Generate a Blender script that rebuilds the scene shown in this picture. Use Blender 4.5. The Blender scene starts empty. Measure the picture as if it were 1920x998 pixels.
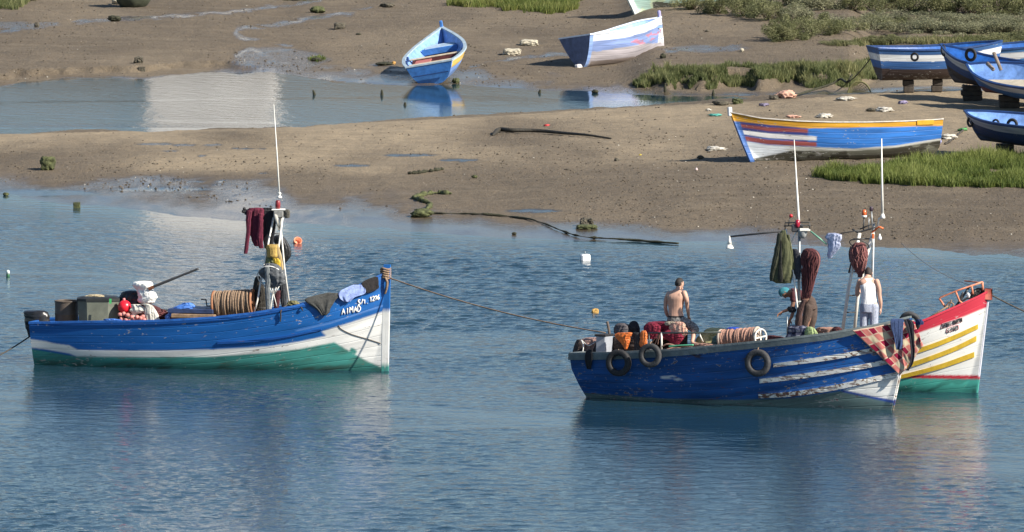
import bpy, math, random
import numpy as np
R = math.radians
rng = np.random.default_rng(7)
random.seed(7)
SC = bpy.context.scene
COL = SC.collection

# ------------------------------------------------------------------ camera
FPX, CU, CV, CAMH, VH = 17200.0, 960.0, 499.0, 23.0, -1200.0
ALPHA = math.atan((CV - VH) / FPX)
SA, CA = math.sin(ALPHA), math.cos(ALPHA)
CAM = np.array([0.0, 0.0, CAMH])

def ray(u, v):
    a = (np.asarray(u, float) - CU) / FPX
    b = -(np.asarray(v, float) - CV) / FPX
    return np.stack([a, CA + b * SA, -SA + b * CA], -1)

def at(u, v, Y):                       # point seen at photo position (u, v), Y metres out
    d = ray(u, v)
    return CAM + d * (np.asarray(Y, float) / d[..., 1])[..., None]

def onz(u, v, z=0.0):
    d = ray(u, v)
    return CAM + d * ((np.asarray(z, float) - CAMH) / d[..., 2])[..., None]

def proj(p):
    q = np.asarray(p, float) - CAM
    fw = q[..., 1] * CA - q[..., 2] * SA
    up = q[..., 1] * SA + q[..., 2] * CA
    return CU + FPX * q[..., 0] / fw, CV - FPX * up / fw

def pxm(Y):                            # photo pixels per metre at depth Y
    return FPX / Y

cam_d = bpy.data.cameras.new('camera'); cam_o = bpy.data.objects.new('camera', cam_d); COL.objects.link(cam_o)
cam_d.sensor_width = 36.0; cam_d.lens = 36.0 * FPX / 1920.0
cam_d.clip_start = 1.0; cam_d.clip_end = 20000.0
cam_o.location = CAM; cam_o.rotation_euler = (math.pi / 2 - ALPHA, 0, 0)
SC.camera = cam_o

# ------------------------------------------------------------------ light
SUN = np.array([0.70, -0.41, 0.585]); SUN /= np.linalg.norm(SUN)
sd = bpy.data.lights.new('sun', 'SUN'); so = bpy.data.objects.new('sun', sd); COL.objects.link(so)
sd.energy = 5.0; sd.angle = R(0.53); sd.color = (1.0, 0.93, 0.82)
from mathutils import Vector
so.rotation_euler = Vector((-SUN[0], -SUN[1], -SUN[2])).to_track_quat('-Z', 'Y').to_euler()
so.location = (60, 100, 60)
wd = bpy.data.worlds.new('World'); SC.world = wd; wd.use_nodes = True
nt = wd.node_tree; nt.nodes.clear()
sk = nt.nodes.new('ShaderNodeTexSky'); sk.sky_type = 'NISHITA'; sk.sun_disc = False
sk.sun_elevation = math.asin(SUN[2]); sk.sun_rotation = math.atan2(SUN[0], SUN[1])
sk.air_density = 1.0; sk.dust_density = 0.4; sk.ozone_density = 3.2
bg = nt.nodes.new('ShaderNodeBackground'); bg.inputs[1].default_value = 0.070
ow = nt.nodes.new('ShaderNodeOutputWorld')
nt.links.new(sk.outputs[0], bg.inputs[0]); nt.links.new(bg.outputs[0], ow.inputs[0])
SC.view_settings.view_transform = 'Standard'; SC.view_settings.look = 'None'
SC.view_settings.exposure = 0.9; SC.view_settings.gamma = 1.0; SC.view_settings.use_curve_mapping = False
SC.cycles.max_bounces = 6; SC.cycles.use_denoising = True

# ------------------------------------------------------------------ noise
def _hash(ix, iy, s):
    n = (ix.astype(np.int64) * 374761393 + iy.astype(np.int64) * 668265263 + s * 69069) & 0x7fffffff
    n = ((n ^ (n >> 13)) * 1274126177) & 0x7fffffff
    n = n ^ (n >> 16)
    return (n & 0xffff) / 65535.0

def vnoise(x, y, s=0):
    x = np.asarray(x, float); y = np.asarray(y, float)
    ix = np.floor(x); iy = np.floor(y); fx = x - ix; fy = y - iy
    fx = fx * fx * (3 - 2 * fx); fy = fy * fy * (3 - 2 * fy)
    a = _hash(ix, iy, s); b = _hash(ix + 1, iy, s); c = _hash(ix, iy + 1, s); d = _hash(ix + 1, iy + 1, s)
    return a + (b - a) * fx + (c - a) * fy + (a - b - c + d) * fx * fy

def fbm(x, y, s=0, o=4):
    t = 0; a = 0.5
    for k in range(o):
        t = t + a * vnoise(x, y, s + k * 17); x = x * 2.03 + 3.1; y = y * 2.03 + 1.7; a *= 0.5
    return t / (1 - 0.5 ** o)

def sstep(x, a=0.0, b=1.0):
    q = np.clip((np.asarray(x, float) - a) / (b - a), 0, 1)
    return q * q * (3 - 2 * q)

def inpoly(u, v, P):
    u = np.asarray(u, float); v = np.asarray(v, float)
    r = np.zeros(np.broadcast(u, v).shape, bool)
    n = len(P)
    for i in range(n):
        x1, y1 = P[i]; x2, y2 = P[(i + 1) % n]
        if y1 == y2: continue
        c = ((y1 > v) != (y2 > v)) & (u < (x2 - x1) * (v - y1) / (y2 - y1) + x1)
        r ^= c
    return r

def seglist_dist(u, v, P):
    best = np.full(np.broadcast(u, v).shape, 1e9)
    for (a, b), (c, d) in zip(P[:-1], P[1:]):
        L2 = (c - a) ** 2 + (d - b) ** 2 + 1e-9
        t = np.clip(((u - a) * (c - a) + (v - b) * (d - b)) / L2, 0, 1)
        best = np.minimum(best, np.hypot(u - a - t * (c - a), (v - b - t * (d - b)) ))
    return best

# ------------------------------------------------------------------ materials
MATS = {}
def srgb(r, g, b):
    f = lambda c: (c / 255 / 12.92) if c / 255 <= 0.04045 else ((c / 255 + 0.055) / 1.055) ** 2.4
    return (f(r), f(g), f(b))

def _n(nt, t, **k):
    n = nt.nodes.new(t)
    for a, b in k.items(): setattr(n, a, b)
    return n

def mat(name, col, rough=0.6, var=0.25, scale=6.0, bump=0.0, bscale=None, metal=0.0, col2=None, spec=0.5, stretch=(1, 1, 1), trans=0.0):
    """plain weathered material: noise between two tones, fine bump"""
    if name in MATS: return MATS[name]
    m = bpy.data.materials.new(name); m.use_nodes = True; t = m.node_tree; L = t.links
    b = t.nodes['Principled BSDF']
    tc = _n(t, 'ShaderNodeTexCoord'); mp = _n(t, 'ShaderNodeMapping'); mp.inputs['Scale'].default_value = stretch
    L.new(tc.outputs['Object'], mp.inputs[0])
    no = _n(t, 'ShaderNodeTexNoise'); no.inputs['Scale'].default_value = scale; no.inputs['Detail'].default_value = 6; no.inputs['Roughness'].default_value = 0.65
    L.new(mp.outputs[0], no.inputs['Vector'])
    ra = _n(t, 'ShaderNodeValToRGB')
    c1 = [c * (1 - var) for c in col]
    c2 = col2 or [min(1, c * (1 + var)) for c in col]
    ra.color_ramp.elements[0].position = 0.33; ra.color_ramp.elements[1].position = 0.67
    ra.color_ramp.elements[0].color = (*c1, 1); ra.color_ramp.elements[1].color = (*c2, 1)
    L.new(no.outputs[0], ra.inputs[0]); L.new(ra.outputs[0], b.inputs['Base Color'])
    b.inputs['Roughness'].default_value = rough; b.inputs['Metallic'].default_value = metal
    b.inputs['Specular IOR Level'].default_value = spec
    if bump:
        n2 = _n(t, 'ShaderNodeTexNoise'); n2.inputs['Scale'].default_value = bscale or scale * 3; n2.inputs['Detail'].default_value = 5
        L.new(mp.outputs[0], n2.inputs['Vector'])
        bu = _n(t, 'ShaderNodeBump'); bu.inputs['Strength'].default_value = 0.8; bu.inputs['Distance'].default_value = bump
        L.new(n2.outputs[0], bu.inputs['Height']); L.new(bu.outputs[0], b.inputs['Normal'])
    if trans:
        b.inputs['Transmission Weight'].default_value = trans
    MATS[name] = m
    return m

def paintmat(name, wear=0.5, wearcol=(0.16, 0.09, 0.06), wear2=(0.5, 0.48, 0.44), rough=0.42, dirt=0.4, seam=0.01):
    """boat paint: vertex paint layout, plank seams, flaking, streaky grime"""
    if name in MATS: return MATS[name]
    m = bpy.data.materials.new(name); m.use_nodes = True; t = m.node_tree; L = t.links
    b = t.nodes['Principled BSDF']
    at_ = _n(t, 'ShaderNodeAttribute', attribute_name='paint')
    co = _n(t, 'ShaderNodeAttribute', attribute_name='hullco')     # x along, plank number, height
    mp = _n(t, 'ShaderNodeMapping'); mp.inputs['Scale'].default_value = (2.4, 0.95, 1); L.new(co.outputs['Vector'], mp.inputs[0])
    n1 = _n(t, 'ShaderNodeTexNoise'); n1.inputs['Scale'].default_value = 3.0; n1.inputs['Detail'].default_value = 8; n1.inputs['Roughness'].default_value = 0.68
    L.new(mp.outputs[0], n1.inputs['Vector'])
    # slow tone drift
    n3 = _n(t, 'ShaderNodeTexNoise'); n3.inputs['Scale'].default_value = 0.9; n3.inputs['Detail'].default_value = 5
    mp3 = _n(t, 'ShaderNodeMapping'); mp3.inputs['Scale'].default_value = (0.8, 1.1, 1); mp3.inputs['Location'].default_value = (7, 3, 0)
    L.new(co.outputs['Vector'], mp3.inputs[0]); L.new(mp3.outputs[0], n3.inputs['Vector'])
    hv = _n(t, 'ShaderNodeHueSaturation')
    mr = _n(t, 'ShaderNodeMapRange'); mr.inputs[1].default_value = 0.3; mr.inputs[2].default_value = 0.7; mr.inputs[3].default_value = 1 - dirt; mr.inputs[4].default_value = 1 + dirt * 0.55
    L.new(n3.outputs[0], mr.inputs[0]); L.new(mr.outputs[0], hv.inputs['Value']); L.new(at_.outputs['Color'], hv.inputs['Color'])
    # flakes: primer then bare wood
    th = 0.70 - 0.16 * wear
    r1 = _n(t, 'ShaderNodeMapRange'); r1.inputs[1].default_value = th; r1.inputs[2].default_value = th + 0.015
    L.new(n1.outputs[0], r1.inputs[0])
    pz = _n(t, 'ShaderNodeTexNoise'); pz.inputs['Scale'].default_value = 0.8; pz.inputs['Detail'].default_value = 3; mpz = _n(t, 'ShaderNodeMapping'); mpz.inputs['Location'].default_value = (5, 9, 2); mpz.inputs['Scale'].default_value = (.7, .45, 1); L.new(co.outputs['Vector'], mpz.inputs[0]); L.new(mpz.outputs[0], pz.inputs['Vector'])
    bias = _n(t, 'ShaderNodeMath', operation='MULTIPLY_ADD'); L.new(pz.outputs[0], bias.inputs[0]); bias.inputs[1].default_value = 0.42; bias.inputs[2].default_value = -0.21
    sm = _n(t, 'ShaderNodeMath', operation='ADD'); L.new(n1.outputs[0], sm.inputs[0]); L.new(bias.outputs[0], sm.inputs[1]); L.new(sm.outputs[0], r1.inputs[0])
    mul = _n(t, 'ShaderNodeMath', operation='MULTIPLY'); L.new(r1.outputs[0], mul.inputs[0]); L.new(at_.outputs['Alpha'], mul.inputs[1])
    mx = _n(t, 'ShaderNodeMixRGB'); mx.inputs[2].default_value = (*wear2, 1); L.new(mul.outputs[0], mx.inputs[0]); L.new(hv.outputs[0], mx.inputs[1])
    r2 = _n(t, 'ShaderNodeMapRange'); r2.inputs[1].default_value = th + 0.03; r2.inputs[2].default_value = th + 0.045
    L.new(sm.outputs[0], r2.inputs[0])
    mul2 = _n(t, 'ShaderNodeMath', operation='MULTIPLY'); L.new(r2.outputs[0], mul2.inputs[0]); L.new(at_.outputs['Alpha'], mul2.inputs[1])
    mx2 = _n(t, 'ShaderNodeMixRGB'); mx2.inputs[2].default_value = (*wearcol, 1); L.new(mul2.outputs[0], mx2.inputs[0]); L.new(mx.outputs[0], mx2.inputs[1])
    # second, independent set of dark scuffs
    mp4 = _n(t, 'ShaderNodeMapping'); mp4.inputs['Scale'].default_value = (1.7, 1.5, 1); mp4.inputs['Location'].default_value = (31, 17, 0)
    L.new(co.outputs['Vector'], mp4.inputs[0])
    n4 = _n(t, 'ShaderNodeTexNoise'); n4.inputs['Scale'].default_value = 2.3; n4.inputs['Detail'].default_value = 7; n4.inputs['Roughness'].default_value = 0.7
    L.new(mp4.outputs[0], n4.inputs['Vector'])
    r4 = _n(t, 'ShaderNodeMapRange'); r4.inputs[1].default_value = th - 0.03; r4.inputs[2].default_value = th + 0.03; r4.inputs[4].default_value = 0.8
    L.new(n4.outputs[0], r4.inputs[0])
    m4 = _n(t, 'ShaderNodeMath', operation='MULTIPLY'); L.new(r4.outputs[0], m4.inputs[0]); L.new(at_.outputs['Alpha'], m4.inputs[1])
    mx4 = _n(t, 'ShaderNodeMixRGB'); mx4.inputs[2].default_value = (*wearcol, 1); L.new(m4.outputs[0], mx4.inputs[0]); L.new(mx2.outputs[0], mx4.inputs[1])
    L.new(mx4.outputs[0], b.inputs['Base Color'])
    rr = _n(t, 'ShaderNodeMapRange'); rr.inputs[3].default_value = rough - 0.1; rr.inputs[4].default_value = rough + 0.22
    L.new(n3.outputs[0], rr.inputs[0]); L.new(rr.outputs[0], b.inputs['Roughness'])
    # plank seams
    sx = _n(t, 'ShaderNodeSeparateXYZ'); L.new(co.outputs['Vector'], sx.inputs[0])
    fr = _n(t, 'ShaderNodeMath', operation='PINGPONG'); fr.inputs[1].default_value = 0.5; L.new(sx.outputs[1], fr.inputs[0])
    r5 = _n(t, 'ShaderNodeMapRange'); r5.inputs[1].default_value = 0.0; r5.inputs[2].default_value = 0.07; L.new(fr.outputs[0], r5.inputs[0])
    add = _n(t, 'ShaderNodeMath', operation='MULTIPLY_ADD'); add.inputs[1].default_value = 0.35; L.new(n1.outputs[0], add.inputs[0]); L.new(r5.outputs[0], add.inputs[2])
    bu = _n(t, 'ShaderNodeBump'); bu.inputs['Strength'].default_value = 0.7; bu.inputs['Distance'].default_value = seam
    L.new(add.outputs[0], bu.inputs['Height']); L.new(bu.outputs[0], b.inputs['Normal'])
    MATS[name] = m
    return m

# ------------------------------------------------------------------ object helpers
def tag(o, label=None, cat=None, group=None, kind=None):
    if label: o['label'] = label
    if cat: o['category'] = cat
    if group: o['group'] = group
    if kind: o['kind'] = kind
    return o

ROOTS = {}
def empty(name, loc, label=None, cat=None, group=None):
    o = bpy.data.objects.new(name, None); COL.objects.link(o)
    o.location = [float(c) for c in loc]; o.empty_display_size = 0.2
    o['_loc'] = [float(c) for c in loc]
    return tag(o, label, cat, group)

def wloc(o):
    l = np.zeros(3)
    while o is not None:
        l = l + np.array(o.location); o = o.parent
    return l

def mesh_obj(name, V, F, m, parent=None, smooth=True, mats=None, fm=None, attrs=None, uv=None):
    """V in world metres; stored relative to its own origin / its parent"""
    V = np.asarray(V, float)
    off = wloc(parent) if parent is not None else np.array([V[:, 0].mean(), V[:, 1].mean(), V[:, 2].min()])
    me = bpy.data.meshes.new(name)
    me.from_pydata((V - off).tolist(), [], [list(map(int, f)) for f in F]); me.update()
    for k in (mats or [m]): me.materials.append(k)
    if fm is not None: me.polygons.foreach_set('material_index', np.asarray(fm, np.int32))
    if smooth: me.polygons.foreach_set('use_smooth', np.ones(len(me.polygons), bool))
    if attrs:
        for an, (ty, dat) in attrs.items():
            a = me.attributes.new(an, ty, 'POINT')
            key = {'FLOAT_COLOR': 'color', 'FLOAT_VECTOR': 'vector', 'FLOAT': 'value'}[ty]
            a.data.foreach_set(key, np.asarray(dat, np.float32).ravel())
    o = bpy.data.objects.new(name, me); COL.objects.link(o)
    if parent is not None: o.parent = parent
    else: o.location = off
    return o

class MB:
    """collects simple shapes into ONE mesh"""
    def __init__(s): s.V = []; s.F = []; s.n = 0
    def add(s, V, F):
        V = np.asarray(V, float); s.V.append(V); s.F += [[i + s.n for i in f] for f in F]; s.n += len(V); return s
    def box(s, c, size, ax=None, bev=0.0):
        ax = np.eye(3) if ax is None else np.asarray(ax, float)
        h = np.asarray(size, float) / 2
        if bev <= 0:
            P = np.array([[x, y, z] for x in (-1, 1) for y in (-1, 1) for z in (-1, 1)]) * h
            F = [(0, 1, 3, 2), (4, 6, 7, 5), (0, 4, 5, 1), (2, 3, 7, 6), (0, 2, 6, 4), (1, 5, 7, 3)]
            return s.add(np.asarray(c) + P @ ax, F)
        b = min(bev, h.min() * 0.8); V = []; idx = {}
        for x in (-1, 1):
            for y in (-1, 1):
                for z in (-1, 1):
                    sg = np.array([x, y, z])
                    for a in range(3):
                        p = sg * (h - b); p[a] = sg[a] * h[a]; idx[(x, y, z, a)] = len(V); V.append(p)
        F = []
        for a in range(3):
            b1, b2 = (a + 1) % 3, (a + 2) % 3
            for sgn in (-1, 1):
                q = []
                for (p1, p2) in ((-1, -1), (1, -1), (1, 1), (-1, 1)):
                    k = [0, 0, 0]; k[a] = sgn; k[b1] = p1; k[b2] = p2; q.append(idx[(*k, a)])
                F.append(q if sgn > 0 else q[::-1])
        for a in range(3):
            b1, b2 = (a + 1) % 3, (a + 2) % 3
            for s1 in (-1, 1):
                for s2 in (-1, 1):
                    k0 = [0, 0, 0]; k0[a] = -1; k0[b1] = s1; k0[b2] = s2
                    k1 = list(k0); k1[a] = 1
                    F.append([idx[(*k0, b1)], idx[(*k1, b1)], idx[(*k1, b2)], idx[(*k0, b2)]])
        for x in (-1, 1):
            for y in (-1, 1):
                for z in (-1, 1): F.append([idx[(x, y, z, a)] for a in range(3)])
        return s.add(np.asarray(c) + np.array(V) @ ax, F)
    def tube(s, P, r, n=8, caps=True):
        P = np.asarray(P, float); k = len(P); r = np.broadcast_to(np.asarray(r, float), (k,))
        T = np.gradient(P, axis=0); T /= np.linalg.norm(T, axis=1)[:, None] + 1e-12
        ref = np.array([0, 0, 1.0]) if abs(T[0][2]) < 0.9 else np.array([1.0, 0, 0])
        A = np.cross(T[0], ref); A /= np.linalg.norm(A)
        V = []
        for i in range(k):
            A = A - T[i] * (A @ T[i]); A /= np.linalg.norm(A) + 1e-12; B = np.cross(T[i], A)
            for j in range(n):
                w = 2 * math.pi * j / n
                V.append(P[i] + r[i] * (math.cos(w) * A + math.sin(w) * B))
        F = [[i * n + j, i * n + (j + 1) % n, (i + 1) * n + (j + 1) % n, (i + 1) * n + j] for i in range(k - 1) for j in range(n)]
        if caps: F += [list(range(n))[::-1], [(k - 1) * n + j for j in range(n)]]
        return s.add(V, F)
    def lathe(s, c, prof, axis=(0, 0, 1), n=24):
        ax = np.asarray(axis, float); ax /= np.linalg.norm(ax)
        ref = np.array([1.0, 0, 0]) if abs(ax[0]) < 0.8 else np.array([0, 1.0, 0])
        A = np.cross(ax, ref); A /= np.linalg.norm(A); B = np.cross(ax, A)
        V = []
        for (r, h) in prof:
            for j in range(n):
                w = 2 * math.pi * j / n
                V.append(np.asarray(c) + ax * h + r * (math.cos(w) * A + math.sin(w) * B))
        k = len(prof)
        F = [[i * n + j, i * n + (j + 1) % n, (i + 1) * n + (j + 1) % n, (i + 1) * n + j] for i in range(k - 1) for j in range(n)]
        F += [list(range(n))[::-1], [(k - 1) * n + j for j in range(n)]]
        return s.add(V, F)
    def torus(s, c, axis, R0, r0, nR=36, nr=12, flat=1.0, tread=0.0):
        ax = np.asarray(axis, float); ax /= np.linalg.norm(ax)
        ref = np.array([0, 0, 1.0]) if abs(ax[2]) < 0.8 else np.array([1.0, 0, 0])
        A = np.cross(ax, ref); A /= np.linalg.norm(A); B = np.cross(ax, A)
        V = []
        for i in range(nR):
            w = 2 * math.pi * i / nR; d = math.cos(w) * A + math.sin(w) * B
            for j in range(nr):
                q = 2 * math.pi * j / nr; cq, sq = math.cos(q), math.sin(q)
                f = (abs(cq) ** 0.6) * np.sign(cq); g = (abs(sq) ** 0.6) * np.sign(sq)
                rr = r0 * (1 + (tread if (i % 2 and cq > 0.3) else 0))
                V.append(np.asarray(c) + d * (R0 + rr * f) + ax * (r0 * flat * g))
        F = [[i * nr + j, ((i + 1) % nR) * nr + j, ((i + 1) % nR) * nr + (j + 1) % nr, i * nr + (j + 1) % nr] for i in range(nR) for j in range(nr)]
        return s.add(V, F)
    def ball(s, c, r, n=16, m=10, sc=(1, 1, 1)):
        V = []; F = []
        for i in range(m + 1):
            th = math.pi * i / m
            for j in range(n):
                w = 2 * math.pi * j / n
                V.append(np.asarray(c) + r * np.array([math.sin(th) * math.cos(w) * sc[0], math.sin(th) * math.sin(w) * sc[1], math.cos(th) * sc[2]]))
        for i in range(m):
            for j in range(n): F.append([i * n + j, (i + 1) * n + j, (i + 1) * n + (j + 1) % n, i * n + (j + 1) % n])
        return s.add(V, F)
    def sheet(s, G, th=0.012):
        """grid (a,b,3) of points to a sheet with thickness"""
        G = np.asarray(G, float); a, b = G.shape[:2]
        du = np.gradient(G, axis=0); dv = np.gradient(G, axis=1)
        N = np.cross(du, dv); N /= np.linalg.norm(N, axis=2)[..., None] + 1e-9
        T = np.concatenate([(G + N * th / 2).reshape(-1, 3), (G - N * th / 2).reshape(-1, 3)])
        o = a * b; F = []
        for i in range(a - 1):
            for j in range(b - 1):
                q = [i * b + j, i * b + j + 1, (i + 1) * b + j + 1, (i + 1) * b + j]
                F.append(q); F.append([k + o for k in q[::-1]])
        rim = [i * b for i in range(a)] + [(a - 1) * b + j for j in range(1, b)] + [i * b + b - 1 for i in range(a - 2, -1, -1)] + [j for j in range(b - 2, 0, -1)]
        for p, q in zip(rim, rim[1:] + rim[:1]): F.append([p, q, q + o, p + o])
        return s.add(T, F)
    def build(s, name, m, parent=None, smooth=True, **k):
        return mesh_obj(name, np.concatenate(s.V), s.F, m, parent, smooth, **k)

def autosmooth(o, ang=35):
    me = o.data
    me.polygons.foreach_set('use_smooth', np.ones(len(me.polygons), bool))
    try: me.set_sharp_from_angle(angle=R(ang))
    except Exception: pass
    return o

def thing1(o, label, cat, group=None): return tag(o, label, cat, group)

# curve smoothing through control points
def spline(P, n=40):
    P = np.asarray(P, float); k = len(P)
    if k < 3:
        t = np.linspace(0, 1, n)[:, None]; return P[0] * (1 - t) + P[-1] * t
    Q = np.vstack([2 * P[0] - P[1], P, 2 * P[-1] - P[-2]])
    out = []
    for s in np.linspace(0, k - 1 - 1e-9, n):
        i = int(s); t = s - i; p0, p1, p2, p3 = Q[i:i + 4]
        out.append(0.5 * ((2 * p1) + (-p0 + p2) * t + (2 * p0 - 5 * p1 + 4 * p2 - p3) * t * t + (-p0 + 3 * p1 - 3 * p2 + p3) * t ** 3))
    return np.array(out)

def rope(A, B, sag, n=30):
    t = np.linspace(0, 1, n)[:, None]
    P = np.asarray(A) * (1 - t) + np.asarray(B) * t
    P[:, 2] -= sag * 4 * t[:, 0] * (1 - t[:, 0])
    return P
# ------------------------------------------------------------------ terrain
NEAR = np.array([(-400, 345), (0, 374), (150, 387), (300, 399), (455, 412), (550, 421), (700, 429), (900, 441), (1090, 449), (1270, 459), (1400, 464), (1600, 471), (1750, 478), (1920, 488), (2300, 505)], float)
BACK1 = np.array([(-400, 262), (0, 252), (200, 247), (515, 240), (700, 229), (870, 221), (1000, 213), (1200, 200), (1290, 196), (1380, 192), (1500, 185), (1640, 176), (1700, 170), (2300, 165)], float)
BACK2 = np.array([(-400, 168), (0, 166), (50, 158), (110, 151), (200, 150), (270, 150), (330, 144), (400, 140), (500, 136), (560, 142), (620, 150), (720, 158), (800, 164), (870, 166), (1000, 172), (1090, 175), (1180, 178), (1300, 178), (1500, 177), (1640, 173), (1700, 169), (2300, 164)], float)
def shoreY(T, u, w=0.0, s=0, X=None):
    v = np.interp(u, T[:, 0], T[:, 1])
    return onz(u, v)[..., 1]

def hland(X, Y):
    X = np.asarray(X, float); Y = np.asarray(Y, float)
    u, v0 = proj(np.stack([X, Y, 0 * X], -1))
    u = np.clip(u, -390, 2290)
    wob = (fbm(X * 0.5, Y * 0.12, 3, 4) - 0.5)
    Y1 = shoreY(NEAR, u) + wob * 5.0
    Y2 = shoreY(BACK1, u) + (fbm(X * 0.4, Y * 0.1, 5, 3) - 0.5) * 3.0
    Y3 = shoreY(BACK2, u) + (fbm(X * 0.6, Y * 0.15, 6, 4) - 0.5) * 5.0
    hb = 0.26 + 0.16 * sstep(u, 900, 1500)
    d1 = Y - Y1; d2 = Y2 - Y; d3 = Y - Y3
    bar = 0.055 * np.clip(d1, 0, 2.5) / 2.5 + hb * sstep(d1 / 16.0) * (0.25 + 0.75 * sstep(d2 / 6.0))
    bar = np.where(d2 < 0, 0, bar) * sstep(d2, 0, 1.2)
    bar = np.where(d1 < 0, 0, bar)
    mid = np.minimum(Y - Y2, Y3 - Y)
    chan = np.where((d2 < 0) & (d3 < 0), -np.minimum(0.5, 0.08 * np.clip(mid, 0, 99)), 0)
    deep = np.where(d1 < 0, -np.minimum(1.5, -d1 * 0.07), 0)
    far = np.where(d3 > 0, 0.02 * np.clip(d3, 0, 1.5) + 0.22 * (1 - np.exp(-np.clip(d3, 0, 400) / 14)), 0)
    # grassy ledge with an eroded face
    led = sstep(u, 1150, 1235) * (1 - sstep(u, 1585, 1640))
    edge = (fbm(X * 1.3, Y * 0.4, 9, 4) - 0.5) * 3.2
    far = far + np.where(d3 > 0, led * 0.42 * sstep(d3 - 1.8 + edge, 0, 1.6), 0)
    # small broken edge at the left of the far bank
    led2 = (1 - sstep(u, 380, 560))
    far = far + np.where(d3 > 0, led2 * 0.16 * sstep(d3 - 1.2 + edge, 0, 0.8), 0)
    # the yard the boats stand on closes the channel at the right
    yard = 0.36 * sstep(u, 1590, 1730) * sstep(d1 / 16.0)
    h = deep + bar + chan + far
    h = np.maximum(h, np.where((d1 > 0) & (yard > 0.01), yard, -9))
    # the land climbs behind, out of the picture
    cl = np.clip(Y - 352, 0, None)
    h = h + 0.0007 * np.minimum(cl, 40) ** 2 + 0.215 * np.clip(cl - 40, 0, 64) + 0.003 * np.clip(cl - 100, 0, 3000)
    # relief
    dry = np.clip(h * 6, 0, 1)
    h = h + dry * ((fbm(X * 1.1, Y * 0.5, 11, 4) - 0.5) * 0.10 + (fbm(X * 5, Y * 5, 12, 3) - 0.5) * 0.05)
    return h

def ground(u, v, it=14):               # where the sight line through (u, v) meets the ground
    u = np.asarray(u, float); v = np.asarray(v, float)
    z = np.zeros(np.broadcast(u, v).shape)
    for _ in range(it):
        p = onz(u, v, z); z = 0.5 * z + 0.5 * np.maximum(hland(p[..., 0], p[..., 1]), 0)
    p = onz(u, v, z); p[..., 2] = np.maximum(hland(p[..., 0], p[..., 1]), 0)
    return p

STREAM = [[(505, 138), (450, 112), (443, 104), (470, 93), (500, 98), (547, 91), (520, 84), (485, 78), (450, 70), (441, 64), (447, 55), (480, 50), (510, 47), (560, 38), (627, 27), (700, 18)],
          [(443, 104), (480, 112), (540, 120), (560, 138)], [(470, 93), (500, 104), (520, 118)],
          [(-60, 66), (0, 60), (40, 54), (73, 47), (130, 42), (204, 38), (260, 34), (328, 31), (419, 24), (470, 18), (510, 13), (547, 7), (600, 0)],
          [(1080, 100), (1000, 106), (930, 116), (880, 126)], [(1400, 82), (1340, 92), (1280, 92), (1240, 96)]]
PUDD = [(290, 270, 42, 2), (345, 272, 26, 2.5), (400, 272, 22, 2), (318, 283, 18, 1.5), (460, 279, 18, 1.5), (490, 279, 12, 1.5), (380, 293, 8, 1.5), (445, 278, 10, 2),
        (330, 337, 14, 2), (364, 341, 26, 2), (415, 340, 14, 2.5), (405, 346, 10, 2), (495, 324, 14, 2), (468, 356, 22, 2), (770, 291, 60, 3), (860, 300, 45, 3), (660, 310, 40, 3), (1000, 395, 60, 4), (300, 355, 120, 5), (80, 362, 130, 8)]

def wetmap(X, Y, h):
    P = np.stack([X, Y, np.maximum(h, 0)], -1)
    u, v = proj(P)
    uc = np.clip(u, -390, 2290)
    v1 = np.interp(uc, NEAR[:, 0], NEAR[:, 1]); vb1 = np.interp(uc, BACK1[:, 0], BACK1[:, 1]); vb2 = np.interp(uc, BACK2[:, 0], BACK2[:, 1])
    n = fbm(X * 0.7, Y * 0.22, 21, 5); n2 = fbm(X * 2.3, Y * 0.9, 22, 4)
    band = np.interp(uc, [0, 450, 700, 1100, 1920], [78, 95, 80, 42, 40])
    near = np.where(v > vb1, 1 - sstep((v1 - v) / band + (n - 0.5) * 1.3, 0.15, 1.0), 0)
    farw = np.where(v < vb2 + 2, (1 - sstep((vb2 - v) / np.interp(uc, [0, 380, 480, 600, 900, 1180, 1300], [6, 10, 30, 40, 42, 30, 10]) + (n - 0.5) * 1.6, 0.1, 1.0)), 0)
    w = np.maximum(near, farw)
    for i, S in enumerate(STREAM):
        d = seglist_dist(u, v + (n2 - 0.5) * 9, S)
        wd = 5.0 if i in (0, 1, 2) else 4.0
        w = np.maximum(w, (1 - sstep(d, wd * 0.2, wd * 1.5)) * sstep(fbm(X * 1.7, Y * .5, 24, 3), .30, .52))
    wide = np.exp(-((u - 520) / 110) ** 2 - ((v - 112) / 26) ** 2) * 0.8 + np.exp(-((u - 60) / 90) ** 2 - ((v - 48) / 10) ** 2) * 0.7 + 0.7 * np.exp(-((u - 1330) / 90) ** 2 - ((v - 92) / 8) ** 2)
    w = np.maximum(w, sstep(wide + (n - 0.5) * 0.9, 0.25, 0.6) * 0.75)
    pud = 0
    for (a, b, c, d) in PUDD:
        q = ((u - a) / c) ** 2 + ((v - b + (n2 - 0.5) * 3) / d) ** 2
        pud = np.maximum(pud, 1 - sstep(q, 0.5, 1.0))
    return np.clip(w, 0, 1), pud, u, v

def axisgrid(segs):
    o = []
    for a, b, d in segs: o.append(np.arange(a, b, d))
    return np.concatenate(o)
gx = axisgrid([(-2500, -300, 220), (-300, -60, 24), (-60, -24, 2.0), (-24, 24, 0.11), (24, 60, 2.0), (60, 300, 24), (300, 2501, 220)])
gy = axisgrid([(60, 240, 6), (240, 366, 0.28), (366, 470, 3), (470, 900, 40), (900, 3001, 300)])
GX, GY = np.meshgrid(gx, gy, indexing='ij')
GH = hland(GX, GY)
WET, PUD, GU, GV = wetmap(GX, GY, GH)
GH = np.where(PUD > 0, GH - 0.012 * PUD, GH)
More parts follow.
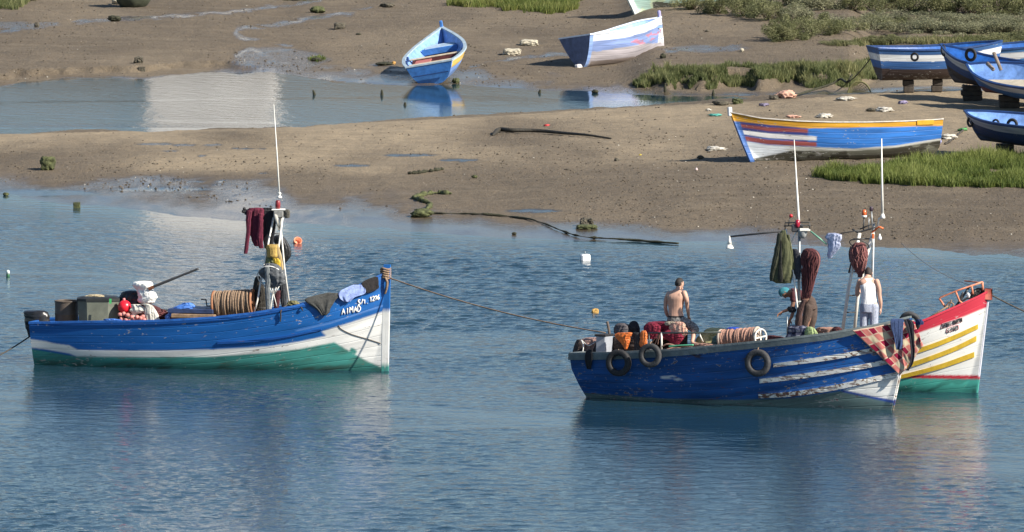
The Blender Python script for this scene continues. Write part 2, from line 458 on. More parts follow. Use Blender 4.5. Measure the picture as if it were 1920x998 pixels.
# dry sand crest of the bar and yard against dark cloddy mud
n = fbm(GX * 0.25, GY * 0.1, 31, 5)
uc = np.clip(GU, -390, 2290)
vb1 = np.interp(uc, BACK1[:, 0], BACK1[:, 1]); vn = np.interp(uc, NEAR[:, 0], NEAR[:, 1])
fr = (GV - vb1) / (vn - vb1)
SANDY = np.where(GV > vb1, sstep(0.62 - fr + (n - 0.5) * 0.9 + 0.25 * np.exp(-((GU - 420) / 260) ** 2 - ((GV - 312) / 16) ** 2), 0.15, 0.6), 0.25 * sstep(n, 0.45, 0.65))
SANDY = np.maximum(SANDY, sstep(GU, 1500, 1700) * sstep(290 - GV, 0, 40) * 0.9 * (GV > 150))
a, b = GX.shape
V = np.stack([GX, GY, GH], -1).reshape(-1, 3)
I = np.arange(a * b).reshape(a, b)
F = np.stack([I[:-1, :-1], I[1:, :-1], I[1:, 1:], I[:-1, 1:]], -1).reshape(-1, 4)

def mudmat():
    m = bpy.data.materials.new('mudflat'); m.use_nodes = True; t = m.node_tree; L = t.links
    bs = t.nodes['Principled BSDF']
    tc = _n(t, 'ShaderNodeNewGeometry')
    def noise(sc, det=6, ro=0.6, st=(1, 1, 1)):
        mp = _n(t, 'ShaderNodeMapping'); mp.inputs['Scale'].default_value = st; L.new(tc.outputs['Position'], mp.inputs[0])
        q = _n(t, 'ShaderNodeTexNoise'); q.inputs['Scale'].default_value = sc; q.inputs['Detail'].default_value = det; q.inputs['Roughness'].default_value = ro
        L.new(mp.outputs[0], q.inputs['Vector']); return q.outputs[0]
    def mixc(f, a, b):
        x = _n(t, 'ShaderNodeMixRGB')
        if hasattr(f, 'is_output'): L.new(f, x.inputs[0])
        else: x.inputs[0].default_value = f
        for k, c in ((1, a), (2, b)):
            if isinstance(c, tuple): x.inputs[k].default_value = (*c, 1)
            else: L.new(c, x.inputs[k])
        return x.outputs[0]
    def mr(x, a, b, c=0, d=1):
        q = _n(t, 'ShaderNodeMapRange'); q.inputs[1].default_value = a; q.inputs[2].default_value = b; q.inputs[3].default_value = c; q.inputs[4].default_value = d
        L.new(x, q.inputs[0]); return q.outputs[0]
    at_ = _n(t, 'ShaderNodeAttribute', attribute_name='soil')
    sp = _n(t, 'ShaderNodeSeparateXYZ'); L.new(at_.outputs['Vector'], sp.inputs[0])
    wet, sand, pud = sp.outputs
    big = noise(0.22, 5, 0.6, (1, .4, 1)); mid = noise(2.2, 6, 0.7); fine = noise(9.0, 5, 0.7); st = noise(1.6, 5, .65, (.5, 1.6, 1))
    mud = mixc(mr(big, .35, .65), (0.108, 0.081, 0.051), (0.152, 0.116, 0.075))
    mud = mixc(mr(mid, .52, .68), mud, (0.085, 0.067, 0.045))
    snd = mixc(mr(st, .35, .65), (0.200, 0.155, 0.098), (0.280, 0.220, 0.142))
    mud = mixc(mr(noise(0.8, 5, .65, (.35, 1.3, 1)), .5, .68, 0, .6), mud, (0.190, 0.150, 0.100))
    c = mixc(sand, mud, snd)
    c = mixc(mr(fine, .56, .66, 0, .55), c, (0.062, 0.049, 0.036))
    c = mixc(mr(noise(14, 2, .5), .70, .74, 0, .8), c, (0.42, 0.38, 0.32))
    dk = mixc(mr(wet, 0, 1, 0, .62), c, (0.045, 0.037, 0.03))
    dk = mixc(pud, dk, (0.03, 0.03, 0.028))
    L.new(dk, bs.inputs['Base Color'])
    w2 = _n(t, 'ShaderNodeMath', operation='MULTIPLY_ADD'); L.new(mid, w2.inputs[0]); w2.inputs[1].default_value = -0.9; w2.inputs[2].default_value = 0.45
    w3 = _n(t, 'ShaderNodeMath', operation='ADD'); L.new(wet, w3.inputs[0]); L.new(w2.outputs[0], w3.inputs[1])
    ro = mr(w3.outputs[0], 0.15, 0.7, 0.95, 0.14)
    ro2 = _n(t, 'ShaderNodeMath', operation='MULTIPLY'); L.new(ro, ro2.inputs[0]); L.new(mr(pud, 0, 1, 1, .25), ro2.inputs[1])
    L.new(ro2.outputs[0], bs.inputs['Roughness'])
    bs.inputs['Specular IOR Level'].default_value = 0.5
    h1 = _n(t, 'ShaderNodeMath', operation='MULTIPLY_ADD'); L.new(noise(4.5, 6, .7), h1.inputs[0]); h1.inputs[1].default_value = 1.0; L.new(fine, h1.inputs[2])
    bu = _n(t, 'ShaderNodeBump'); bu.inputs['Distance'].default_value = 0.085
    s1 = _n(t, 'ShaderNodeMath', operation='MAXIMUM'); L.new(wet, s1.inputs[0]); L.new(pud, s1.inputs[1])
    sd2 = _n(t, 'ShaderNodeMath', operation='MULTIPLY_ADD'); L.new(sand, sd2.inputs[0]); sd2.inputs[1].default_value = -0.45; sd2.inputs[2].default_value = 1.0
    st1 = _n(t, 'ShaderNodeMath', operation='MULTIPLY'); L.new(mr(s1.outputs[0], 0, 1, .9, .06), st1.inputs[0]); L.new(sd2.outputs[0], st1.inputs[1])
    L.new(st1.outputs[0], bu.inputs['Strength'])
    L.new(h1.outputs[0], bu.inputs['Height']); L.new(bu.outputs[0], bs.inputs['Normal'])
    return m
me = bpy.data.meshes.new('mudflat')
me.vertices.add(len(V)); me.vertices.foreach_set('co', V.astype(np.float32).ravel())
me.loops.add(F.size); me.loops.foreach_set('vertex_index', F.astype(np.int32).ravel())
me.polygons.add(len(F)); me.polygons.foreach_set('loop_start', (np.arange(len(F)) * 4).astype(np.int32))
me.polygons.foreach_set('use_smooth', np.ones(len(F), bool))
at0 = me.attributes.new('soil', 'FLOAT_VECTOR', 'POINT')
at0.data.foreach_set('vector', np.stack([WET, SANDY, PUD], -1).astype(np.float32).ravel())
me.update(calc_edges=True); me.validate()
me.materials.append(mudmat())
mud_o = bpy.data.objects.new('mudflat', me); COL.objects.link(mud_o); tag(mud_o, 'brown tidal mudflat and sandbar with wet patches', 'mudflat', kind='structure')

# ------------------------------------------------------------------ water
def watermat():
    m = bpy.data.materials.new('water'); m.use_nodes = True; t = m.node_tree; L = t.links
    bs = t.nodes['Principled BSDF']
    ge = _n(t, 'ShaderNodeNewGeometry')
    mp = _n(t, 'ShaderNodeMapping'); mp.inputs['Scale'].default_value = (.8, 1.2, 1); mp.inputs['Rotation'].default_value = (0, 0, R(9)); L.new(ge.outputs['Position'], mp.inputs[0])
    q = _n(t, 'ShaderNodeTexNoise'); q.inputs['Scale'].default_value = 8.0; q.inputs['Detail'].default_value = 4; L.new(mp.outputs[0], q.inputs['Vector'])
    bs.inputs['Base Color'].default_value = (0.011, 0.034, 0.050, 1)
    bs.inputs['Roughness'].default_value = 0.03; bs.inputs['IOR'].default_value = 1.33
    at_ = _n(t, 'ShaderNodeAttribute', attribute_name='chop')
    bu = _n(t, 'ShaderNodeBump'); bu.inputs['Distance'].default_value = 0.034
    L.new(at_.outputs['Fac'], bu.inputs['Strength']); L.new(q.outputs[0], bu.inputs['Height']); L.new(bu.outputs[0], bs.inputs['Normal'])
    return m
wx = axisgrid([(-600, -60, 60), (-60, -21, 3), (-20.5, 20.5, 0.095), (21, 60, 3), (60, 601, 60)])
wy = axisgrid([(-200, 140, 20), (140, 166, 2), (166, 266, 0.07), (270, 330, 0.25), (330, 401, 10)])
WX, WY = np.meshgrid(wx, wy, indexing='ij')
wr = np.random.default_rng(12)
HW = np.zeros_like(WX)
chop = np.interp(WY, [160, 200, 235, 262, 290, 330], [1.0, .95, .85, .7, .15, .13])
calm = 0.45 + 0.85 * sstep(fbm(WX * .09, WY * .035, 91, 4), .34, .66)
slick = 1 - np.abs(2 * fbm(WX * .045, WY * .11, 92, 4) - 1) * 7; calm = calm * (1 - .55 * sstep(slick, .2, .9))
wu, wv_ = proj(np.stack([WX, WY, 0 * WX], -1)); calm = calm * (.12 + .88 * sstep(wv_ - np.interp(np.clip(wu, -390, 2290), NEAR[:, 0], NEAR[:, 1]), -4, np.interp(wu, [0, 500, 1000, 1900], [60, 75, 60, 45])) + .6 * (WY > 275))
for k in range(54):
    lam = 0.18 * (1.0 / 0.18) ** wr.uniform(0, 1) ** 1.15 ; a = R(64) + wr.normal(0, .62); kk = 2 * math.pi / lam
    amp = 0.0036 * lam ** 0.72 * wr.uniform(.5, 1.3)
    ph = wr.uniform(0, 6.28) + 7.5 * (fbm(WX / (lam * 5) + k, WY / (lam * 5), 95 + k, 2))
    s_ = np.sin(kk * (math.cos(a) * WX + math.sin(a) * WY) + ph)
    HW += amp * (s_ + .25 * s_ * s_)
fade = sstep(WX, -20.5, -19.5) * (1 - sstep(WX, 19.5, 20.5)) * sstep(WY, 164, 169)
HW = HW * chop * calm * fade
na, nb = WX.shape
V = np.stack([WX, WY, HW], -1).reshape(-1, 3); I = np.arange(na * nb).reshape(na, nb)
F = np.stack([I[:-1, :-1], I[1:, :-1], I[1:, 1:], I[:-1, 1:]], -1).reshape(-1, 4)
me = bpy.data.meshes.new('water'); me.vertices.add(len(V)); me.vertices.foreach_set('co', V.astype(np.float32).ravel())
me.loops.add(F.size); me.loops.foreach_set('vertex_index', F.astype(np.int32).ravel()); me.polygons.add(len(F)); me.polygons.foreach_set('loop_start', (np.arange(len(F)) * 4).astype(np.int32)); me.polygons.foreach_set('use_smooth', np.ones(len(F), bool))
at0 = me.attributes.new('chop', 'FLOAT', 'POINT'); at0.data.foreach_set('value', (chop * np.clip(calm, .15, 1)).astype(np.float32).ravel())
me.update(calc_edges=True); me.materials.append(watermat())
wo = bpy.data.objects.new('water', me); COL.objects.link(wo)
tag(wo, 'blue rippled estuary water', 'water', kind='structure')

# ------------------------------------------------------------------ white house up the bank (seen in the photo only mirrored in the creek)
DB = 438.0
xa = at(276, 150, DB)[0]; xb = at(512, 150, DB)[0]
zb = float(hland(np.array([0.5 * (xa + xb)]), np.array([DB]))[0])
whitewash = mat('whitewash', (0.72, 0.71, 0.69), 0.85, 0.10, 0.7)
dark_glass = mat('dark_glass', (0.02, 0.03, 0.04), 0.15, 0.1)
hs = empty('white_house', (0.5 * (xa + xb), DB + 4, zb - 0.5), 'tall whitewashed house up the bank behind the creek', 'house')
w = xb - xa
q = MB(); q.box(((xa + xb) / 2, DB + 4.2, zb + 9), (w, 8.4, 20), bev=0.05); q.build('wall', whitewash, hs, False)
q = MB(); q.box(((xa + xb) / 2, DB + 4.2, zb + 19.25), (w + .3, 8.8, 0.5), bev=0.05); q.build('parapet', whitewash, hs, False)
q = MB(); q.box((xa + w * .82, DB + 8.43, zb + 0.8), (1.0, 0.12, 2.2), bev=0.02); q.build('door', mat('door_blue', (0.03, 0.12, 0.35), .5), hs, False)
for kx in (.25, .75):
    q = MB(); q.box((xa + w * kx, DB + 8.44, zb + 13), (1.0, 0.12, 1.3), bev=0.02); q.build('window', dark_glass, hs, False)
# ------------------------------------------------------------------ boats
BLUE = (0.010, 0.110, 0.37); WHITE = (0.74, 0.73, 0.69); TEAL = (0.050, 0.235, 0.200)
class Boat: pass

def make_boat(name, label, cat='boat', O=None, yaw=0.0, L=5.0, roll=0.0, pitch=0.0, half=0.9, zk=-0.35, zkb=None,
              sheer=None, trace=None, stem=((1.0, 0.0),), stern=((0.0, 0.0),), plan=((0, .8), (.25, .97), (.5, 1.), (.75, .78), (.9, .42), (1, 0)),
              secp=((0, .42), (.4, .32), (.7, .5), (1, .95)), paint=None, m=None, inner=None, floor=0.62, rail=(0.07, 0.05), railm=None,
              NT=120, NW=44, planks=9, group=None, wearmask=None, deckm=None, stemw=0.05, stempost=None, transom_m=None, keel_up=0.0):
    """hull lofted from plan, sheer and stem lines; x forward, y port, z up"""
    b = Boat(); b.name = name
    cy, sy = math.cos(yaw), math.sin(yaw); cr, sr = math.cos(roll), math.sin(roll); cp, sp = math.cos(pitch), math.sin(pitch)
    O = np.asarray(O, float)
    H = np.array([cy * cp, sy * cp, sp]); Lt0 = np.array([-sy, cy, 0]); Up0 = np.cross(H, Lt0)
    Lt = Lt0 * cr + Up0 * sr; Up = Up0 * cr - Lt0 * sr
    b.H, b.Lt, b.Up, b.O, b.L = H, Lt, Up, O, L
    W = lambda x, y, z: O + np.asarray(x, float)[..., None] * H + np.asarray(y, float)[..., None] * Lt + np.asarray(z, float)[..., None] * Up
    b.W = W
    ns = -1.0 if Lt[1] > 0 else 1.0; b.ns = ns
    def smooth_interp(T):
        T = np.array(T, float); xs = np.linspace(0, 1, 401)
        P = spline(T, 400); o = np.argsort(P[:, 0]); y = np.interp(xs, P[o, 0], P[o, 1])
        return lambda t: np.interp(t, xs, y)
    fB = smooth_interp(plan); fP = smooth_interp(secp)
    fst = lambda z: np.interp(z, [p[1] for p in stem], [p[0] for p in stem])    # stem x at height z (list rises in z)
    fsn = lambda z: np.interp(z, [p[1] for p in stern], [p[0] for p in stern])
    t = np.linspace(0, 1, NT)
    ztop_b = stem[-1][1]
    if sheer is None:
        zs = np.full(NT, 0.9); tr = np.array(trace, float); tr = tr[np.argsort(tr[:, 0])]
        for _ in range(30):
            x = fsn(zs) * (1 - t) + fst(zs) * t
            p = W(x, ns * half * np.clip(fB(t), 0, 9), zs); u, v = proj(p)
            vt = np.interp(u, tr[:, 0], tr[:, 1])
            zs = zs + 0.7 * (v - vt) / pxm(p[:, 1])
        k = np.hanning(9); k /= k.sum(); zs = np.convolve(np.pad(zs, 4, mode='edge'), k, 'valid')
    else: zs = smooth_interp(sheer)(t)
    b.t, b.zs = t, zs
    kz = zk + ((zkb if zkb is not None else zk) - zk) * sstep(t, .7, 1.0) + keel_up * (1 - sstep(t, 0, .25))
    w = np.linspace(0, 1, NW) ** 0.85
    T, Wv = np.meshgrid(t, w, indexing='ij')
    Z = kz[:, None] + (zs - kz)[:, None] * Wv
    X = fsn(Z) * (1 - T) + fst(Z) * T
    B = np.clip(fB(t), 0, 9)[:, None] * half
    Yh = B * np.where(Wv > 0, Wv, 1e-6) ** fP(t)[:, None]
    Yh = np.maximum(Yh, stemw * np.minimum(1, 8 * Wv + .4))
    b.X, b.Yh, b.Z, b.Wv, b.T = X, Yh, Z, Wv, T
    near = W(X, ns * Yh, Z); far = W(X, -ns * Yh, Z)
    U, Vv = proj(near); b.near = near; b.U, b.Vv = U, Vv
    dz = zs[:, None] - Z
    cu = np.abs(np.gradient(U, axis=0)).mean() + .35; cvv = np.abs(np.gradient(Vv, axis=1)).mean() + .25
    col = sum(paint(U + a * cu, Vv + c_ * cvv, T, Wv, X, Z, dz) for a in (-.6, 0, .6) for c_ in (-.6, 0, .6)) / 9.0   # soft paint edges; mirrored to the far side
    al = np.ones_like(U) if wearmask is None else wearmask(U, Vv, T, Wv, X, Z, dz)
    s = np.abs(np.gradient(near, axis=1)); arc = np.cumsum(np.linalg.norm(np.diff(near, axis=1, prepend=near[:, :1]), axis=2), axis=1)
    pl = (1 - arc / arc[:, -1:]) * planks
    co = np.stack([X + 3 * (len(name) % 5), pl + 0.02, Z], -1)
    c4 = np.concatenate([col, al[..., None]], -1)
    # one shell: near rows then far rows, plus transom
    V = np.concatenate([near.reshape(-1, 3), far.reshape(-1, 3)]); n = NT * NW
    I = np.arange(n).reshape(NT, NW); F = []
    q = np.stack([I[:-1, :-1], I[1:, :-1], I[1:, 1:], I[:-1, 1:]], -1).reshape(-1, 4)
    q1 = q if ns < 0 else q[:, ::-1]
    F = q1.tolist() + (q1[:, ::-1] + n).tolist()
    F += [[I[i, 0], I[i, 0] + n, I[i + 1, 0] + n, I[i + 1, 0]] for i in range(NT - 1)]
    F += [[I[-1, j], I[-1, j] + n, I[-1, j + 1] + n, I[-1, j + 1]] for j in range(NW - 1)]
    tf0 = len(F)
    F += [[I[0, j], I[0, j + 1], I[0, j + 1] + n, I[0, j] + n] for j in range(NW - 1)]
    root = empty(name, O, label, cat, group); b.root = root
    C4 = np.concatenate([c4.reshape(-1, 4)] * 2); CO = np.concatenate([co.reshape(-1, 3), co.reshape(-1, 3) + [11, 0, 0]])
    mats = [m] + ([transom_m] if transom_m else [])
    fm = np.zeros(len(F), int)
    if transom_m: fm[tf0:] = 1
    ho = mesh_obj('hull', V, F, m, root, True, mats=mats, fm=fm, attrs={'paint': ('FLOAT_COLOR', C4), 'hullco': ('FLOAT_VECTOR', CO)})
    autosmooth(ho, 50)
    b.m = m
    # inner lining and sole
    jf = int(np.searchsorted(w, floor)); th = 0.045
    Yi = np.maximum(Yh - th, 0.002); Xi = np.clip(X, fsn(Z) + th, fst(Z) - th * 1.2)
    J = np.arange(jf, NW); ni = len(J)
    A1 = W(Xi[:, J], ns * Yi[:, J], Z[:, J]); A2 = W(Xi[:, J], -ns * Yi[:, J], Z[:, J])
    Vi = np.concatenate([A1.reshape(-1, 3), A2.reshape(-1, 3)]); k = NT * ni; I2 = np.arange(k).reshape(NT, ni)
    q = np.stack([I2[:-1, :-1], I2[1:, :-1], I2[1:, 1:], I2[:-1, 1:]], -1).reshape(-1, 4)
    q1 = q[:, ::-1] if ns < 0 else q
    Fi = q1.tolist() + (q1[:, ::-1] + k).tolist() + [[I2[0, j], I2[0, j] + k, I2[0, j + 1] + k, I2[0, j + 1]] for j in range(ni - 1)]
    inner_m = inner or m
    mesh_obj('lining', Vi, Fi, inner_m, root, True)
    Fd = [[I2[i, 0], I2[i + 1, 0], I2[i + 1, 0] + k, I2[i, 0] + k] for i in range(NT - 1)]
    used = sorted({a for f in Fd for a in f}); mp = {a: i for i, a in enumerate(used)}
    mesh_obj('deck', Vi[used] + Up * 0.004, [[mp[a] for a in f] for f in Fd], deckm or inner_m, root, False)
    b.deckz = lambda tt: np.interp(tt, t, Z[:, jf])
    # gunwale: capping rail round both sides and across the stern
    rw, rh = rail
    def railmesh(sgn):
        x, y, z = X[:, -1], Yh[:, -1], zs
        o = W(x, sgn * (y + 0.018), z); i_ = W(x, sgn * np.maximum(y - rw, 0.0), z)
        return o, i_
    q = MB()
    for sgn in (ns, -ns):
        o, i_ = railmesh(sgn)
        up = Up * (rh * 0.5)
        ring = np.stack([o - up, o + up, i_ + up, i_ - up], 1)
        VV = ring.reshape(-1, 3); FF = [[a * 4 + c, a * 4 + (c + 1) % 4, (a + 1) * 4 + (c + 1) % 4, (a + 1) * 4 + c] for a in range(NT - 1) for c in range(4)]
        FF += [[0, 1, 2, 3], [(NT - 1) * 4 + c for c in (3, 2, 1, 0)]]
        q.add(VV, FF)
    x0, y0, z0 = X[0, -1], Yh[0, -1], zs[0]
    ax = np.stack([H, Lt, Up])
    q.box(W(x0 + rw * .4, 0, z0 + 0.002), (rw, 2 * y0 + .03, rh), ax)
    g = q.build('gunwale', railm or m, root, False)
    return b

def local_of(b, u, v, yoff=0.0):
    """hit of the sight line with the boat's lengthwise plane yoff metres to its far side -> x, z, world"""
    d = ray(u, v); n = b.Lt; o = b.O + b.Lt * (yoff * -b.ns)
    s = ((o - CAM) @ n) / (d @ n); p = CAM + d * s[..., None] if np.ndim(s) else CAM + d * s
    r = p - b.O
    return r @ b.H, r @ b.Up, p

def bp(b, u, v, yoff=0.0):
    return local_of(b, np.asarray(u, float), np.asarray(v, float), yoff)[2]

def hull_pt(b, u, v, off=0.0):
    """point of the boat's near side seen at (u, v), lifted off metres along the outward normal"""
    u = np.atleast_1d(np.asarray(u, float)); v = np.atleast_1d(np.asarray(v, float))
    U = b.U.ravel(); Vv = b.Vv.ravel(); P = b.near.reshape(-1, 3); out = []
    for a, c in zip(u, v):
        d2 = (U - a) ** 2 + (Vv - c) ** 2; k = np.argpartition(d2, 6)[:6]; wg = 1 / (d2[k] + 0.3)
        Y = (P[k, 1] * wg).sum() / wg.sum()
        out.append(at(a, c, Y))
    out = np.array(out) - b.ns * 0 + (b.Lt * b.ns) * off
    return out

def hull_strip(b, name, top, bot, m, th=0.03, n=60, parent=None, paint=None, wear=1.0, both=True):
    """plank fixed along the near side between two traced edges, mirrored on the far side"""
    a = spline(top, n); c = spline(bot, n)
    A = hull_pt(b, a[:, 0], a[:, 1]); C = hull_pt(b, c[:, 0], c[:, 1])
    out = b.Lt * b.ns
    q = MB()
    def strip(A, C, out):
        ring = np.stack([A - out * .02, A + out * th, C + out * th, C - out * .02], 1); k = len(A)
        FF = [[i * 4 + j, i * 4 + (j + 1) % 4, (i + 1) * 4 + (j + 1) % 4, (i + 1) * 4 + j] for i in range(k - 1) for j in range(4)]
        FF += [[3, 2, 1, 0], [(k - 1) * 4 + j for j in range(4)]]
        q.add(ring.reshape(-1, 3), FF)
    strip(A, C, out)
    nrm = b.Lt
    mir = lambda P: P - 2 * ((P - b.O) @ nrm)[:, None] * nrm
    if both: strip(mir(A), mir(C), -out)
    V = np.concatenate(q.V)
    x = (V - b.O) @ b.H; z = (V - b.O) @ b.Up
    at_ = {'hullco': ('FLOAT_VECTOR', np.stack([x + 20 + th * 77, z * 4 + 0.31, z], -1)), 'paint': ('FLOAT_COLOR', np.tile([*(paint or WHITE), wear], (len(V), 1)))}
    return mesh_obj(name, V, q.F, m, parent or b.root, False, attrs=at_)

STROKES = {
 'A': [[(0, 0), (.5, 1), (1, 0)], [(.22, .42), (.8, .42)]], 'I': [[(.5, 0), (.5, 1)]], 'i': [[(.3, 0), (.45, 1)]],
 'M': [[(0, 0), (.08, 1), (.5, .45), (.92, 1), (1, 0)]], 'D': [[(.05, 0), (.05, 1), (.55, .95), (.95, .6), (.9, .3), (.5, .03), (.05, 0)]],
 'S': [[(.95, .9), (.5, 1), (.1, .85), (.15, .6), (.8, .42), (.9, .15), (.5, 0), (.05, .1)]], '/': [[(.1, -.05), (.9, 1.05)]], '.': [[(.4, 0), (.55, .06)]],
 '1': [[(.2, .75), (.55, 1), (.55, 0)]], '2': [[(.05, .8), (.45, 1), (.9, .8), (.75, .5), (.05, 0), (.95, 0)]], '7': [[(.05, 1), (.95, 1), (.4, 0)]],
 '6': [[(.85, .95), (.35, .7), (.08, .3), (.4, 0), (.85, .15), (.8, .42), (.4, .5), (.12, .35)]], '4': [[(.7, 0), (.7, 1), (.05, .3), (.95, .3)]],
 'F': [[(.1, 0), (.1, 1), (.95, 1)], [(.1, .52), (.75, .52)]], 'T': [[(.5, 0), (.5, 1)], [(0, 1), (1, 1)]], 'N': [[(.05, 0), (.05, 1), (.95, 0), (.95, 1)]],
 '-': [[(.1, .5), (.9, .5)]], 'R': [[(.1, 0), (.1, 1), (.8, .95), (.85, .6), (.1, .5), (.95, 0)]], 'H': [[(.1, 0), (.1, 1)], [(.9, 0), (.9, 1)], [(.1, .5), (.9, .5)]],
 'Y': [[(0, 1), (.5, .5), (1, 1)], [(.5, .5), (.5, 0)]], 'L': [[(.1, 1), (.1, 0), (.95, 0)]], '3': [[(.05, .95), (.8, .95), (.4, .58), (.9, .35), (.6, 0), (.05, .05)]],
 '0': [[(.5, 0), (.1, .3), (.1, .7), (.5, 1), (.9, .7), (.9, .3), (.5, 0)]]}

def lettering(b, name, words, m, r=0.012, off=0.012, parent=None):
    """hand-painted letters laid on the hull; words = (text, u0, v0, u1, v1, height, advance width)"""
    q = MB()
    for (txt, u0, v0, u1, v1, hgt, wid) in words:
        k = len(txt); du, dv = (u1 - u0) / k, (v1 - v0) / k; rr = np.random.default_rng(len(txt))
        for i, ch in enumerate(txt):
            if ch == ' ': continue
            ju, jv, js = rr.normal(0, .25), rr.normal(0, .35), 1 + rr.normal(0, .06)
            for S in STROKES[ch]:
                S = np.array(S); S = np.concatenate([np.linspace(S[a], S[a + 1], 4, endpoint=(a == len(S) - 2)) for a in range(len(S) - 1)])
                uu = u0 + du * i + ju + S[:, 0] * wid; vv = v0 + dv * i + jv + S[:, 0] * wid * dv / du - S[:, 1] * hgt * js
                q.tube(hull_pt(b, uu, vv, off), r, 6)
    return q.build(name, m, parent or b.root)

# colours that the hulls share
pm_a = paintmat('blue_boat_paint', 0.28, rough=0.38, dirt=0.28, seam=.007)
pm_b = paintmat('flaking_boat_paint', 0.44, (0.085, 0.035, 0.035), (0.33, 0.32, 0.33), 0.5, 0.45)
pm_c = paintmat('white_boat_paint', 0.15, (0.3, 0.25, 0.2), (0.5, 0.48, 0.45), 0.38, 0.12, seam=.004)
pm_old = paintmat('old_boat_paint', 0.27, (0.13, 0.10, 0.08), (0.45, 0.45, 0.45), 0.55, 0.4)
pm_strip = paintmat('flaking_white_strip', 0.95, (0.13, 0.06, 0.05), (0.30, 0.20, 0.10), 0.5, 0.2)
m_deck = mat('weathered_deck_planks', (0.22, 0.17, 0.12), 0.8, 0.35, 5, 0.01, stretch=(.4, 3, 1))
m_bluewood = mat('blue_painted_wood', (0.016, 0.10, 0.36), 0.45, 0.3, 5, 0.006)
m_greywood = mat('grey_painted_wood', (0.13, 0.155, 0.16), 0.6, 0.22, 6, 0.006)
m_whitewood = mat('white_painted_wood', (0.72, 0.71, 0.68), 0.5, 0.12, 5, 0.004)
m_paleblue = mat('pale_blue_paint', (0.165, 0.30, 0.60), 0.55, 0.3, 5, 0.006)
m_darkblue = mat('dark_blue_paint', (0.010, 0.04, 0.14), 0.5, 0.3, 5, 0.006)
m_letter_w = mat('white_lettering', (0.8, 0.8, 0.77), 0.5, 0.08)
m_letter_k = mat('black_lettering', (0.03, 0.03, 0.035), 0.5, 0.2)
m_letter_r = mat('pink_lettering', (0.66, 0.30, 0.32), 0.5, 0.2)
m_redwood = mat('red_painted_wood', (0.50, 0.03, 0.055), 0.45, 0.2, 5, 0.004)

def C(*a): return np.array(srgb(*a))
def layered(U, base, layers):
    c = np.tile(np.array(base, float), U.shape + (1,))
    for msk, k in layers: c[msk] = k
    return c

def yaw_from(p, q): return math.atan2(q[1] - p[1], q[0] - p[0])

def stem_bar(b, zz, fx, colf, m, hw, dp):
    P = b.W(fx(zz), 0 * zz, zz); k = len(zz); V = []; col = []
    for i in range(k):
        for (a, c) in ((-dp, -hw), (.028, -hw * .8), (.028, hw * .8), (-dp, hw)):
            V.append(P[i] + b.H * a + b.Lt * c); col.append((*colf(float(proj(P[i])[1])), .5))
    F = [[i * 4 + j, i * 4 + (j + 1) % 4, (i + 1) * 4 + (j + 1) % 4, (i + 1) * 4 + j] for i in range(k - 1) for j in range(4)] + [[3, 2, 1, 0], [(k - 1) * 4 + j for j in range(4)]]
    V = np.array(V)
    return mesh_obj('stem', V, F, m, b.root, False, attrs={'paint': ('FLOAT_COLOR', col), 'hullco': ('FLOAT_VECTOR', np.stack([V[:, 2] + 40, 0 * V[:, 0] + .5, V[:, 2]], -1))})

# ---- A: the blue, white and green boat on the left
pa0, pa1 = onz(76, 680), onz(723, 696)
def paintA(u, v, T, W_, X, Z, dz):
    white = inpoly(u, v, [(20, 636), (57, 636), (85, 640), (100, 644), (130, 648), (145, 656), (250, 658), (400, 656), (500, 650), (560, 641), (612, 630), (603, 622), (660, 604), (716, 585), (760, 575), (760, 705), (726, 692), (714, 688), (690, 678), (663, 663), (627, 642), (560, 655), (500, 662), (400, 669), (250, 670), (145, 669), (130, 663), (85, 655), (20, 648)])
    teal = (~white) & (v > np.interp(u, [20, 145, 400, 500, 560, 627, 663, 726], [648, 669, 669, 662, 655, 641, 661, 690]))
    patch = inpoly(u, v, [(657, 652), (663, 653), (669, 658), (668, 664), (660, 662), (656, 659)])
    seam = np.abs(v - np.interp(u, [420, 480, 560, 620, 716], [637, 634, 619.5, 606, 574])) < 0.8
    c = layered(u, BLUE, [(seam & (u > 555), (0.16, 0.30, 0.62)), (white, WHITE), (teal, TEAL), (patch, TEAL)])
    n = fbm(X * 1.6 + Z * 3, Z * 9 - X * 2.2, 43, 4); wl = sstep(.16 - Z, -.04, .14)
    c[teal] *= (1.12 - .38 * sstep(n, .42, .70) - .5 * wl)[teal][:, None]; c[teal] += (np.array([.02, .018, .008]) * sstep(n, .5, .7)[..., None])[teal]
    return c
A = make_boat('fishing_boat', 'long blue fishing boat with white band, green bottom and fishing gear on deck', O=pa0, yaw=yaw_from(pa0, pa1), L=np.linalg.norm(pa1 - pa0), roll=R(-2.2), half=1.02,
    trace=[(50, 606), (150, 604), (300, 602), (400, 596), (470, 588), (550, 575), (600, 562.5), (650, 546), (700, 523), (716, 515), (728, 509)],
    stem=((np.linalg.norm(pa1 - pa0) - .02, -.4), (np.linalg.norm(pa1 - pa0), 0.0), (np.linalg.norm(pa1 - pa0) + .03, 2.3)), stern=((0.05, -.4), (0.0, 0.0), (-.06, 1.0)),
    plan=((0, .80), (.2, .97), (.45, 1.), (.7, .86), (.85, .56), (.95, .24), (1, 0.03)), secp=((0, .30), (.4, .26), (.65, .45), (.85, .75), (1, .95)),
    paint=paintA, m=pm_a, inner=m_bluewood, deckm=m_deck, floor=0.80, railm=m_bluewood, NT=300, NW=90, planks=11)

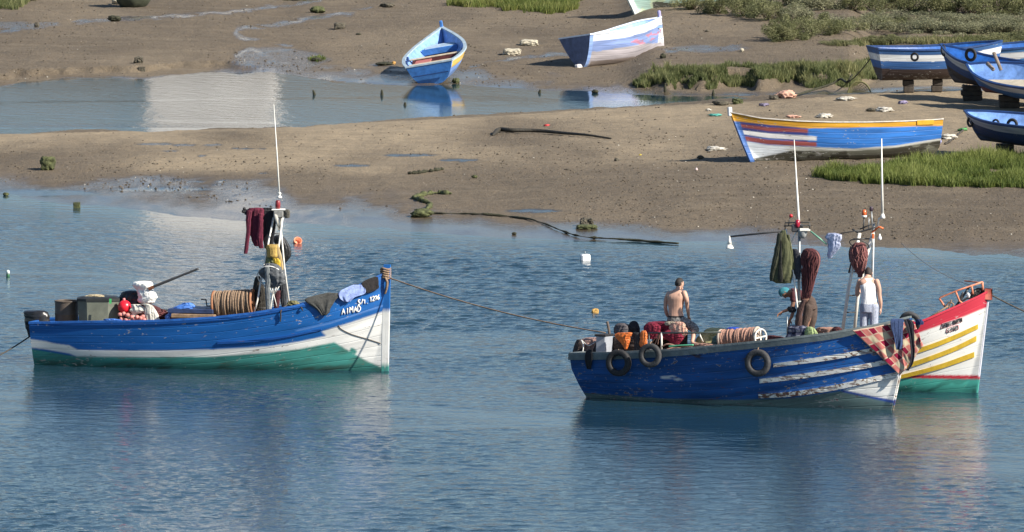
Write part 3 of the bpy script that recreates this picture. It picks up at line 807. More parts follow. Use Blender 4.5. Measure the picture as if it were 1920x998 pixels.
# ---- B: the flaking dark blue boat
pb0, pb1 = onz(1120, 740), onz(1673, 769.5)
LB = np.linalg.norm(pb1 - pb0)
DBL = (0.007, 0.075, 0.265)
def paintB(u, v, T, W_, X, Z, dz):
    bot = v > np.interp(u, [1060, 1100, 1250, 1380, 1480, 1579, 1640, 1674, 1700], [733, 737, 748, 750, 747, 733, 746, 754, 760])
    line = inpoly(u, v, [(1579, 731), (1640, 744), (1700, 755), (1700, 761), (1674, 756), (1579, 735)])
    wh = inpoly(u, v, [(1579, 731.5), (1640, 717), (1710, 700), (1720, 720), (1700, 756), (1674, 751), (1640, 745)])
    n = fbm(u * .03, v * .09, 41, 4)
    sc = inpoly(u, v, [(1238, 706), (1262, 704), (1270, 708), (1285, 714), (1278, 718), (1262, 711), (1240, 710)]) & (n > .47)
    brown = (np.exp(-((u - 1318) / 45) ** 2 - ((v - 676) / 12) ** 2) + np.exp(-((u - 1420) / 60) ** 2 - ((v - 716) / 14) ** 2) + (n - .5) * 2) > .95
    bow_sun = sstep(u, 1330, 1560)  # sunlit bow painted in: the blue brightens towards the bow
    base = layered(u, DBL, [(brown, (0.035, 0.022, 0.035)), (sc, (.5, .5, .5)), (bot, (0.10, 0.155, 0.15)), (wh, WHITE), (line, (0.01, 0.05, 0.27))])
    base[~(brown | sc | bot | wh | line)] *= (1 + .35 * bow_sun[~(brown | sc | bot | wh | line)])[:, None]
    return base
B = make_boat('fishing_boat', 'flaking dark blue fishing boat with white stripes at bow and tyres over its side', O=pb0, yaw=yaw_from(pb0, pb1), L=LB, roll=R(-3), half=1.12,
    trace=[(1050, 664), (1150, 662), (1250, 657), (1350, 648), (1450, 638), (1550, 626), (1620, 614), (1660, 606), (1708, 594), (1730, 588)],
    stem=((LB - .02, -.45), (LB, 0.0), (LB + .42, 2.15)), stern=((0.12, -.4), (0.0, 0.0), (-.12, .25), (-.26, .6), (-.30, 1.2)),
    plan=((0, .82), (.2, .97), (.45, 1.), (.68, .92), (.84, .66), (.94, .33), (1, 0.04)), secp=((0, .30), (.4, .24), (.65, .40), (.85, .70), (1, .95)),
    paint=paintB, m=pm_b, inner=m_greywood, deckm=m_deck, floor=0.80, rail=(0.10, 0.05), railm=m_greywood, NT=340, NW=110, planks=11)
hull_strip(B, 'rub_rail', [(1066, 664), (1150, 663), (1250, 658), (1350, 649), (1450, 639), (1550, 627), (1620, 615), (1690, 599)], [(1066, 675), (1150, 674), (1250, 669), (1350, 660), (1450, 650), (1550, 638), (1612, 626), (1690, 609)], m_greywood, 0.022, 90)
for tp, bt in (([(1451, 682), (1500, 675), (1560, 666), (1640, 652), (1685, 643)], [(1451, 689), (1500, 683), (1560, 675), (1640, 661), (1685, 652)]),
               ([(1425, 711), (1480, 704), (1560, 693), (1640, 679), (1690, 667)], [(1425, 719), (1480, 713), (1560, 702), (1640, 688), (1690, 677)]),
               ([(1423, 739), (1480, 735), (1560, 723), (1640, 706), (1686, 697)], [(1423, 747), (1480, 744), (1560, 733), (1640, 716), (1684, 706)])):
    hull_strip(B, 'stripe_plank', tp, bt, pm_strip, 0.03, 70)
stem_bar(B, np.linspace(-.4, 2.0, 40), lambda z: LB + np.interp(z, [0, 2.15], [0, .42]), lambda v: (.09, .12, .12) if v > 760 else ((0.01, 0.04, 0.2) if v > 750 else WHITE), pm_strip, .03, .05)

# ---- C: the white boat with yellow stripes, rafted behind
pc1 = onz(1831, 737); yc = R(-17); LC = 7.4; hC = np.array([math.cos(yc), math.sin(yc), 0]); pc0 = pc1 - hC * LC
YEL = (0.55, 0.36, 0.03)
def paintC(u, v, T, W_, X, Z, dz):
    red = v < np.interp(u, [1500, 1680, 1732, 1800, 1838, 1860], [650, 640, 621, 597, 581, 573])
    teal = v > np.interp(u, [1500, 1687, 1833, 1860], [711, 709, 711, 711])
    rl = (v > np.interp(u, [1500, 1687, 1833], [704, 703, 704])) & ~teal
    c = layered(u, WHITE, [(teal, (0.06, 0.33, 0.27)), (rl, (0.45, 0.02, 0.04)), (red, (0.50, 0.03, 0.055))])
    n = fbm(X * 3.5 - Z * 7, Z * 4 + X, 44, 4)
    c[teal] *= (1.1 - .4 * sstep(n, .44, .68) - .45 * sstep(.18 - Z, -.06, .14))[teal][:, None]
    return c
Cb = make_boat('fishing_boat', 'white fishing boat with red top band and yellow stripes behind dark blue boat', O=pc0, yaw=yc, L=LC, roll=R(-2), half=1.05,
    trace=[(1150, 672), (1300, 662), (1450, 648), (1600, 630), (1690, 613), (1735, 600), (1800, 572), (1835, 556), (1850, 548), (1870, 538)],
    stem=((LC - .03, -.5), (LC, 0.0), (LC + .27, 2.5)), stern=((0.1, -.4), (0, 0), (-.1, 1.2)),
    plan=((0, .8), (.2, .97), (.45, 1.), (.68, .92), (.84, .64), (.94, .31), (1, 0.04)), secp=((0, .3), (.4, .26), (.65, .42), (.85, .72), (1, .95)),
    paint=paintC, m=pm_c, inner=m_whitewood, deckm=m_deck, floor=0.80, railm=m_redwood, NT=260, NW=90, planks=11)
m_yel = mat('yellow_stripe_paint', YEL, 0.5, 0.18, 5, 0.004)
for tp, bt in (([(1640, 677), (1735, 649), (1790, 628), (1834, 608)], [(1640, 686), (1735, 658), (1790, 637), (1834, 617)]),
               ([(1640, 700), (1726, 674), (1790, 650), (1831, 630)], [(1640, 709), (1726, 683), (1790, 659), (1831, 640)]),
               ([(1660, 712), (1687, 704), (1760, 684), (1827, 660)], [(1660, 718), (1687, 711), (1760, 693), (1827, 670)])):
    hull_strip(Cb, 'stripe_plank', tp, bt, m_yel, 0.03, 60)
zz = np.linspace(-.5, 2.2, 12)
stem_bar(Cb, np.linspace(-.5, 2.25, 50), lambda z: LC + np.interp(z, [0, 2.5], [0, .27]), lambda v: (.06, .30, .25) if v > 711 else ((.45, .02, .04) if v > 704 else (.60, .60, .66)), pm_c, .05, .11)
q = MB(); q.box(Cb.W(LC + .24, 0, 2.22), (.16, .14, .26), np.stack([Cb.H, Cb.Lt, Cb.Up]), bev=.015); q.build('stem_head', mat('rusty_red_wood', (.26, .05, .03), .7, .3, 8), Cb.root)
lettering(Cb, 'lettering', [('FATNI-RHAYM', 1767, 616, 1805, 603, 7.5, 2.5), ('S-1163', 1777, 624, 1797, 617.5, 7, 2.4)], m_letter_k, .0085, .02)
q = MB()
for P in ([(1764, 617), (1767, 607), (1804, 595), (1803, 604), (1764, 617)], [(1774, 624), (1776, 616), (1797, 609), (1798, 617), (1774, 624)]):
    P = np.array(P, float); P = np.concatenate([np.linspace(P[i], P[i + 1], 6) for i in range(4)])
    q.tube(hull_pt(Cb, P[:, 0], P[:, 1], .012), .007, 5)
q.build('letter_outline', m_letter_r, Cb.root)

# stem of A, its letters and rubbing plank
LA = A.L
zt = 2.44
zz = np.linspace(-.4, zt, 24)
sx = LA + np.interp(zz, [0, 2.3], [0, .03]) + .015
cz = np.interp(zz, [0], [0])
def stemcol():
    V = []; F = []; col = []
    P = A.W(sx, 0 * zz, zz); k = len(zz)
    for i in range(k):
        for (a, c) in ((-.10, -.055), (.05, -.045), (.05, .045), (-.10, .055)):
            V.append(P[i] + A.H * a + A.Lt * c)
            vv = proj(P[i])[1]
            col.append((*(BLUE if vv < 583 else (WHITE if vv < 688 else TEAL)), .3))
    F = [[i * 4 + j, i * 4 + (j + 1) % 4, (i + 1) * 4 + (j + 1) % 4, (i + 1) * 4 + j] for i in range(k - 1) for j in range(4)] + [[3, 2, 1, 0], [(k - 1) * 4 + j for j in range(4)]]
    V = np.array(V)
    return mesh_obj('stem', V, F, pm_a, A.root, False, attrs={'paint': ('FLOAT_COLOR', col), 'hullco': ('FLOAT_VECTOR', np.stack([V[:, 0], 0 * V[:, 0] + .5, V[:, 2]], -1))})
stemcol()
lettering(A, 'lettering', [('AIMAD', 641, 591, 678, 583, 11, 6), ('S/1.', 671.5, 572, 692, 568.5, 8.5, 4.2), ('1276', 693.5, 567, 712, 561, 8.5, 4)], m_letter_w, .014, .014)
hull_strip(A, 'rub_rail', [(408, 641), (470, 638), (540, 629), (603, 616)], [(408, 645.5), (470, 642), (540, 632.5), (603, 619.5)], pm_a, 0.03, 50, paint=(0.011, 0.08, 0.31))
hull_strip(A, 'wale', [(57, 606), (150, 605), (300, 603), (400, 597), (470, 589), (550, 576), (600, 563.5), (650, 547), (700, 524)], [(57, 611), (150, 610.5), (300, 608), (400, 602), (470, 594), (550, 580), (600, 567.5), (650, 551), (700, 528)], pm_a, 0.02, 90, paint=(0.010, 0.085, 0.33), wear=.7)
q = MB(); q.tube(hull_pt(A, *spline([(635, 610), (640, 617), (660, 627), (690, 636), (714, 644)], 20).T, off=.012), .010, 5); q.build('hanging_line', mat('thin_dark_line', (.12, .10, .08), .8), A.root)

# ---- D: pale blue open boat on the mud, bow away
d0 = ground(np.array(812.), np.array(157.0)); 
PB = (0.15, 0.30, 0.66)
def paintD(u, v, T, W_, X, Z, dz):
    yb = (dz > .06) & (dz < .26) & (T > .02) & (T < .72)
    g = Z < .10 + .05 * fbm(X * 3, Z * 0, 51, 3)
    rail = dz < .06
    return layered(u, (0.17, 0.30, 0.62), [(yb, (0.62, 0.42, 0.10)), (g, (0.06, 0.08, 0.035)), (rail, (.42, .50, .58))])
m_tr = mat('blue_transom_paint', (0.045, 0.17, 0.47), 0.5, 0.3, 4, 0.006)
D = make_boat('rowing_boat', 'open pale blue boat lying at creek edge with its stern towards the water', O=d0 + np.array([0, 0, -.06]), yaw=R(85), L=5.0, roll=R(-10), pitch=R(5.2), half=1.02, zk=0.0, zkb=.25,
    sheer=((0, .72), (.3, .72), (.6, .78), (.85, .93), (1, 1.08)), stem=((4.5, 0), (4.75, .4), (5.05, 1.16)), stern=((.12, 0), (-.08, .8)),
    plan=((0, .74), (.2, .93), (.42, 1.), (.65, .84), (.85, .46), (1, .03)), secp=((0, .30), (.4, .32), (.7, .5), (1, .9)),
    paint=paintD, m=pm_old, inner=m_paleblue, deckm=mat('red_brown_sole', (.16, .05, .04), .7, .3, 5), floor=.42, rail=(.09, .045), railm=mat('grey_blue_rail', (.30, .38, .44), .6, .25, 6), transom_m=m_tr, NT=140, NW=50)
def thwart(b, x, z, wd=.22, th=.05, mm=None, name='thwart', half=None, x2=None):
    i = int(np.argmin(np.abs(b.X[:, -1] - x))); j = int(np.argmin(np.abs(b.Z[i] - z))); h_ = half if half is not None else b.Yh[i, j] - .07
    q = MB(); q.box(b.W(np.array(x), np.array(0.), np.array(z)), (wd, 2 * h_, th), np.stack([b.H, b.Lt, b.Up]), bev=.01)
    return q.build(name, mm or m_paleblue, b.root, False)
m_thw = mat('bare_thwart_wood', (.50, .42, .31), .7, .2, 6)
m_thwr = mat('dark_red_thwart', (.10, .025, .025), .7, .3, 6)
for x, z in ((1.0, .60), (2.2, .60)):
    thwart(D, x, z, .16, .04, m_thw); thwart(D, x - .02, z - .14, .1, .24, m_thwr, 'thwart_board')
thwart(D, .06, .69, .22, .05, mat('worn_stern_seat', (.26, .34, .42), .7, .25, 6), 'stern_seat'); 
thwart(D, 3.75, .66, .7, .05, mat('worn_grey_blue', (.34, .45, .55), .7, .25, 5), 'foredeck'); thwart(D, 3.40, .58, .05, .2, m_tr, 'bulkhead')
q = MB(); q.box(D.W(np.array(1.6), np.array(.38), np.array(.56)), (.7, .5, .04), np.stack([D.H, D.Lt, D.Up])); q.build('hatch', mat('faded_red_wood', (.42, .13, .11), .7, .2), D.root, False)
q = MB(); q.box(D.W(np.array(-.07), np.array(0.), np.array(.38)), (.05, 1.16, .035), np.stack([D.H, D.Lt, D.Up])); q.build('transom_rail', m_darkblue, D.root, False)
q = MB(); q.box(D.W(np.array(5.02), np.array(0.), np.array(1.12)), (.11, .10, .34), np.stack([D.H, D.Lt, D.Up]), bev=.02); q.build('stem_head', m_tr, D.root, False)
for x in (.35, .95, 1.35, 2.0):
    i = int(np.argmin(np.abs(D.X[:, -1] - x))); 
    for sg in (1, -1):
        q = MB(); q.box(D.W(np.array(x), np.array(sg * (D.Yh[i, -1] - .11)), np.array(D.zs[i] - .07)), (.12, .09, .16), np.stack([D.H, D.Lt, D.Up]), bev=.015); q.build('knee', m_darkblue, D.root, False)

# ---- E: white and pale blue boat, stern towards us, on the mud
e0 = ground(np.array(1090.), np.array(126.)); e1 = ground(np.array(1238.), np.array(112.))
LE = 4.25
def paintE(u, v, T, W_, X, Z, dz):
    wb = (dz < .24) & (dz > .03); lo = Z < .50 + .10 * sstep(T) + (fbm(X * 1.2, 0 * Z, 55, 3) - .5) * .12
    low2 = Z < .2
    n = fbm(X * 2.5, Z * 16, 57, 4)
    red = (~lo) & (dz > .34) & (T > .42) & (n > .52) & (dz < .62)
    wm = (~lo) & (T > .88) & (dz > .30) & (n < .5)
    return layered(u, (0.21, 0.29, 0.55), [(red & (n > .56), (.44, .20, .28)), (wm, WHITE), (lo, (.38, .35, .37)), (low2 & (T > .05) & (T < .9), (.22, .18, .16)), (wb, (.70, .72, .76)), (T < .035, (.25, .38, .7))])
m_trE = mat('shade_blue_transom', (.085, .12, .22), .6, .25, 5)  # stern board blue darkened to imitate its shaded side
E = make_boat('rowing_boat', 'white and pale blue open boat tilted on the mud, shade-coloured stern board towards creek', O=e0 + np.array([0, 0, -.05]), yaw=R(50), L=LE, roll=R(-9), half=.90, zk=0.0, zkb=.05,
    trace=[(1090, 66), (1102, 65), (1140, 61), (1180, 55), (1210, 47), (1228, 39), (1236, 34), (1245, 30)], stem=((LE, 0), (LE + .06, .5), (LE + .10, 1.5)), stern=((0, 0), (-.16, 1.1)),
    plan=((0, .74), (.2, .93), (.45, 1.), (.7, .84), (.88, .48), (1, .04)), secp=((0, .55), (.4, .36), (.7, .5), (1, .95)),
    paint=paintE, m=pm_old, inner=m_paleblue, deckm=m_deck, floor=.42, rail=(.08, .045), railm=mat('white_blue_rail', (.62, .68, .76), .5, .15), transom_m=m_trE, NT=140, NW=50)
thwart(E, 1.2, .8, .2); thwart(E, LE * .82, 1.1, .7, name='foredeck')
q = MB(); q.box(E.W(np.array(LE + .06), np.array(0.), np.array(1.52)), (.11, .11, .30), np.stack([E.H, E.Lt, E.Up]), bev=.03); q.build('stem_head', mat('lilac_paint', (.30, .28, .48), .6), E.root, False)
q = MB(); q.box(E.W(np.array(.30), np.array(0.), np.array(-.02)), (1.1, .16, .34), np.stack([E.H, E.Lt, E.Up]), bev=.03); q.build('skeg', mat('dirty_white_paint', (.6, .57, .55), .6, .15), E.root, False)

# ---- F: blue boat with orange top plank, bow to the left
f1 = ground(np.array(1408.), np.array(304.)); f0 = ground(np.array(1745.), np.array(292.)); LF = np.linalg.norm((f1 - f0)[:2])
def paintF(u, v, T, W_, X, Z, dz):
    org = v < np.interp(u, [1365, 1374, 1444, 1516, 1640, 1751], [226, 227, 234.5, 241, 239, 236.5])
    r1 = inpoly(u, v, [(1376, 231), (1440, 239), (1515, 243), (1515, 249), (1440, 246), (1378, 237)])
    w1 = inpoly(u, v, [(1380, 243), (1440, 250), (1531, 256), (1531, 264), (1440, 259), (1383, 250)])
    r2 = inpoly(u, v, [(1384, 254), (1440, 262), (1531, 267), (1531, 275), (1440, 271), (1387, 262)])
    gap = inpoly(u, v, [(1372, 226), (1515, 241), (1515, 267), (1384, 254)])
    lowb = v > np.interp(u, [1380, 1388, 1440, 1531, 1600, 1680, 1760], [261, 263, 272, 276, 279, 273, 260])
    whbow = lowb & (u < 1480 + 10 * np.sin(v)) & (v < np.interp(u, [1388, 1405, 1440, 1500], [305, 299, 292, 279]))
    thin = lowb & (v < np.interp(u, [1480, 1600, 1680, 1760], [283, 283, 277, 264]))
    n = fbm(X * 2, Z * 5, 61, 4)
    return layered(u, (0.025, 0.16, 0.52), [(lowb, (.045, .042, .030)), (lowb & (n > .56), (.13, .13, .10)), (thin, (.5, .5, .46)), (whbow, (.52, .56, .60)), (gap, (0.03, 0.05, 0.22)), (r1 | r2, (.30, .07, .065)), (w1, (.66, .66, .66)), (org, (.58, .30, .025)), ((T > .975) & ~org, (.05, .14, .40))])  # stained bottom coloured darker still for the shade under the hull
F_ = make_boat('rowing_boat', 'blue boat with orange top plank and striped bow lying on the sand', O=f0 + np.array([0, 0, -.05]), yaw=yaw_from(f0, f1), L=LF, roll=R(6.5), half=.95, zk=0.0, zkb=.0,
    trace=[(1355, 207), (1372, 211), (1426, 221.5), (1498, 227), (1560, 229), (1625, 229), (1700, 227), (1751, 224.5), (1770, 223)], stem=((LF, 0), (LF + .25, .6), (LF + .62, 1.6)), stern=((0, 0), (-.10, .3), (-.12, 1.3)),
    plan=((0, .74), (.2, .92), (.45, 1.), (.7, .86), (.88, .50), (1, .04)), secp=((0, .42), (.4, .33), (.7, .46), (1, .9)), paint=paintF, m=pm_old, inner=m_paleblue, deckm=m_deck, floor=.42, rail=(.08, .03), railm=mat('pale_worn_rail', (.45, .42, .38), .6, .25), NT=200, NW=70, keel_up=.0)
hull_strip(F_, 'stern_plank', [(1719, 226), (1735, 225.5), (1750, 225)], [(1719, 234.5), (1735, 234), (1750, 233.5)], mat('orange_plank_paint', (.60, .33, .03), .5, .15), .03, 12, both=False)
q = MB(); q.box(F_.W(np.array(LF + .58), np.array(0.), np.array(1.50)), (.12, .10, .26), np.stack([F_.H, F_.Lt, F_.Up]), bev=.02); q.build('stem_head', mat('pale_stem_head', (.50, .52, .55), .6, .2), F_.root, False)
thwart(F_, 1.0, .9, .25); thwart(F_, 2.6, .9, .25)

# ---- G: pale green boat, only its bow foot reaches into the picture
g1 = ground(np.array(1190.), np.array(27.)); g0 = ground(np.array(1420.), np.array(2.)); LG = 5.2
def paintG(u, v, T, W_, X, Z, dz):
    n = fbm(X * 2, Z * 3, 71, 4)
    return layered(u, (.36, .52, .46), [(n > .5, (.48, .58, .40)), (n > .58, (.16, .30, .16)), ((Z < .25 + n * .3) & (T < .85), (.07, .075, .06)), (T > .965, (.62, .68, .66))])
hG = (g0 - g1)[:2]; hG /= np.linalg.norm(hG)
G = make_boat('rowing_boat', 'pale green boat cut by the top edge, its foot standing on the mud', O=g1 + np.array([hG[0] * LG, hG[1] * LG, -.03]), yaw=math.atan2(-hG[1], -hG[0]), L=LG, roll=R(5), half=.95, zk=0.0,
    sheer=((0, .85), (.4, .85), (.75, 1.05), (1, 1.5)), stem=((LG, 0), (LG + .35, .7), (LG + .55, 1.6)), stern=((0, 0), (-.1, 1.)), secp=((0, .42), (.4, .33), (.7, .46), (1, .9)),
    paint=paintG, m=pm_old, inner=m_paleblue, deckm=m_deck, floor=.42, railm=m_whitewood, NT=120, NW=50)

# ---- the boats laid up on blocks at the right
def blocks(b, label, xs, mm, sz=(.34, .34)):
    """stack of timbers from the ground up to the keel"""
    for i, x in enumerate(xs):
        p = b.W(np.array(x), np.array(0.), np.array(0.)); gz = float(hland(p[:1], p[1:2])[0])
        t_ = empty('keel_block', (p[0], p[1], gz), label[i] if isinstance(label, list) else label, 'block', 'keel blocks under the laid-up boats')
        h_ = p[2] - gz; k = max(1, int(round(h_ / .17))); hh = h_ / k
        for j in range(k):
            q = MB(); q.box((p[0] + random.uniform(-.03, .03), p[1], gz + hh * (j + .5)), (sz[0] * random.uniform(.9, 1.1), sz[1] * random.uniform(1, 1.3), hh * .98), bev=.02); q.build('timber', mm, t_, False)
m_block = mat('dark_timber', (.045, .036, .028), .85, .4, 6, .01)
def bands(white, blue, low, wcol=(.6, .62, .64), top=.05, topc=(.012, .05, .2), w0=.05, w1=.20, b1=.52):
    def f(u, v, T, W_, X, Z, dz):
        return layered(u, low, [(dz < b1, blue), ((dz < w1) & (dz > w0), wcol), (dz <= w0, topc)])
    return f
h0 = ground(np.array(1725.), np.array(174.))
Hb = make_boat('laid_up_boat', 'dark blue laid-up boat with white band and brown bottom on two blocks', O=at(1651, 151, h0[1]), yaw=R(15), L=3.7, half=.90, zk=0.0, zkb=0.0,
    sheer=((0, 1.02), (.3, .98), (.6, 1.0), (1, 1.15)), stem=((3.7, 0), (3.95, 1.2)), stern=((0, 0), (-.27, 1.02)), plan=((0, .7), (.2, .9), (.45, 1.), (.7, .86), (.88, .50), (1, .04)), secp=((0, .35), (.4, .33), (.7, .46), (1, .9)),
    paint=bands(None, (.035, .12, .34), (.055, .035, .032), (.72, .74, .76), w0=.17, w1=.37, b1=.62, topc=(.03, .10, .27)), m=pm_old, inner=m_bluewood, deckm=m_deck, floor=.42, railm=m_darkblue, NT=120, NW=50, group='boats laid up on blocks')
blocks(Hb, ['timber block under the brown bottom nearest the boat end', 'timber block under the brown bottom further along'], [.92, 1.85], m_block)
i1 = ground(np.array(1805.), np.array(185.))
def mk(name, label, bow_top, ztop, yaw, Y, L=5.2, half=.95, paint=None, roll=0, inner=None, sheer=None, keelv=None, rake=.35, fl=.42):
    """boat placed by where its bow top is seen"""
    hx = np.array([math.cos(yaw), math.sin(yaw), 0]); pt = at(*bow_top, Y); O = pt - hx * (L + rake) - np.array([0, 0, ztop])
    return make_boat('laid_up_boat', label, O=O, yaw=yaw, L=L, roll=roll, half=half, zk=0.0, zkb=0.05, sheer=sheer or ((0, ztop - .5), (.4, ztop - .5), (.75, ztop - .35), (1, ztop)),
        stem=((L - .25, 0), (L, .3), (L + rake, ztop)), stern=((0, 0), (-.15, ztop - .4)), secp=((0, .40), (.4, .33), (.7, .46), (1, .9)), plan=((0, .76), (.2, .94), (.45, 1.), (.7, .86), (.88, .52), (1, .04)),
        paint=paint, m=pm_old, inner=inner or m_paleblue, deckm=mat('beige_sole', (.42, .37, .28), .8, .2, 4), floor=fl, railm=m_darkblue, NT=120, NW=50, group='boats laid up on blocks')
YI = i1[1]
Jb = mk('laid_up_boat', 'long blue laid-up boat with broad white band furthest back at right edge', (2080, 58), 1.5, R(6), YI + 14, L=4.6, half=1.1, paint=bands(None, (.05, .20, .46), (.06, .04, .035), (.78, .79, .80), w0=.14, w1=.36, b1=.95, topc=(.05, .16, .36)), inner=m_bluewood, sheer=((0, .95), (.4, 1.05), (.75, 1.25), (1, 1.5)))
blocks(Jb, ['timber block under the furthest long blue boat', 'second timber block under the furthest long blue boat'], [1.4, 3.4], m_block)
Ib = mk('laid_up_boat', 'blue laid-up boat with grey band and a tyre hung at its pointed bow', (1766, 83), 1.2, R(136), YI, L=4.6, paint=bands(None, (.025, .07, .21), (.06, .045, .042), (.42, .46, .52), w0=.07, w1=.30, b1=.62), inner=m_bluewood, roll=R(-2))
blocks(Ib, ['heap of dark timbers under the boat with the tyre bow', 'rear timber stack under the boat with the tyre bow'], [3.7, 1.2], m_block, (.6, .4))
k1 = ground(np.array(1872.), np.array(199.)); YK = k1[1]
Kb = mk('laid_up_boat', 'blue laid-up boat showing its beige inside, heeled on a dark block', (1823, 117), .92, R(137), YK, L=4.4, half=1.0, paint=bands(None, (.05, .14, .36), (.16, .06, .05), (.44, .46, .52), w0=.06, w1=.26, b1=.66), roll=R(-17), inner=m_paleblue, sheer=((0, .66), (.4, .68), (.75, .76), (1, .92)))
blocks(Kb, ['broad dark block under the boat with the beige inside', 'rear dark block under the boat with the beige inside'], [3.3, 1.2], m_block, (.62, .5))
l1 = ground(np.array(1872.), np.array(287.)); YL = l1[1]
Lb = mk('laid_up_boat', 'navy laid-up boat with pale blue inside and round fenders, nearest at right edge', (1812, 207), .88, R(138), YL, L=4.6, half=1.0, paint=bands(None, (.02, .05, .14), (.022, .035, .06), (.36, .38, .44), w0=.06, w1=.26, b1=.62), roll=R(-5), inner=m_paleblue, sheer=((0, .70), (.4, .72), (.75, .77), (1, .88)))
blocks(Lb, ['dark block under the nearest navy laid-up boat', 'rear dark block under the nearest navy laid-up boat'], [3.5, 1.2], m_block, (.5, .45))
# ------------------------------------------------------------------ shapes for soft gear
def lump(name, rows, m, plane, depth=0.5, folds=0.10, kf=5, seed=0, parent=None, n=44, k=60, vstretch=1.0, cap=True, dmax=None, mx=None):
    """closed irregular body from left/right edges at several heights, creased like slack cloth; plane(u, v) gives the middle depth"""
    r = spline(rows, n); V = []; j = np.arange(k); q = 2 * math.pi * j / k; cq, sq = np.cos(q), np.sin(q)
    rg = lambda x, y, s: 1 - np.abs(2 * fbm(x, y, s, 2) - 1) * 2.2            # sharp ridges
    for i, (v, a, c) in enumerate(r):
        e = (fbm(np.array([v * .09 + seed, v * .09 + seed + 50]), np.array([seed * 1.7, seed * .3]), seed + 4, 3) - .5) * (c - a) * .22
        a += e[0]; c += e[1]
        if c < a + .6: a, c = (a + c) / 2 - .3, (a + c) / 2 + .3
        pl, pr = plane(a, v), plane(c, v)
        mid = (pl + pr) / 2; h = (pr - pl) / 2; w = np.linalg.norm(h)
        dv = np.array([0, 1.0, 0]) * min(w * depth, dmax or 9)
        y = i * 10.0 / n * vstretch
        f = 1 + folds * 1.7 * (rg(cq * kf * .55 + 7 * seed + y * .25, sq * kf * .55 + y * .22, seed) - .45) + folds * .8 * (rg(cq * 1.6 + y * 1.1, sq * 1.6 + 3 * seed - y * .6, seed + 31) - .45)
        V.append(mid + h * (cq * (1 + (f - 1) * .45))[:, None] + dv * (sq * f)[:, None] + np.array([0, 0, 1.0]) * (w * .10 * (fbm(cq * 1.5 + seed, sq * 1.5, seed + 8, 2) - .5) * (1 if i in (0, n - 1) else .6))[:, None])
    V = np.concatenate(V + [[np.mean(V[0], 0)], [np.mean(V[-1], 0)]])
    F = [[i * k + j, i * k + (j + 1) % k, (i + 1) * k + (j + 1) % k, (i + 1) * k + j] for i in range(n - 1) for j in range(k)]
    F += [[j, n * k, (j + 1) % k] for j in range(k)] + [[(n - 1) * k + (j + 1) % k, n * k + 1, (n - 1) * k + j] for j in range(k)]
    return mesh_obj(name, V, F, m, parent)

def drape(name, b, rows, m, off=0.035, fold=0.03, kf=3.0, seed=0, n=22, k=26, parent=None, th=.012, slide=None):
    """cloth lying over the near side of a boat; rows = (v, left u, right u)"""
    r = spline(rows, n); G = np.zeros((n, k, 3)); S = np.zeros((n, k, 3))
    s = np.linspace(0, 1, k)
    for i, (v, a, c) in enumerate(r):
        uu = a + (c - a) * s; vv = v + (slide or 0) * (s - .5)
        G[i] = hull_pt(b, uu, vv, 0.0)
        f = (fbm(s * kf * 2 + seed * 5 + .25 * i / n, np.full(k, .8 * i / n), seed, 3) - .3)
        G[i] += (b.Lt * b.ns) * (off + fold * 2.2 * f * (.35 + .65 * i / n))[:, None]
    q = MB(); q.sheet(G, th)
    return q.build(name, m, parent)

def boatplane(b, yoff=0.0): return lambda u, v: bp(b, u, v, yoff)
def pxrope(name, pts, m, r, parent=None, n=30, nseg=6):
    q = MB(); q.tube(spline(pts, n), r, nseg); return q.build(name, m, parent)

cloth = lambda n_, c, **k: mat(n_, c, k.pop('rough', .9), k.pop('var', .3), k.pop('scale', 9), k.pop('bump', .012), **k)
m_rope = mat('brown_rope', (.23, .155, .10), .9, .4, 30, .006)
m_ropep = mat('pinkish_rope', (.34, .19, .14), .9, .35, 30, .006)
m_roped = mat('dark_rope', (.05, .042, .034), .9, .3, 20, .004)
m_black = mat('black_rubber', (.016, .016, .018), .75, .35, 8, .006)
m_blackc = cloth('black_cloth', (.014, .014, .018))
m_steel = mat('galvanised_pipe', (.30, .32, .33), .45, .2, 8, metal=.6)
m_dsteel = mat('dark_pipe', (.05, .05, .05), .5, .3, 8)
m_whitep = mat('white_pipe_paint', (.72, .70, .64), .45, .14, 10)
m_rustyw = mat('rusty_white_paint', (.68, .65, .58), .55, .1, 10, col2=(.74, .72, .66))
m_rust = mat('rust', (.20, .07, .03), .85, .4, 10, .004)
m_maroonnet = mat('maroon_net', (.085, .024, .026), .95, .5, 26, .035, stretch=(1, 1, .5))
m_bagw = mat('white_plastic_bag', (.78, .77, .72), .5, .08, 6, .03, bscale=7)
m_blue = cloth('blue_tarp', (.07, .19, .55), rough=.5)
m_float = mat('pink_float', (.52, .20, .17), .6, .25, 10)

def strands(name, rows, plane, depth, m, r, parent, k=16, seed=0, sway=.22):
    """loose twine hanging over a net bundle"""
    rr = np.random.default_rng(seed); R_ = spline(rows, 22); q = MB()
    for i in range(k):
        w0 = rr.uniform(0, 6.28); a0, a1 = sorted(rr.uniform(0, 1, 2)); a1 = min(1, a0 + max(.4, a1 - a0)); P = []
        for t in np.linspace(a0, a1, 18):
            v, a, c = R_[min(21, int(t * 21))]; v = np.interp(t, np.linspace(0, 1, 22), R_[:, 0]); a = np.interp(t, np.linspace(0, 1, 22), R_[:, 1]); c = np.interp(t, np.linspace(0, 1, 22), R_[:, 2])
            w = w0 + sway * math.sin(t * 9 + i) + t * rr.normal(0, .05); pl, pr = plane(a, v), plane(c, v); h = (pr - pl) / 2
            P.append((pl + pr) / 2 + h * math.cos(w) * 1.06 + np.array([0, 1., 0]) * np.linalg.norm(h) * depth * math.sin(w) * 1.1)
        q.tube(P, r, 5)
    return q.build(name, m, parent)

# ------------------------------------------------------------------ gear on the boat on the left
P0 = boatplane(A, 0.0)
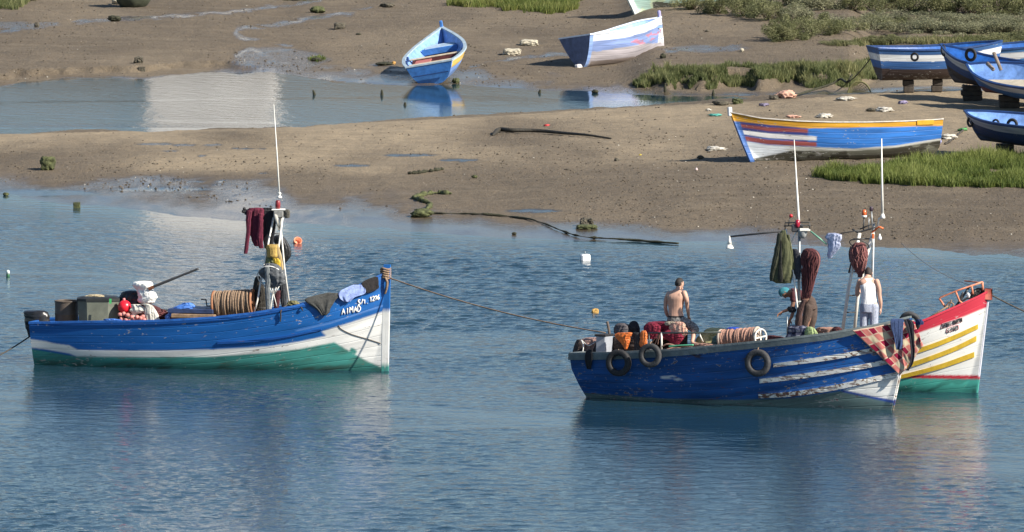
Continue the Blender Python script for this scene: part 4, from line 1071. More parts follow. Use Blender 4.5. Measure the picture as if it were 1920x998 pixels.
# outboard
t_ = empty('outboard_motor', bp(A, 66, 604), 'black outboard motor hung on the stern of the boat with green bottom', 'outboard motor')
lump('cowling', [(582.5, 50, 84), (584, 46.5, 88), (590, 45, 91), (598, 45.5, 92.5), (604, 46, 92), (608, 47, 80)], mat('black_cowling', (.018, .018, .02), .35, .3, 5), P0, .62, .03, 3, 1, t_)
lump('leg', [(606, 46, 60), (614, 47, 60), (620, 50, 58), (627, 52, 57), (631, 53, 56)], mat('dark_grey_leg', (.03, .03, .033), .5), P0, .6, .02, 3, 2, t_)
# drum half-sunk in the well
t_ = empty('barrel', bp(A, 125, 606, .25), 'brown metal barrel standing at the stern of the boat with the outboard motor', 'barrel')
c0 = bp(A, 125, 612, .25); hh = (612 - 564) / pxm(c0[1]); rr = 22 / pxm(c0[1])
m_barrel = mat('brown_barrel', (.075, .058, .045), .6, .3, 4, .004)
q = MB(); q.lathe(c0, [(rr * .98, 0), (rr, .02), (rr, hh * .46), (rr * 1.03, hh * .5), (rr, hh * .54), (rr, hh), (rr * .94, hh), (rr * .93, hh * .3)]); autosmooth(q.build('body', m_barrel, t_))
q = MB(); q.torus(c0 + [0, 0, hh], (0, 0, 1), rr, .014); q.build('rim', m_barrel, t_)
# eight-sided bin with lid
t_ = empty('fish_bin', bp(A, 186, 606, .1), 'greenish grey eight-sided plastic bin with black lid beside brown barrel', 'bin')
c0 = bp(A, 185, 612, .1); s_ = pxm(c0[1]); hh = (612 - 561) / s_; rr = 38.5 / s_
q = MB(); V = []
for z, f in ((0, .94), (hh, 1.0)):
    for (x, y) in ((-1, -.5), (-.55, -.85), (.5, -.85), (1, -.5), (1, .5), (.5, .85), (-.55, .85), (-1, .5)): V.append(c0 + np.array([x * rr * f, y * rr * .75 * f, z]))
q.add(V, [[i, (i + 1) % 8, 8 + (i + 1) % 8, 8 + i] for i in range(8)] + [list(range(8))[::-1], list(range(8, 16))])
q.build('body', mat('grey_green_plastic', (.13, .14, .11), .55, .25, 3, .004), t_, False)
q = MB(); V = []
for z, f in ((hh - .02, 1.05), (hh + .035, 1.05), (hh + .07, .8)):
    for (x, y) in ((-1, -.5), (-.55, -.85), (.5, -.85), (1, -.5), (1, .5), (.5, .85), (-.55, .85), (-1, .5)): V.append(c0 + np.array([x * rr * f, y * rr * .75 * f, z]))
q.add(V, [[r_ * 8 + i, r_ * 8 + (i + 1) % 8, (r_ + 1) * 8 + (i + 1) % 8, (r_ + 1) * 8 + i] for i in range(8) for r_ in (0, 1)] + [list(range(8))[::-1], list(range(16, 24))])
q.build('lid', mat('black_lid', (.02, .021, .02), .5, .3), t_, False)
q = MB(); q.box(bp(A, 207, 565, -.42), (.05, .012, .11)); q.build('tag', mat('green_tag', (.05, .42, .12), .5), t_, False)
tag(lump('glove', [(552.5, 168, 186), (554, 163, 191), (557, 160, 192), (559.5, 166, 190)], cloth('beige_glove_cloth', (.48, .40, .26)), boatplane(A, .1), .5, .25, 6, 4), 'beige work gloves lying on the lid of the greenish bin', 'gloves')
tag(lump('tarp', [(598, 196, 215), (600, 195, 226), (603, 195, 229), (606, 196, 229)], m_blue, boatplane(A, -.5), .4, .2, 6, 5), 'crumpled strip of blue plastic at foot of greenish bin', 'tarp')
# red ball float
c0 = bp(A, 233.5, 575.5, -.1); t_ = empty('ball_float', c0, 'round red ball float beside the greenish bin', 'float')
q = MB(); q.ball(c0, 12.7 / pxm(c0[1]), 24, 16); q.build('body', mat('red_float', (.72, .015, .03), .32, .08), t_)
q = MB(); q.tube([c0 + [-.01, 0, .14], c0 + [-.015, 0, .2]], [.04, .03], 10); q.build('eyelet', mat('pink_eyelet', (.6, .2, .2), .5), t_)
# pile of dark gear, maroon net with floats, white bags, pole
tag(lump('gear_bag', [(545, 240, 252), (548, 232, 262), (556, 227, 270), (566, 225, 272), (580, 224, 275), (606, 224, 280)], cloth('black_oilcloth', (.018, .018, .022), rough=.45), boatplane(A, .35), .6, .18, 5, 6), 'black crumpled gear bag behind red ball float', 'bag')
net = empty('fishing_net', bp(A, 285, 606, .1), 'maroon fishing net heap strung with pink floats under the white bag', 'net')
lump('mesh_heap', [(570, 262, 282), (576, 245, 298), (582, 238, 306), (590, 230, 318), (598, 226, 326), (607, 224, 330)], m_maroonnet, boatplane(A, .15), .5, .12, 7, 7, net)
strands('strands', [(571, 263, 281), (582, 238, 306), (590, 230, 318), (598, 226, 326), (606, 224, 330)], boatplane(A, .15), .5, mat('maroon_twine', (.12, .035, .035), .9, .3, 20), .009, net, 40, 3, .5)
rr = np.random.default_rng(3)
for (u, v) in ((225, 590), (232, 588.5), (239, 591), (228, 598), (247, 595), (252, 598), (257, 595), (263, 597), (268, 594), (236, 601), (243, 602), (251, 603), (270, 600), (260, 602)):
    c0 = bp(A, u, v, -.30 + rr.normal(0, .05)); ax = rr.normal(0, 1, 3); ax[2] *= .3; ax /= np.linalg.norm(ax)
    q = MB(); q.lathe(c0, [(.012, -.055), (.035, -.045), (.048, -.015), (.048, .015), (.035, .045), (.012, .055)], ax, 12); q.build('float', m_float, net)
lump('canvas', [(570, 262, 278), (574, 271, 287), (582, 271, 292), (592, 272, 297), (607, 272, 300)], mat('dirty_white_canvas', (.56, .54, .47), .8, .15, 5, .02), boatplane(A, -.25), .3, .16, 6, 8, net)
lump('canvas', [(571, 245, 262), (577, 246, 271), (583, 242, 272), (589, 247, 258), (594, 240, 252), (600, 239, 245)], MATS['dirty_white_canvas'], boatplane(A, -.2), .35, .2, 6, 9, net)
tag(lump('white_bag', [(528, 254, 282), (531, 250, 286), (538, 251, 287), (543, 255, 287), (548, 256, 291), (556, 257, 293), (562, 259, 292), (567, 262, 290), (570, 268, 284)], m_bagw, boatplane(A, .1), .8, .10, 6, 10), 'white plastic bag pulled over the pole end above the nets', 'bag')
oar = empty('pole', bp(A, 287, 541, -.05), 'dark pole sticking up to the right out of white bag', 'pole')
pxrope('shaft', [bp(A, 287, 538, -.05), bp(A, 372, 504, -.05)], m_dsteel, [.036] * 15 + [.03] * 15, oar)
pxrope('socket', [bp(A, 279, 542, -.05), bp(A, 288, 538, -.05)], m_rust, .045, oar)
tag(lump('tarp', [(568, 342, 358), (571, 338, 363), (576, 328, 362), (583, 322, 352), (590, 314, 340), (597, 309, 336), (606, 309, 330)], m_blue, boatplane(A, -.35), .4, .22, 7, 11), 'blue plastic sheet thrown over the edge of the engine cover', 'tarp')
ec = empty('engine_cover', bp(A, 365, 600, .1), 'low planked engine cover with worn brown edge next to the rope drum', 'cover')
s_ = pxm(bp(A, 365, 590)[1])
aA = np.stack([A.H, A.Lt, A.Up])
q = MB(); q.box(bp(A, 368, 581, .1), (88 / s_, 1.1, .10), aA, bev=.01); q.build('top', mat('dark_blue_cover', (.03, .05, .12), .5, .3, 5, .006), ec, False)
q = MB(); q.box(bp(A, 366, 592, -.3), (84 / s_, .5, .09), aA, bev=.012); q.build('edge_plank', mat('worn_brown_plank', (.26, .17, .10), .8, .4, 7, .008), ec, False)
q = MB(); q.box(bp(A, 368, 602, .0), (84 / s_, .9, .24), aA); q.build('side', mat('dark_red_side', (.10, .025, .025), .7, .3), ec, False)
q = MB(); q.tube([bp(A, 377, 561.5, .1), bp(A, 386, 562, .1), bp(A, 388, 574, .1), bp(A, 400, 574, .1)], .018, 6); q.build('crank_handle', m_dsteel, ec)
q = MB(); q.tube([bp(A, 288, 579, .3), bp(A, 316, 582, .3), bp(A, 330, 590, .3)], .018, 6); q.build('lever', m_dsteel, ec)

def rope_drum(b, label, u0, v0, u1, v1, rpx, yoff, m1, group, endcol, turns=26, loose=10, seed=0, name='rope_drum', ring=None, elong=1.0, aftcap=True):
    p0, p1 = bp(b, u0, v0, yoff), bp(b, u1, v1, yoff); c = (p0 + p1) / 2; s_ = pxm(c[1]); Rr = rpx / s_
    ax = (p1 - p0); L_ = np.linalg.norm(ax); ax /= L_
    # ends turn a little towards us so that the end plate shows
    A1 = np.cross(ax, [0, 0, 1.0]); A1 /= np.linalg.norm(A1); B1 = np.cross(A1, ax)
    root = empty(name, c - [0, 0, Rr], label, 'rope drum', group)
    rr = np.random.default_rng(seed)
    q = MB(); q.lathe(p0, [(Rr * .55, 0), (Rr * .55, L_)], ax, 20); q.build('core', m_roped, root)
    for lay in range(2):
        tt = np.linspace(0, 1, turns * 16); w = 2 * math.pi * turns * tt
        rad = Rr * (.93 - .16 * lay) * (1 + .035 * (fbm(tt * turns * 1.3, tt * 0 + lay, seed + lay, 3) - .5) * 2)
        jit = (fbm(tt * turns * .8, tt * 0 + 9, seed + 5 + lay, 3) - .5) * L_ / turns * 1.6
        P = p0 + ax * ((.02 + .96 * (tt if lay == 0 else 1 - tt)) * L_ + jit)[:, None] + A1 * (rad * np.cos(w))[:, None] + B1 * (rad * np.sin(w))[:, None]
        q = MB(); q.tube(P, .027, 5); q.build('rope_layer', m1, root)
    for k in range(loose):
        x = (k + .5 + rr.normal(0, .2)) / loose * .9 + .04
        w = np.linspace(-.4 * math.pi, 1.5 * math.pi, 40); sk_ = rr.normal(0, .16)
        rad = Rr * (1.0 + .12 * np.clip(-np.sin(w), 0, 1) * rr.uniform(.3, 1.3))
        P = p0 + ax * (np.clip(x + sk_ * np.sin(w * .7 + k) * .25, .02, .98) * L_)[:, None] + A1 * (rad * np.cos(w))[:, None] + B1 * (rad * np.sin(w))[:, None]
        q = MB(); q.tube(P, .024, 5); q.build('loose_turn', m1, root)
    for pe, sg in ((p0, -1), (p1, 1)):
        q = MB(); q.torus(pe + ax * sg * .01, ax, Rr * .99, .032, 32, 8); 
        q.build('end_ring', endcol, root)
        q = MB()
        for w in (0.2, 1.77, 3.34, 4.91): q.box(pe + (A1 * math.cos(w) + B1 * math.sin(w)) * Rr * .5 + ax * sg * .012, (.035, .06, Rr * .95), np.stack([ax, np.cross(A1 * math.cos(w) + B1 * math.sin(w), ax), A1 * math.cos(w) + B1 * math.sin(w)]))
        q.lathe(pe - ax * .03, [(Rr * .16, 0), (Rr * .16, .06)], ax, 12)
        q.build('end_spokes', endcol, root, False)
    q = MB()
    for x in (.12, .88): q.box(p0 + ax * L_ * x - [0, 0, Rr + .07], (.08, .5, .2), np.stack([ax, A1, [0, 0, 1]]), bev=.01)
    q.box(p0 + ax * L_ * .5 - [0, 0, Rr + .12], (L_ * .95, .12, .06), np.stack([ax, A1, [0, 0, 1]]), bev=.01)
    q.build('cradle', m_deck, root, False)
    return root
rope_drum(A, 'fat drum of brown rope on the blue boat in front of the clothes-hung mast', 404, 572, 474, 568.5, 25, -.1, m_rope, None, mat('orange_brown_wood', (.30, .13, .06), .7, .3, 8), 24, 16, 3)

# mast of the left boat
mA = empty('mast', bp(A, 515, 590, .1), 'white tripod mast with red lantern and tall whip antenna on the left boat', 'mast')
PM = boatplane(A, .1)
q = MB(); q.tube([bp(A, 476, 590, -.3), bp(A, 483, 562, -.25), bp(A, 500, 470, -.05), bp(A, 513, 408, .08)], .021, 7); q.build('leg', m_whitep, mA)
q = MB(); q.tube([bp(A, 506, 590, -.35), bp(A, 512, 545, -.3), bp(A, 523, 460, -.05), bp(A, 530, 408, .08)], .021, 7); q.build('leg', m_whitep, mA)
q = MB(); q.tube([bp(A, 545, 590, .45), bp(A, 533, 500, .3), bp(A, 524, 400, .12)], .021, 7); q.build('leg', m_whitep, mA)
q = MB()
for (a, c) in (((508, 438.5), (525, 438.5)), ((478, 578), (500, 578))): q.tube([bp(A, *a, -.05), bp(A, *c, -.05)], .014, 6)
q.build('rung', m_dsteel, mA)
s_ = pxm(bp(A, 522, 400)[1])
q = MB(); q.box(bp(A, 522, 401, .1), (19 / s_, .18, 14 / s_), bev=.02); q.build('junction_box', mat('grey_box', (.20, .20, .19), .6, .4, 8), mA, False)
q = MB(); q.box(bp(A, 522, 393, .1), (26 / s_, .2, .03), bev=.008); q.build('cross_plate', m_whitep, mA, False)
q = MB(); q.lathe(bp(A, 521, 392, .1), [(.035, 0), (.055, .02), (.062, .10), (.055, .18), (.04, .20)], n=14); q.build('lantern', mat('red_lantern', (.22, .025, .03), .35), mA)
q = MB(); q.lathe(bp(A, 524, 372, .1), [(.03, 0), (.06, .01), (.06, .035), (.035, .05), (.03, .10), (.05, .11), (.02, .14)], n=14); q.build('antenna_mount', m_whitep, mA)
q = MB(); q.tube([bp(A, 524, 370, .1), bp(A, 520, 300, .1), bp(A, 513.5, 196, .1)], [.021, .016, .006], 7); q.build('antenna', m_whitep, mA)
q = MB(); q.tube([bp(A, 456, 394, .1), bp(A, 530, 395, .1)], .016, 6); q.build('yard', m_dsteel, mA)
for (u, v) in ((458, 392), (463, 396), (461, 400), (456, 397)):
    q = MB(); q.lathe(bp(A, u, v, .08), [(.01, -.03), (.035, -.02), (.04, .02), (.015, .04)], (random.uniform(-1, 1), -.5, random.uniform(0, 1)), 10); q.build('lamp', m_black, mA)
q = MB(); q.tube([bp(A, 514, 393, .1), bp(A, 518, 410, -.02), bp(A, 523, 432, .02), bp(A, 530, 400, .1)], [.03, .05, .02, .02], 8); q.build('bracket', mat('pale_bracket', (.45, .43, .38), .6), mA)
tag(lump('hanging_bag', [(393, 533, 541), (397, 531, 544), (404, 531, 544), (409, 534, 543)], cloth('grey_brown_cloth', (.09, .085, .07)), PM, .6, .2, 6, 13), 'small grey cloth bundle hung beside the red lantern', 'bundle')
jk = empty('jacket', bp(A, 474, 392, .05), 'maroon jacket with long sleeve hung from yard beside red lantern', 'jacket')
m_mar = cloth('maroon_cloth', (.105, .010, .028)); 
lump('body', [(390, 468, 493), (394, 464, 496), (406, 462, 495), (418, 462, 493), (430, 465, 492), (445, 470, 490), (456, 474, 489), (462, 478, 486)], m_mar, boatplane(A, .05), .30, .16, 7, 14, jk)
lump('sleeve', [(395, 463, 473), (412, 461, 471), (430, 462, 470), (448, 460, 468), (464, 458, 466), (476, 457.5, 464)], m_mar, boatplane(A, -.05), .5, .10, 5, 15, jk)
lump('sleeve', [(400, 483, 492), (425, 483, 493), (450, 482, 493), (466, 486, 494)], m_mar, boatplane(A, -.06), .5, .10, 5, 16, jk)
jk = empty('jacket', bp(A, 503, 392, .05), 'black jacket hung from yard between maroon jacket and mast leg', 'jacket')
lump('body', [(390, 494, 512), (400, 492, 513), (420, 491, 512), (440, 491, 508), (455, 494, 504), (466, 496, 501)], m_blackc, boatplane(A, .12), .3, .16, 7, 17, jk)
lump('sleeve', [(396, 508, 516), (420, 507, 517), (445, 506, 514), (462, 505, 512)], m_blackc, boatplane(A, .16), .5, .1, 5, 18, jk)
bg = empty('bin_bag', bp(A, 534, 440, .3), 'black bulging bag hung on right side of left boat mast', 'bag')
lump('body', [(441, 518, 526), (446, 512, 534), (455, 514, 541), (466, 524, 545), (478, 527, 546), (487, 529, 541), (493, 531, 536)], cloth('black_bag', (.014, .015, .018), rough=.55), boatplane(A, .35), .6, .1, 5, 19, bg)
bk = empty('basket', bp(A, 512, 505, -.12), 'yellow woven basket hung low on left boat mast', 'basket')
m_wick = mat('yellow_wicker', (.42, .28, .075), .8, .4, 14, .02, stretch=(3, 3, .5))
lump('body', [(459, 501, 521), (464, 498, 522), (475, 499, 521), (482, 500, 520)], m_wick, boatplane(A, -.1), .8, .04, 8, 20, bk)
lump('flap', [(458, 517, 522), (470, 518, 525), (485, 520, 529), (498, 522, 531), (507, 526, 531)], mat('tan_hide', (.48, .36, .18), .7, .2), boatplane(A, -.14), .3, .1, 4, 21, bk)
tag(lump('net_bag', [(481, 499, 518), (487, 497, 520), (495, 498, 522), (503, 503, 524)], mat('green_yellow_net', (.20, .21, .10), .9, .5, 20, .02), boatplane(A, -.05), .6, .14, 6, 22), 'green and yellow net bag right under the yellow basket', 'net bag')
tag(lump('yellow_gloves', [(484, 511, 520), (490, 512, 525), (498, 514, 526), (504, 520, 525)], mat('yellow_rubber', (.55, .36, .02), .5, .15), boatplane(A, -.22), .4, .2, 6, 23), 'bright yellow rubber gloves under the basket on the left mast', 'gloves')
jk = empty('jacket', bp(A, 508, 494, -.3), 'dark grey jacket spread over the hoop net at the foot of left mast', 'jacket')
m_gj = cloth('grey_jacket', (.085, .092, .10))
lump('body', [(494, 499, 513), (498, 494, 523), (506, 489, 530), (516, 489, 534), (525, 495, 535), (532, 503, 534), (539, 506, 524)], m_gj, boatplane(A, -.3), .5, .16, 7, 24, jk)
lump('sleeve', [(500, 495, 505), (520, 497, 507), (545, 497, 506), (570, 498, 507), (588, 499, 508)], cloth('light_grey_sleeve', (.16, .175, .18)), boatplane(A, -.42), .5, .1, 5, 25, jk)
hp = empty('hoop_net', bp(A, 508, 540, -.25), 'white hooped landing net hung under the dark grey jacket', 'hoop net')
w = np.linspace(0, 2 * math.pi, 40); cc = bp(A, 508, 520, -.3); s_ = pxm(cc[1])
q = MB(); q.tube(np.array([bp(A, 508 + 25 * math.cos(a), 520 + 20 * math.sin(a) + 4 * math.cos(a), -.28 + .12 * math.sin(a)) for a in w]), .016, 6, False); q.build('hoop', m_whitep, hp)
q = MB()
for (a, c) in (((505, 538), (511, 552)), ((511, 541), (512, 552)), ((518, 539), (513, 553)), ((524, 536), (514, 553)), ((512, 552), (505, 590)), ((513, 552), (519, 575))): q.tube([bp(A, *a, -.36), bp(A, *c, -.34)], .010, 5)
q.build('cord', m_whitep, hp)
for (lab, rows, yo, sd_, mm) in (('dark brown oilskin hung at the left foot of left mast', [(518, 480, 488), (526, 476, 490), (545, 475, 498), (565, 476, 500), (588, 478, 503)], .05, 26, cloth('dark_brown_oilskin', (.032, .028, .022))),
                                 ('dark slate trousers hung at the right foot of left mast', [(525, 526, 536), (540, 524, 537), (560, 526, 538), (580, 529, 539), (592, 530, 537)], .05, 27, cloth('slate_cloth', (.045, .05, .058))),
                                 ('dark red shirt hung between the white cords of the hoop net', [(545, 513, 526), (560, 513, 525), (575, 514, 523), (590, 515, 522)], .0, 28, cloth('dark_red_cloth', (.07, .016, .022)))):
    tag(lump('hanging_clothes', rows, mm, boatplane(A, yo), .4, .16, 6, sd_), lab, 'clothes')
tag(lump('rope_heap', [(564, 544, 556), (567, 540, 560), (571, 538, 562), (576, 538, 558)], mat('olive_rope', (.17, .16, .075), .9, .4, 25, .015), boatplane(A, -.2), .6, .2, 8, 29), 'olive rope heap on the foredeck right of the left mast', 'rope')
q = MB(); q.tube(spline([bp(A, 538, 572, -.4), bp(A, 532, 577, -.75), *hull_pt(A, [527, 527, 526], [584, 594, 603], .03)], 24), .018, 6)
q.tube(spline([bp(A, 552, 572, -.3), bp(A, 561, 573, -.6), *hull_pt(A, [566, 568], [577, 582], .04)], 18), .018, 6); tag(q.build('mooring_line', m_roped), 'dark rope end hooked over the blue side by the left mast', 'rope')
# clothes over the bow
dg = cloth('charcoal_cloth', (.060, .060, .056)); lb = cloth('pale_blue_cloth', (.26, .34, .62))
tag(drape('shirt', A, [(549, 616, 634), (553, 596, 636), (558, 578, 634), (563, 572, 630), (570, 580, 626), (578, 592, 621), (585, 599, 619), (591, 604, 613)], dg, .05, .06, 3, 31), 'charcoal shirt spread over the blue bow, left of the pale blue cloth', 'shirt')
tag(drape('shirt', A, [(534, 664, 681), (539, 652, 685), (545, 640, 687), (551, 636, 684), (556, 637, 668), (561, 640, 662), (566, 648, 657)], lb, .05, .055, 3.4, 32), 'pale blue shirt drying over the blue bow between two dark cloths', 'shirt')
tag(drape('cloth', A, [(519, 704, 709), (522, 694, 710), (527, 683, 711), (533, 679, 711), (540, 684, 711), (546, 687, 700), (549, 687, 691)], cloth('black_brown_cloth', (.016, .013, .013)), .045, .03, 2, 33), 'black cloth hung over blue bow next to the stem post', 'cloth')
cs = empty('rope_coil', bp(A, 723, 524), 'brown mooring rope wound round the stem head of left boat', 'rope coil')
cc = bp(A, 723, 519); sA_ = pxm(cc[1])
q = MB(); tt = np.linspace(0, 1, 150); w = 2 * math.pi * 5 * tt
q.tube(np.stack([cc[0] + .105 * np.cos(w) * (1 + .1 * np.sin(3 * w)), cc[1] + .10 * np.sin(w), cc[2] - .06 + .26 * tt + .02 * np.sin(2 * w)], 1), .024, 6); q.build('turns', m_rope, cs)
q = MB(); q.tube(spline([bp(A, 722, 520, -.1), bp(A, 726, 530, -.12), bp(A, 724, 545, -.1), bp(A, 722, 551, -.09)], 20), [.03] * 12 + [.024] * 8, 6); q.build('tail', m_rope, cs)
# lines between the boats
q = MB(); q.tube(rope(bp(A, 727, 520), bp(B, 1135, 624, .1), .13, 60), .015, 6); tag(q.build('mooring_rope', m_rope), 'long brown rope stretched over the water from the left bow to the dark blue boat', 'rope')
q = MB(); q.tube(rope(bp(A, 56, 631), onz(-60, 695), .05, 20), .016, 6); tag(q.build('mooring_rope', m_roped), 'dark stern rope slanting into the water at left edge', 'rope')
q = MB(); q.tube(rope(bp(Cb, 1851, 549), at(2000, 615, 205), .05, 20), .018, 6); tag(q.build('mooring_rope', m_roped), 'bow rope of the red and white boat running out at right', 'rope')
q = MB(); q.tube(rope(bp(Cb, 1845, 540), at(1690, 456, 236), .2, 30), .008, 5); tag(q.build('mooring_rope', mat('grey_line', (.2, .2, .2), .8)), 'thin grey line rising from the red and white bow towards the shore', 'rope')
# ------------------------------------------------------------------ gear on the flaking dark blue boat
PB0 = boatplane(B, 0.1)
def tyre(label, u, v, rpx, Y=None, b=None, axis=(0, 1, 0), group='tyre fenders', off=.12, flat=.95, fat=.29, rope_to=None, mm=None):
    if b is not None: c = hull_pt(b, u, v, off)[0]; axis = b.Lt
    else: c = at(u, v, Y)
    s_ = pxm(c[1]); Ro = rpx / s_; r0 = Ro * fat / 1.29
    t_ = empty('tyre', c - [0, 0, Ro], label, 'tyre', group)
    q = MB(); q.torus(c, axis, Ro - r0, r0, 44, 14, flat, .05); q.build('casing', mm or m_black, t_)
    q = MB(); q.torus(c, axis, Ro - 2 * r0 + .012, .016, 36, 8); q.build('bead', mm or m_black, t_)
    if rope_to is not None:
        q = MB(); q.tube([c + [0, -.02, Ro - 2 * r0], c + [0, -.03, Ro], rope_to], .012, 5); q.build('lashing', m_rope, t_)
    return t_
m_dusty = mat('dusty_rubber', (.040, .040, .042), .8, .4, 8, .006)
tyre('black tyre over the stern quarter of dark blue boat, left of the treaded one', 1164, 680, 25.5, b=B, rope_to=hull_pt(B, 1163, 655, .1)[0])
tyre('upright treaded tyre on dark blue side, close to the orange oilskins', 1224.5, 666, 23, b=B, off=.16, rope_to=hull_pt(B, 1225, 640, .1)[0], mm=m_dusty)
tyre('grey tyre at the start of the flaking white stripes', 1425, 680, 26, b=B, rope_to=hull_pt(B, 1424, 652, .05)[0], mm=m_dusty)
tb = tyre('worn tyre lying over the bow above checked blanket', 1706, 604, 21, Y=float(bp(B, 1706, 604)[1]) + .1, axis=(.25, 1, .35), mm=m_dusty)

tag(lump('net_roll', [(634, 1096, 1128), (638, 1086, 1130), (645, 1081, 1130), (655, 1077, 1128), (668, 1074, 1126)], mat('faded_pink_net', (.32, .20, .17), .9, .35, 14, .03, stretch=(1, 1, 2)), boatplane(B, .35), .8, .06, 6, 41), 'faded pink rolled net at the stern of dark blue boat', 'net')
tag(lump('net_roll', [(637, 1082, 1094), (645, 1078, 1096), (655, 1075, 1094), (668, 1072, 1090)], mat('dark_brown_net', (.06, .042, .036), .9, .4, 20, .02), boatplane(B, .1), .8, .08, 6, 42), 'dark brown end of netting lying on the stern corner', 'net')
for (lab, u, v) in (('white lashing round pink net roll at the stern', 1091, 640),):
    q = MB(); q.tube(spline([bp(B, 1090, 638, .0), bp(B, 1094, 648, -.25), bp(B, 1092, 664, -.3)], 16), .013, 5); q.tube(spline([bp(B, 1090, 638, .0), bp(B, 1104, 648, -.1), bp(B, 1118, 640, .1)], 16), .010, 5); tag(q.build('lashing', m_whitep), lab, 'rope')
c0 = bp(B, 1131, 662, -.2); s_ = pxm(c0[1]); axB = np.stack([B.H, B.Lt, B.Up])
t_ = empty('gear_locker', c0, 'grey box with a black back standing by the stern tyre', 'box')
q = MB(); q.box(bp(B, 1133, 646, -.1), (20 / s_, .40, 34 / s_), axB, bev=.02); q.build('body', mat('grey_locker_paint', (.30, .32, .36), .55, .12, 4), t_, False)
q = MB(); q.box(bp(B, 1133, 628.3, -.1), (24 / s_, .46, 4 / s_), axB, bev=.015); q.build('lid', m_blackc, t_, False)
lump('strap', [(629, 1121, 1126), (640, 1118, 1126), (655, 1113, 1126), (668, 1110, 1124)], m_blackc, boatplane(B, .0), .5, .06, 4, 43, t_)
tag(drape('cloth', B, [(655, 1103, 1113), (662, 1100, 1112), (675, 1099, 1112), (685, 1101, 1111), (692, 1103, 1110)], m_blackc, .05, .03, 2, 44), 'black rag hanging over the stern corner of dark blue boat', 'cloth')
pxr = pxrope('stick', [bp(B, 1138.5, 603, .2), bp(B, 1141, 615, .2), bp(B, 1143.5, 632, .2)], mat('brown_stick', (.10, .075, .06), .8), .034); tag(pxr, 'short brown post standing behind the grey box', 'post')
tag(lump('kit_roll', [(606, 1160, 1172), (609, 1155, 1178), (615, 1152, 1181), (622, 1151, 1182), (630, 1152, 1180)], cloth('grey_kit_cloth', (.095, .085, .09)), boatplane(B, .4), .7, .1, 5, 45), 'grey brown rolled bag behind orange oilskins', 'bag')
tag(lump('kit_bag', [(602, 1185, 1192), (605, 1181, 1196), (612, 1178, 1199), (620, 1178, 1200), (632, 1176, 1202)], m_blackc, boatplane(B, .4), .8, .06, 5, 46), 'black round-topped bag between orange oilskins and maroon blanket', 'bag')
m_or = cloth('orange_oilskin', (.66, .17, .035), rough=.5, scale=5)
t_ = tag(lump('oilskin', [(624, 1160, 1186), (628, 1152, 1186), (634, 1157, 1183), (641, 1163, 1180), (648, 1168, 1178), (655, 1171, 1176)], m_or, boatplane(B, -.35), .25, .24, 8, 47), 'orange oilskin jacket hung on the rail above the left tyre', 'oilskin')
tag(lump('oilskin', [(620, 1203, 1211), (625, 1200, 1213), (635, 1200, 1214), (645, 1199, 1213), (652, 1202, 1211)], m_or, boatplane(B, -.3), .3, .2, 7, 48), 'narrow orange oilskin sleeve hung beside black cloth over treaded tyre', 'oilskin')
tag(lump('hanging_clothes', [(624, 1187, 1199), (632, 1188, 1200), (645, 1188, 1201), (657, 1189, 1199)], cloth('charcoal_clothes', (.03, .03, .034)), boatplane(B, -.28), .35, .16, 7, 49), 'charcoal clothes hanging between the two orange oilskins', 'clothes')
tag(lump('gear_heap', [(632, 1150, 1196), (642, 1146, 1215), (655, 1145, 1222), (668, 1145, 1225)], cloth('dark_brown_gear', (.04, .027, .024)), boatplane(B, .2), .5, .14, 8, 50), 'dark brown heap of gear under the orange oilskins', 'gear')
bx = empty('net_box', bp(B, 1262, 655, .3), 'box of nets under the maroon blanket where the bare-backed man sits', 'box')
q = MB(); s_ = pxm(bp(B, 1262, 640)[1]); q.box(bp(B, 1256, 638, .50), (66 / s_, .30, 48 / s_), axB, bev=.05); q.build('body', cloth('dark_crate', (.03, .022, .022)), bx)
m_blk = cloth('maroon_blanket_cloth', (.20, .012, .035), scale=7, bump=.02)
bl = empty('blanket', bp(B, 1250, 640, .1), 'maroon blanket with pink patterned end spread over the net box', 'blanket')
lump('cover', [(603, 1225, 1272), (606, 1214, 1278), (612, 1210, 1280), (622, 1207, 1280), (634, 1207, 1279)], m_blk, boatplane(B, .26), .5, .11, 6, 51, bl)
lump('fold', [(607, 1212, 1232), (614, 1209, 1240), (626, 1208, 1236), (636, 1212, 1228)], m_blk, boatplane(B, .02), .2, .22, 7, 151, bl)
lump('fold', [(625, 1240, 1278), (632, 1246, 1282), (640, 1254, 1278), (647, 1258, 1272)], m_blk, boatplane(B, -.12), .25, .2, 7, 52, bl)
mp_ = mat('pink_cream_pattern', (.60, .20, .17), .9, .1, 16, .015, col2=(.66, .52, .38))
lump('patterned_end', [(603.5, 1266, 1276), (606, 1260, 1281), (612, 1256, 1283), (620, 1257, 1286), (627, 1262, 1287), (631, 1272, 1284)], mp_, boatplane(B, -.12), .16, .3, 7, 53, bl)
lump('patterned_end', [(603.5, 1248, 1262), (606, 1246, 1266), (610, 1248, 1264)], mat('cream_pattern', (.45, .38, .28), .9, .2, 10, .015), boatplane(B, .05), .5, .16, 7, 54, bl)
rl = empty('guard_rail', bp(B, 1290, 640, -.3), 'grey pipe rail with white post along deck edge by seated man', 'rail')
q = MB(); q.tube([bp(B, 1216, 624.5, -.45), bp(B, 1300, 624.5, -.45), bp(B, 1352, 623, -.45)], .020, 7); q.build('pipe', mat('dark_green_pipe', (.05, .065, .06), .5), rl)
q = MB(); q.tube([bp(B, 1240.5, 624, -.45), bp(B, 1240.5, 656, -.45)], .022, 7); q.build('post', m_whitep, rl)
q = MB(); q.tube([bp(B, 1217, 624, -.45), bp(B, 1217, 656, -.45)], .018, 7); q.build('post', m_dsteel, rl)
q = MB(); q.tube([bp(B, 1310, 624, -.45), bp(B, 1318, 641, -.3)], .018, 7); q.build('brace', m_whitep, rl)
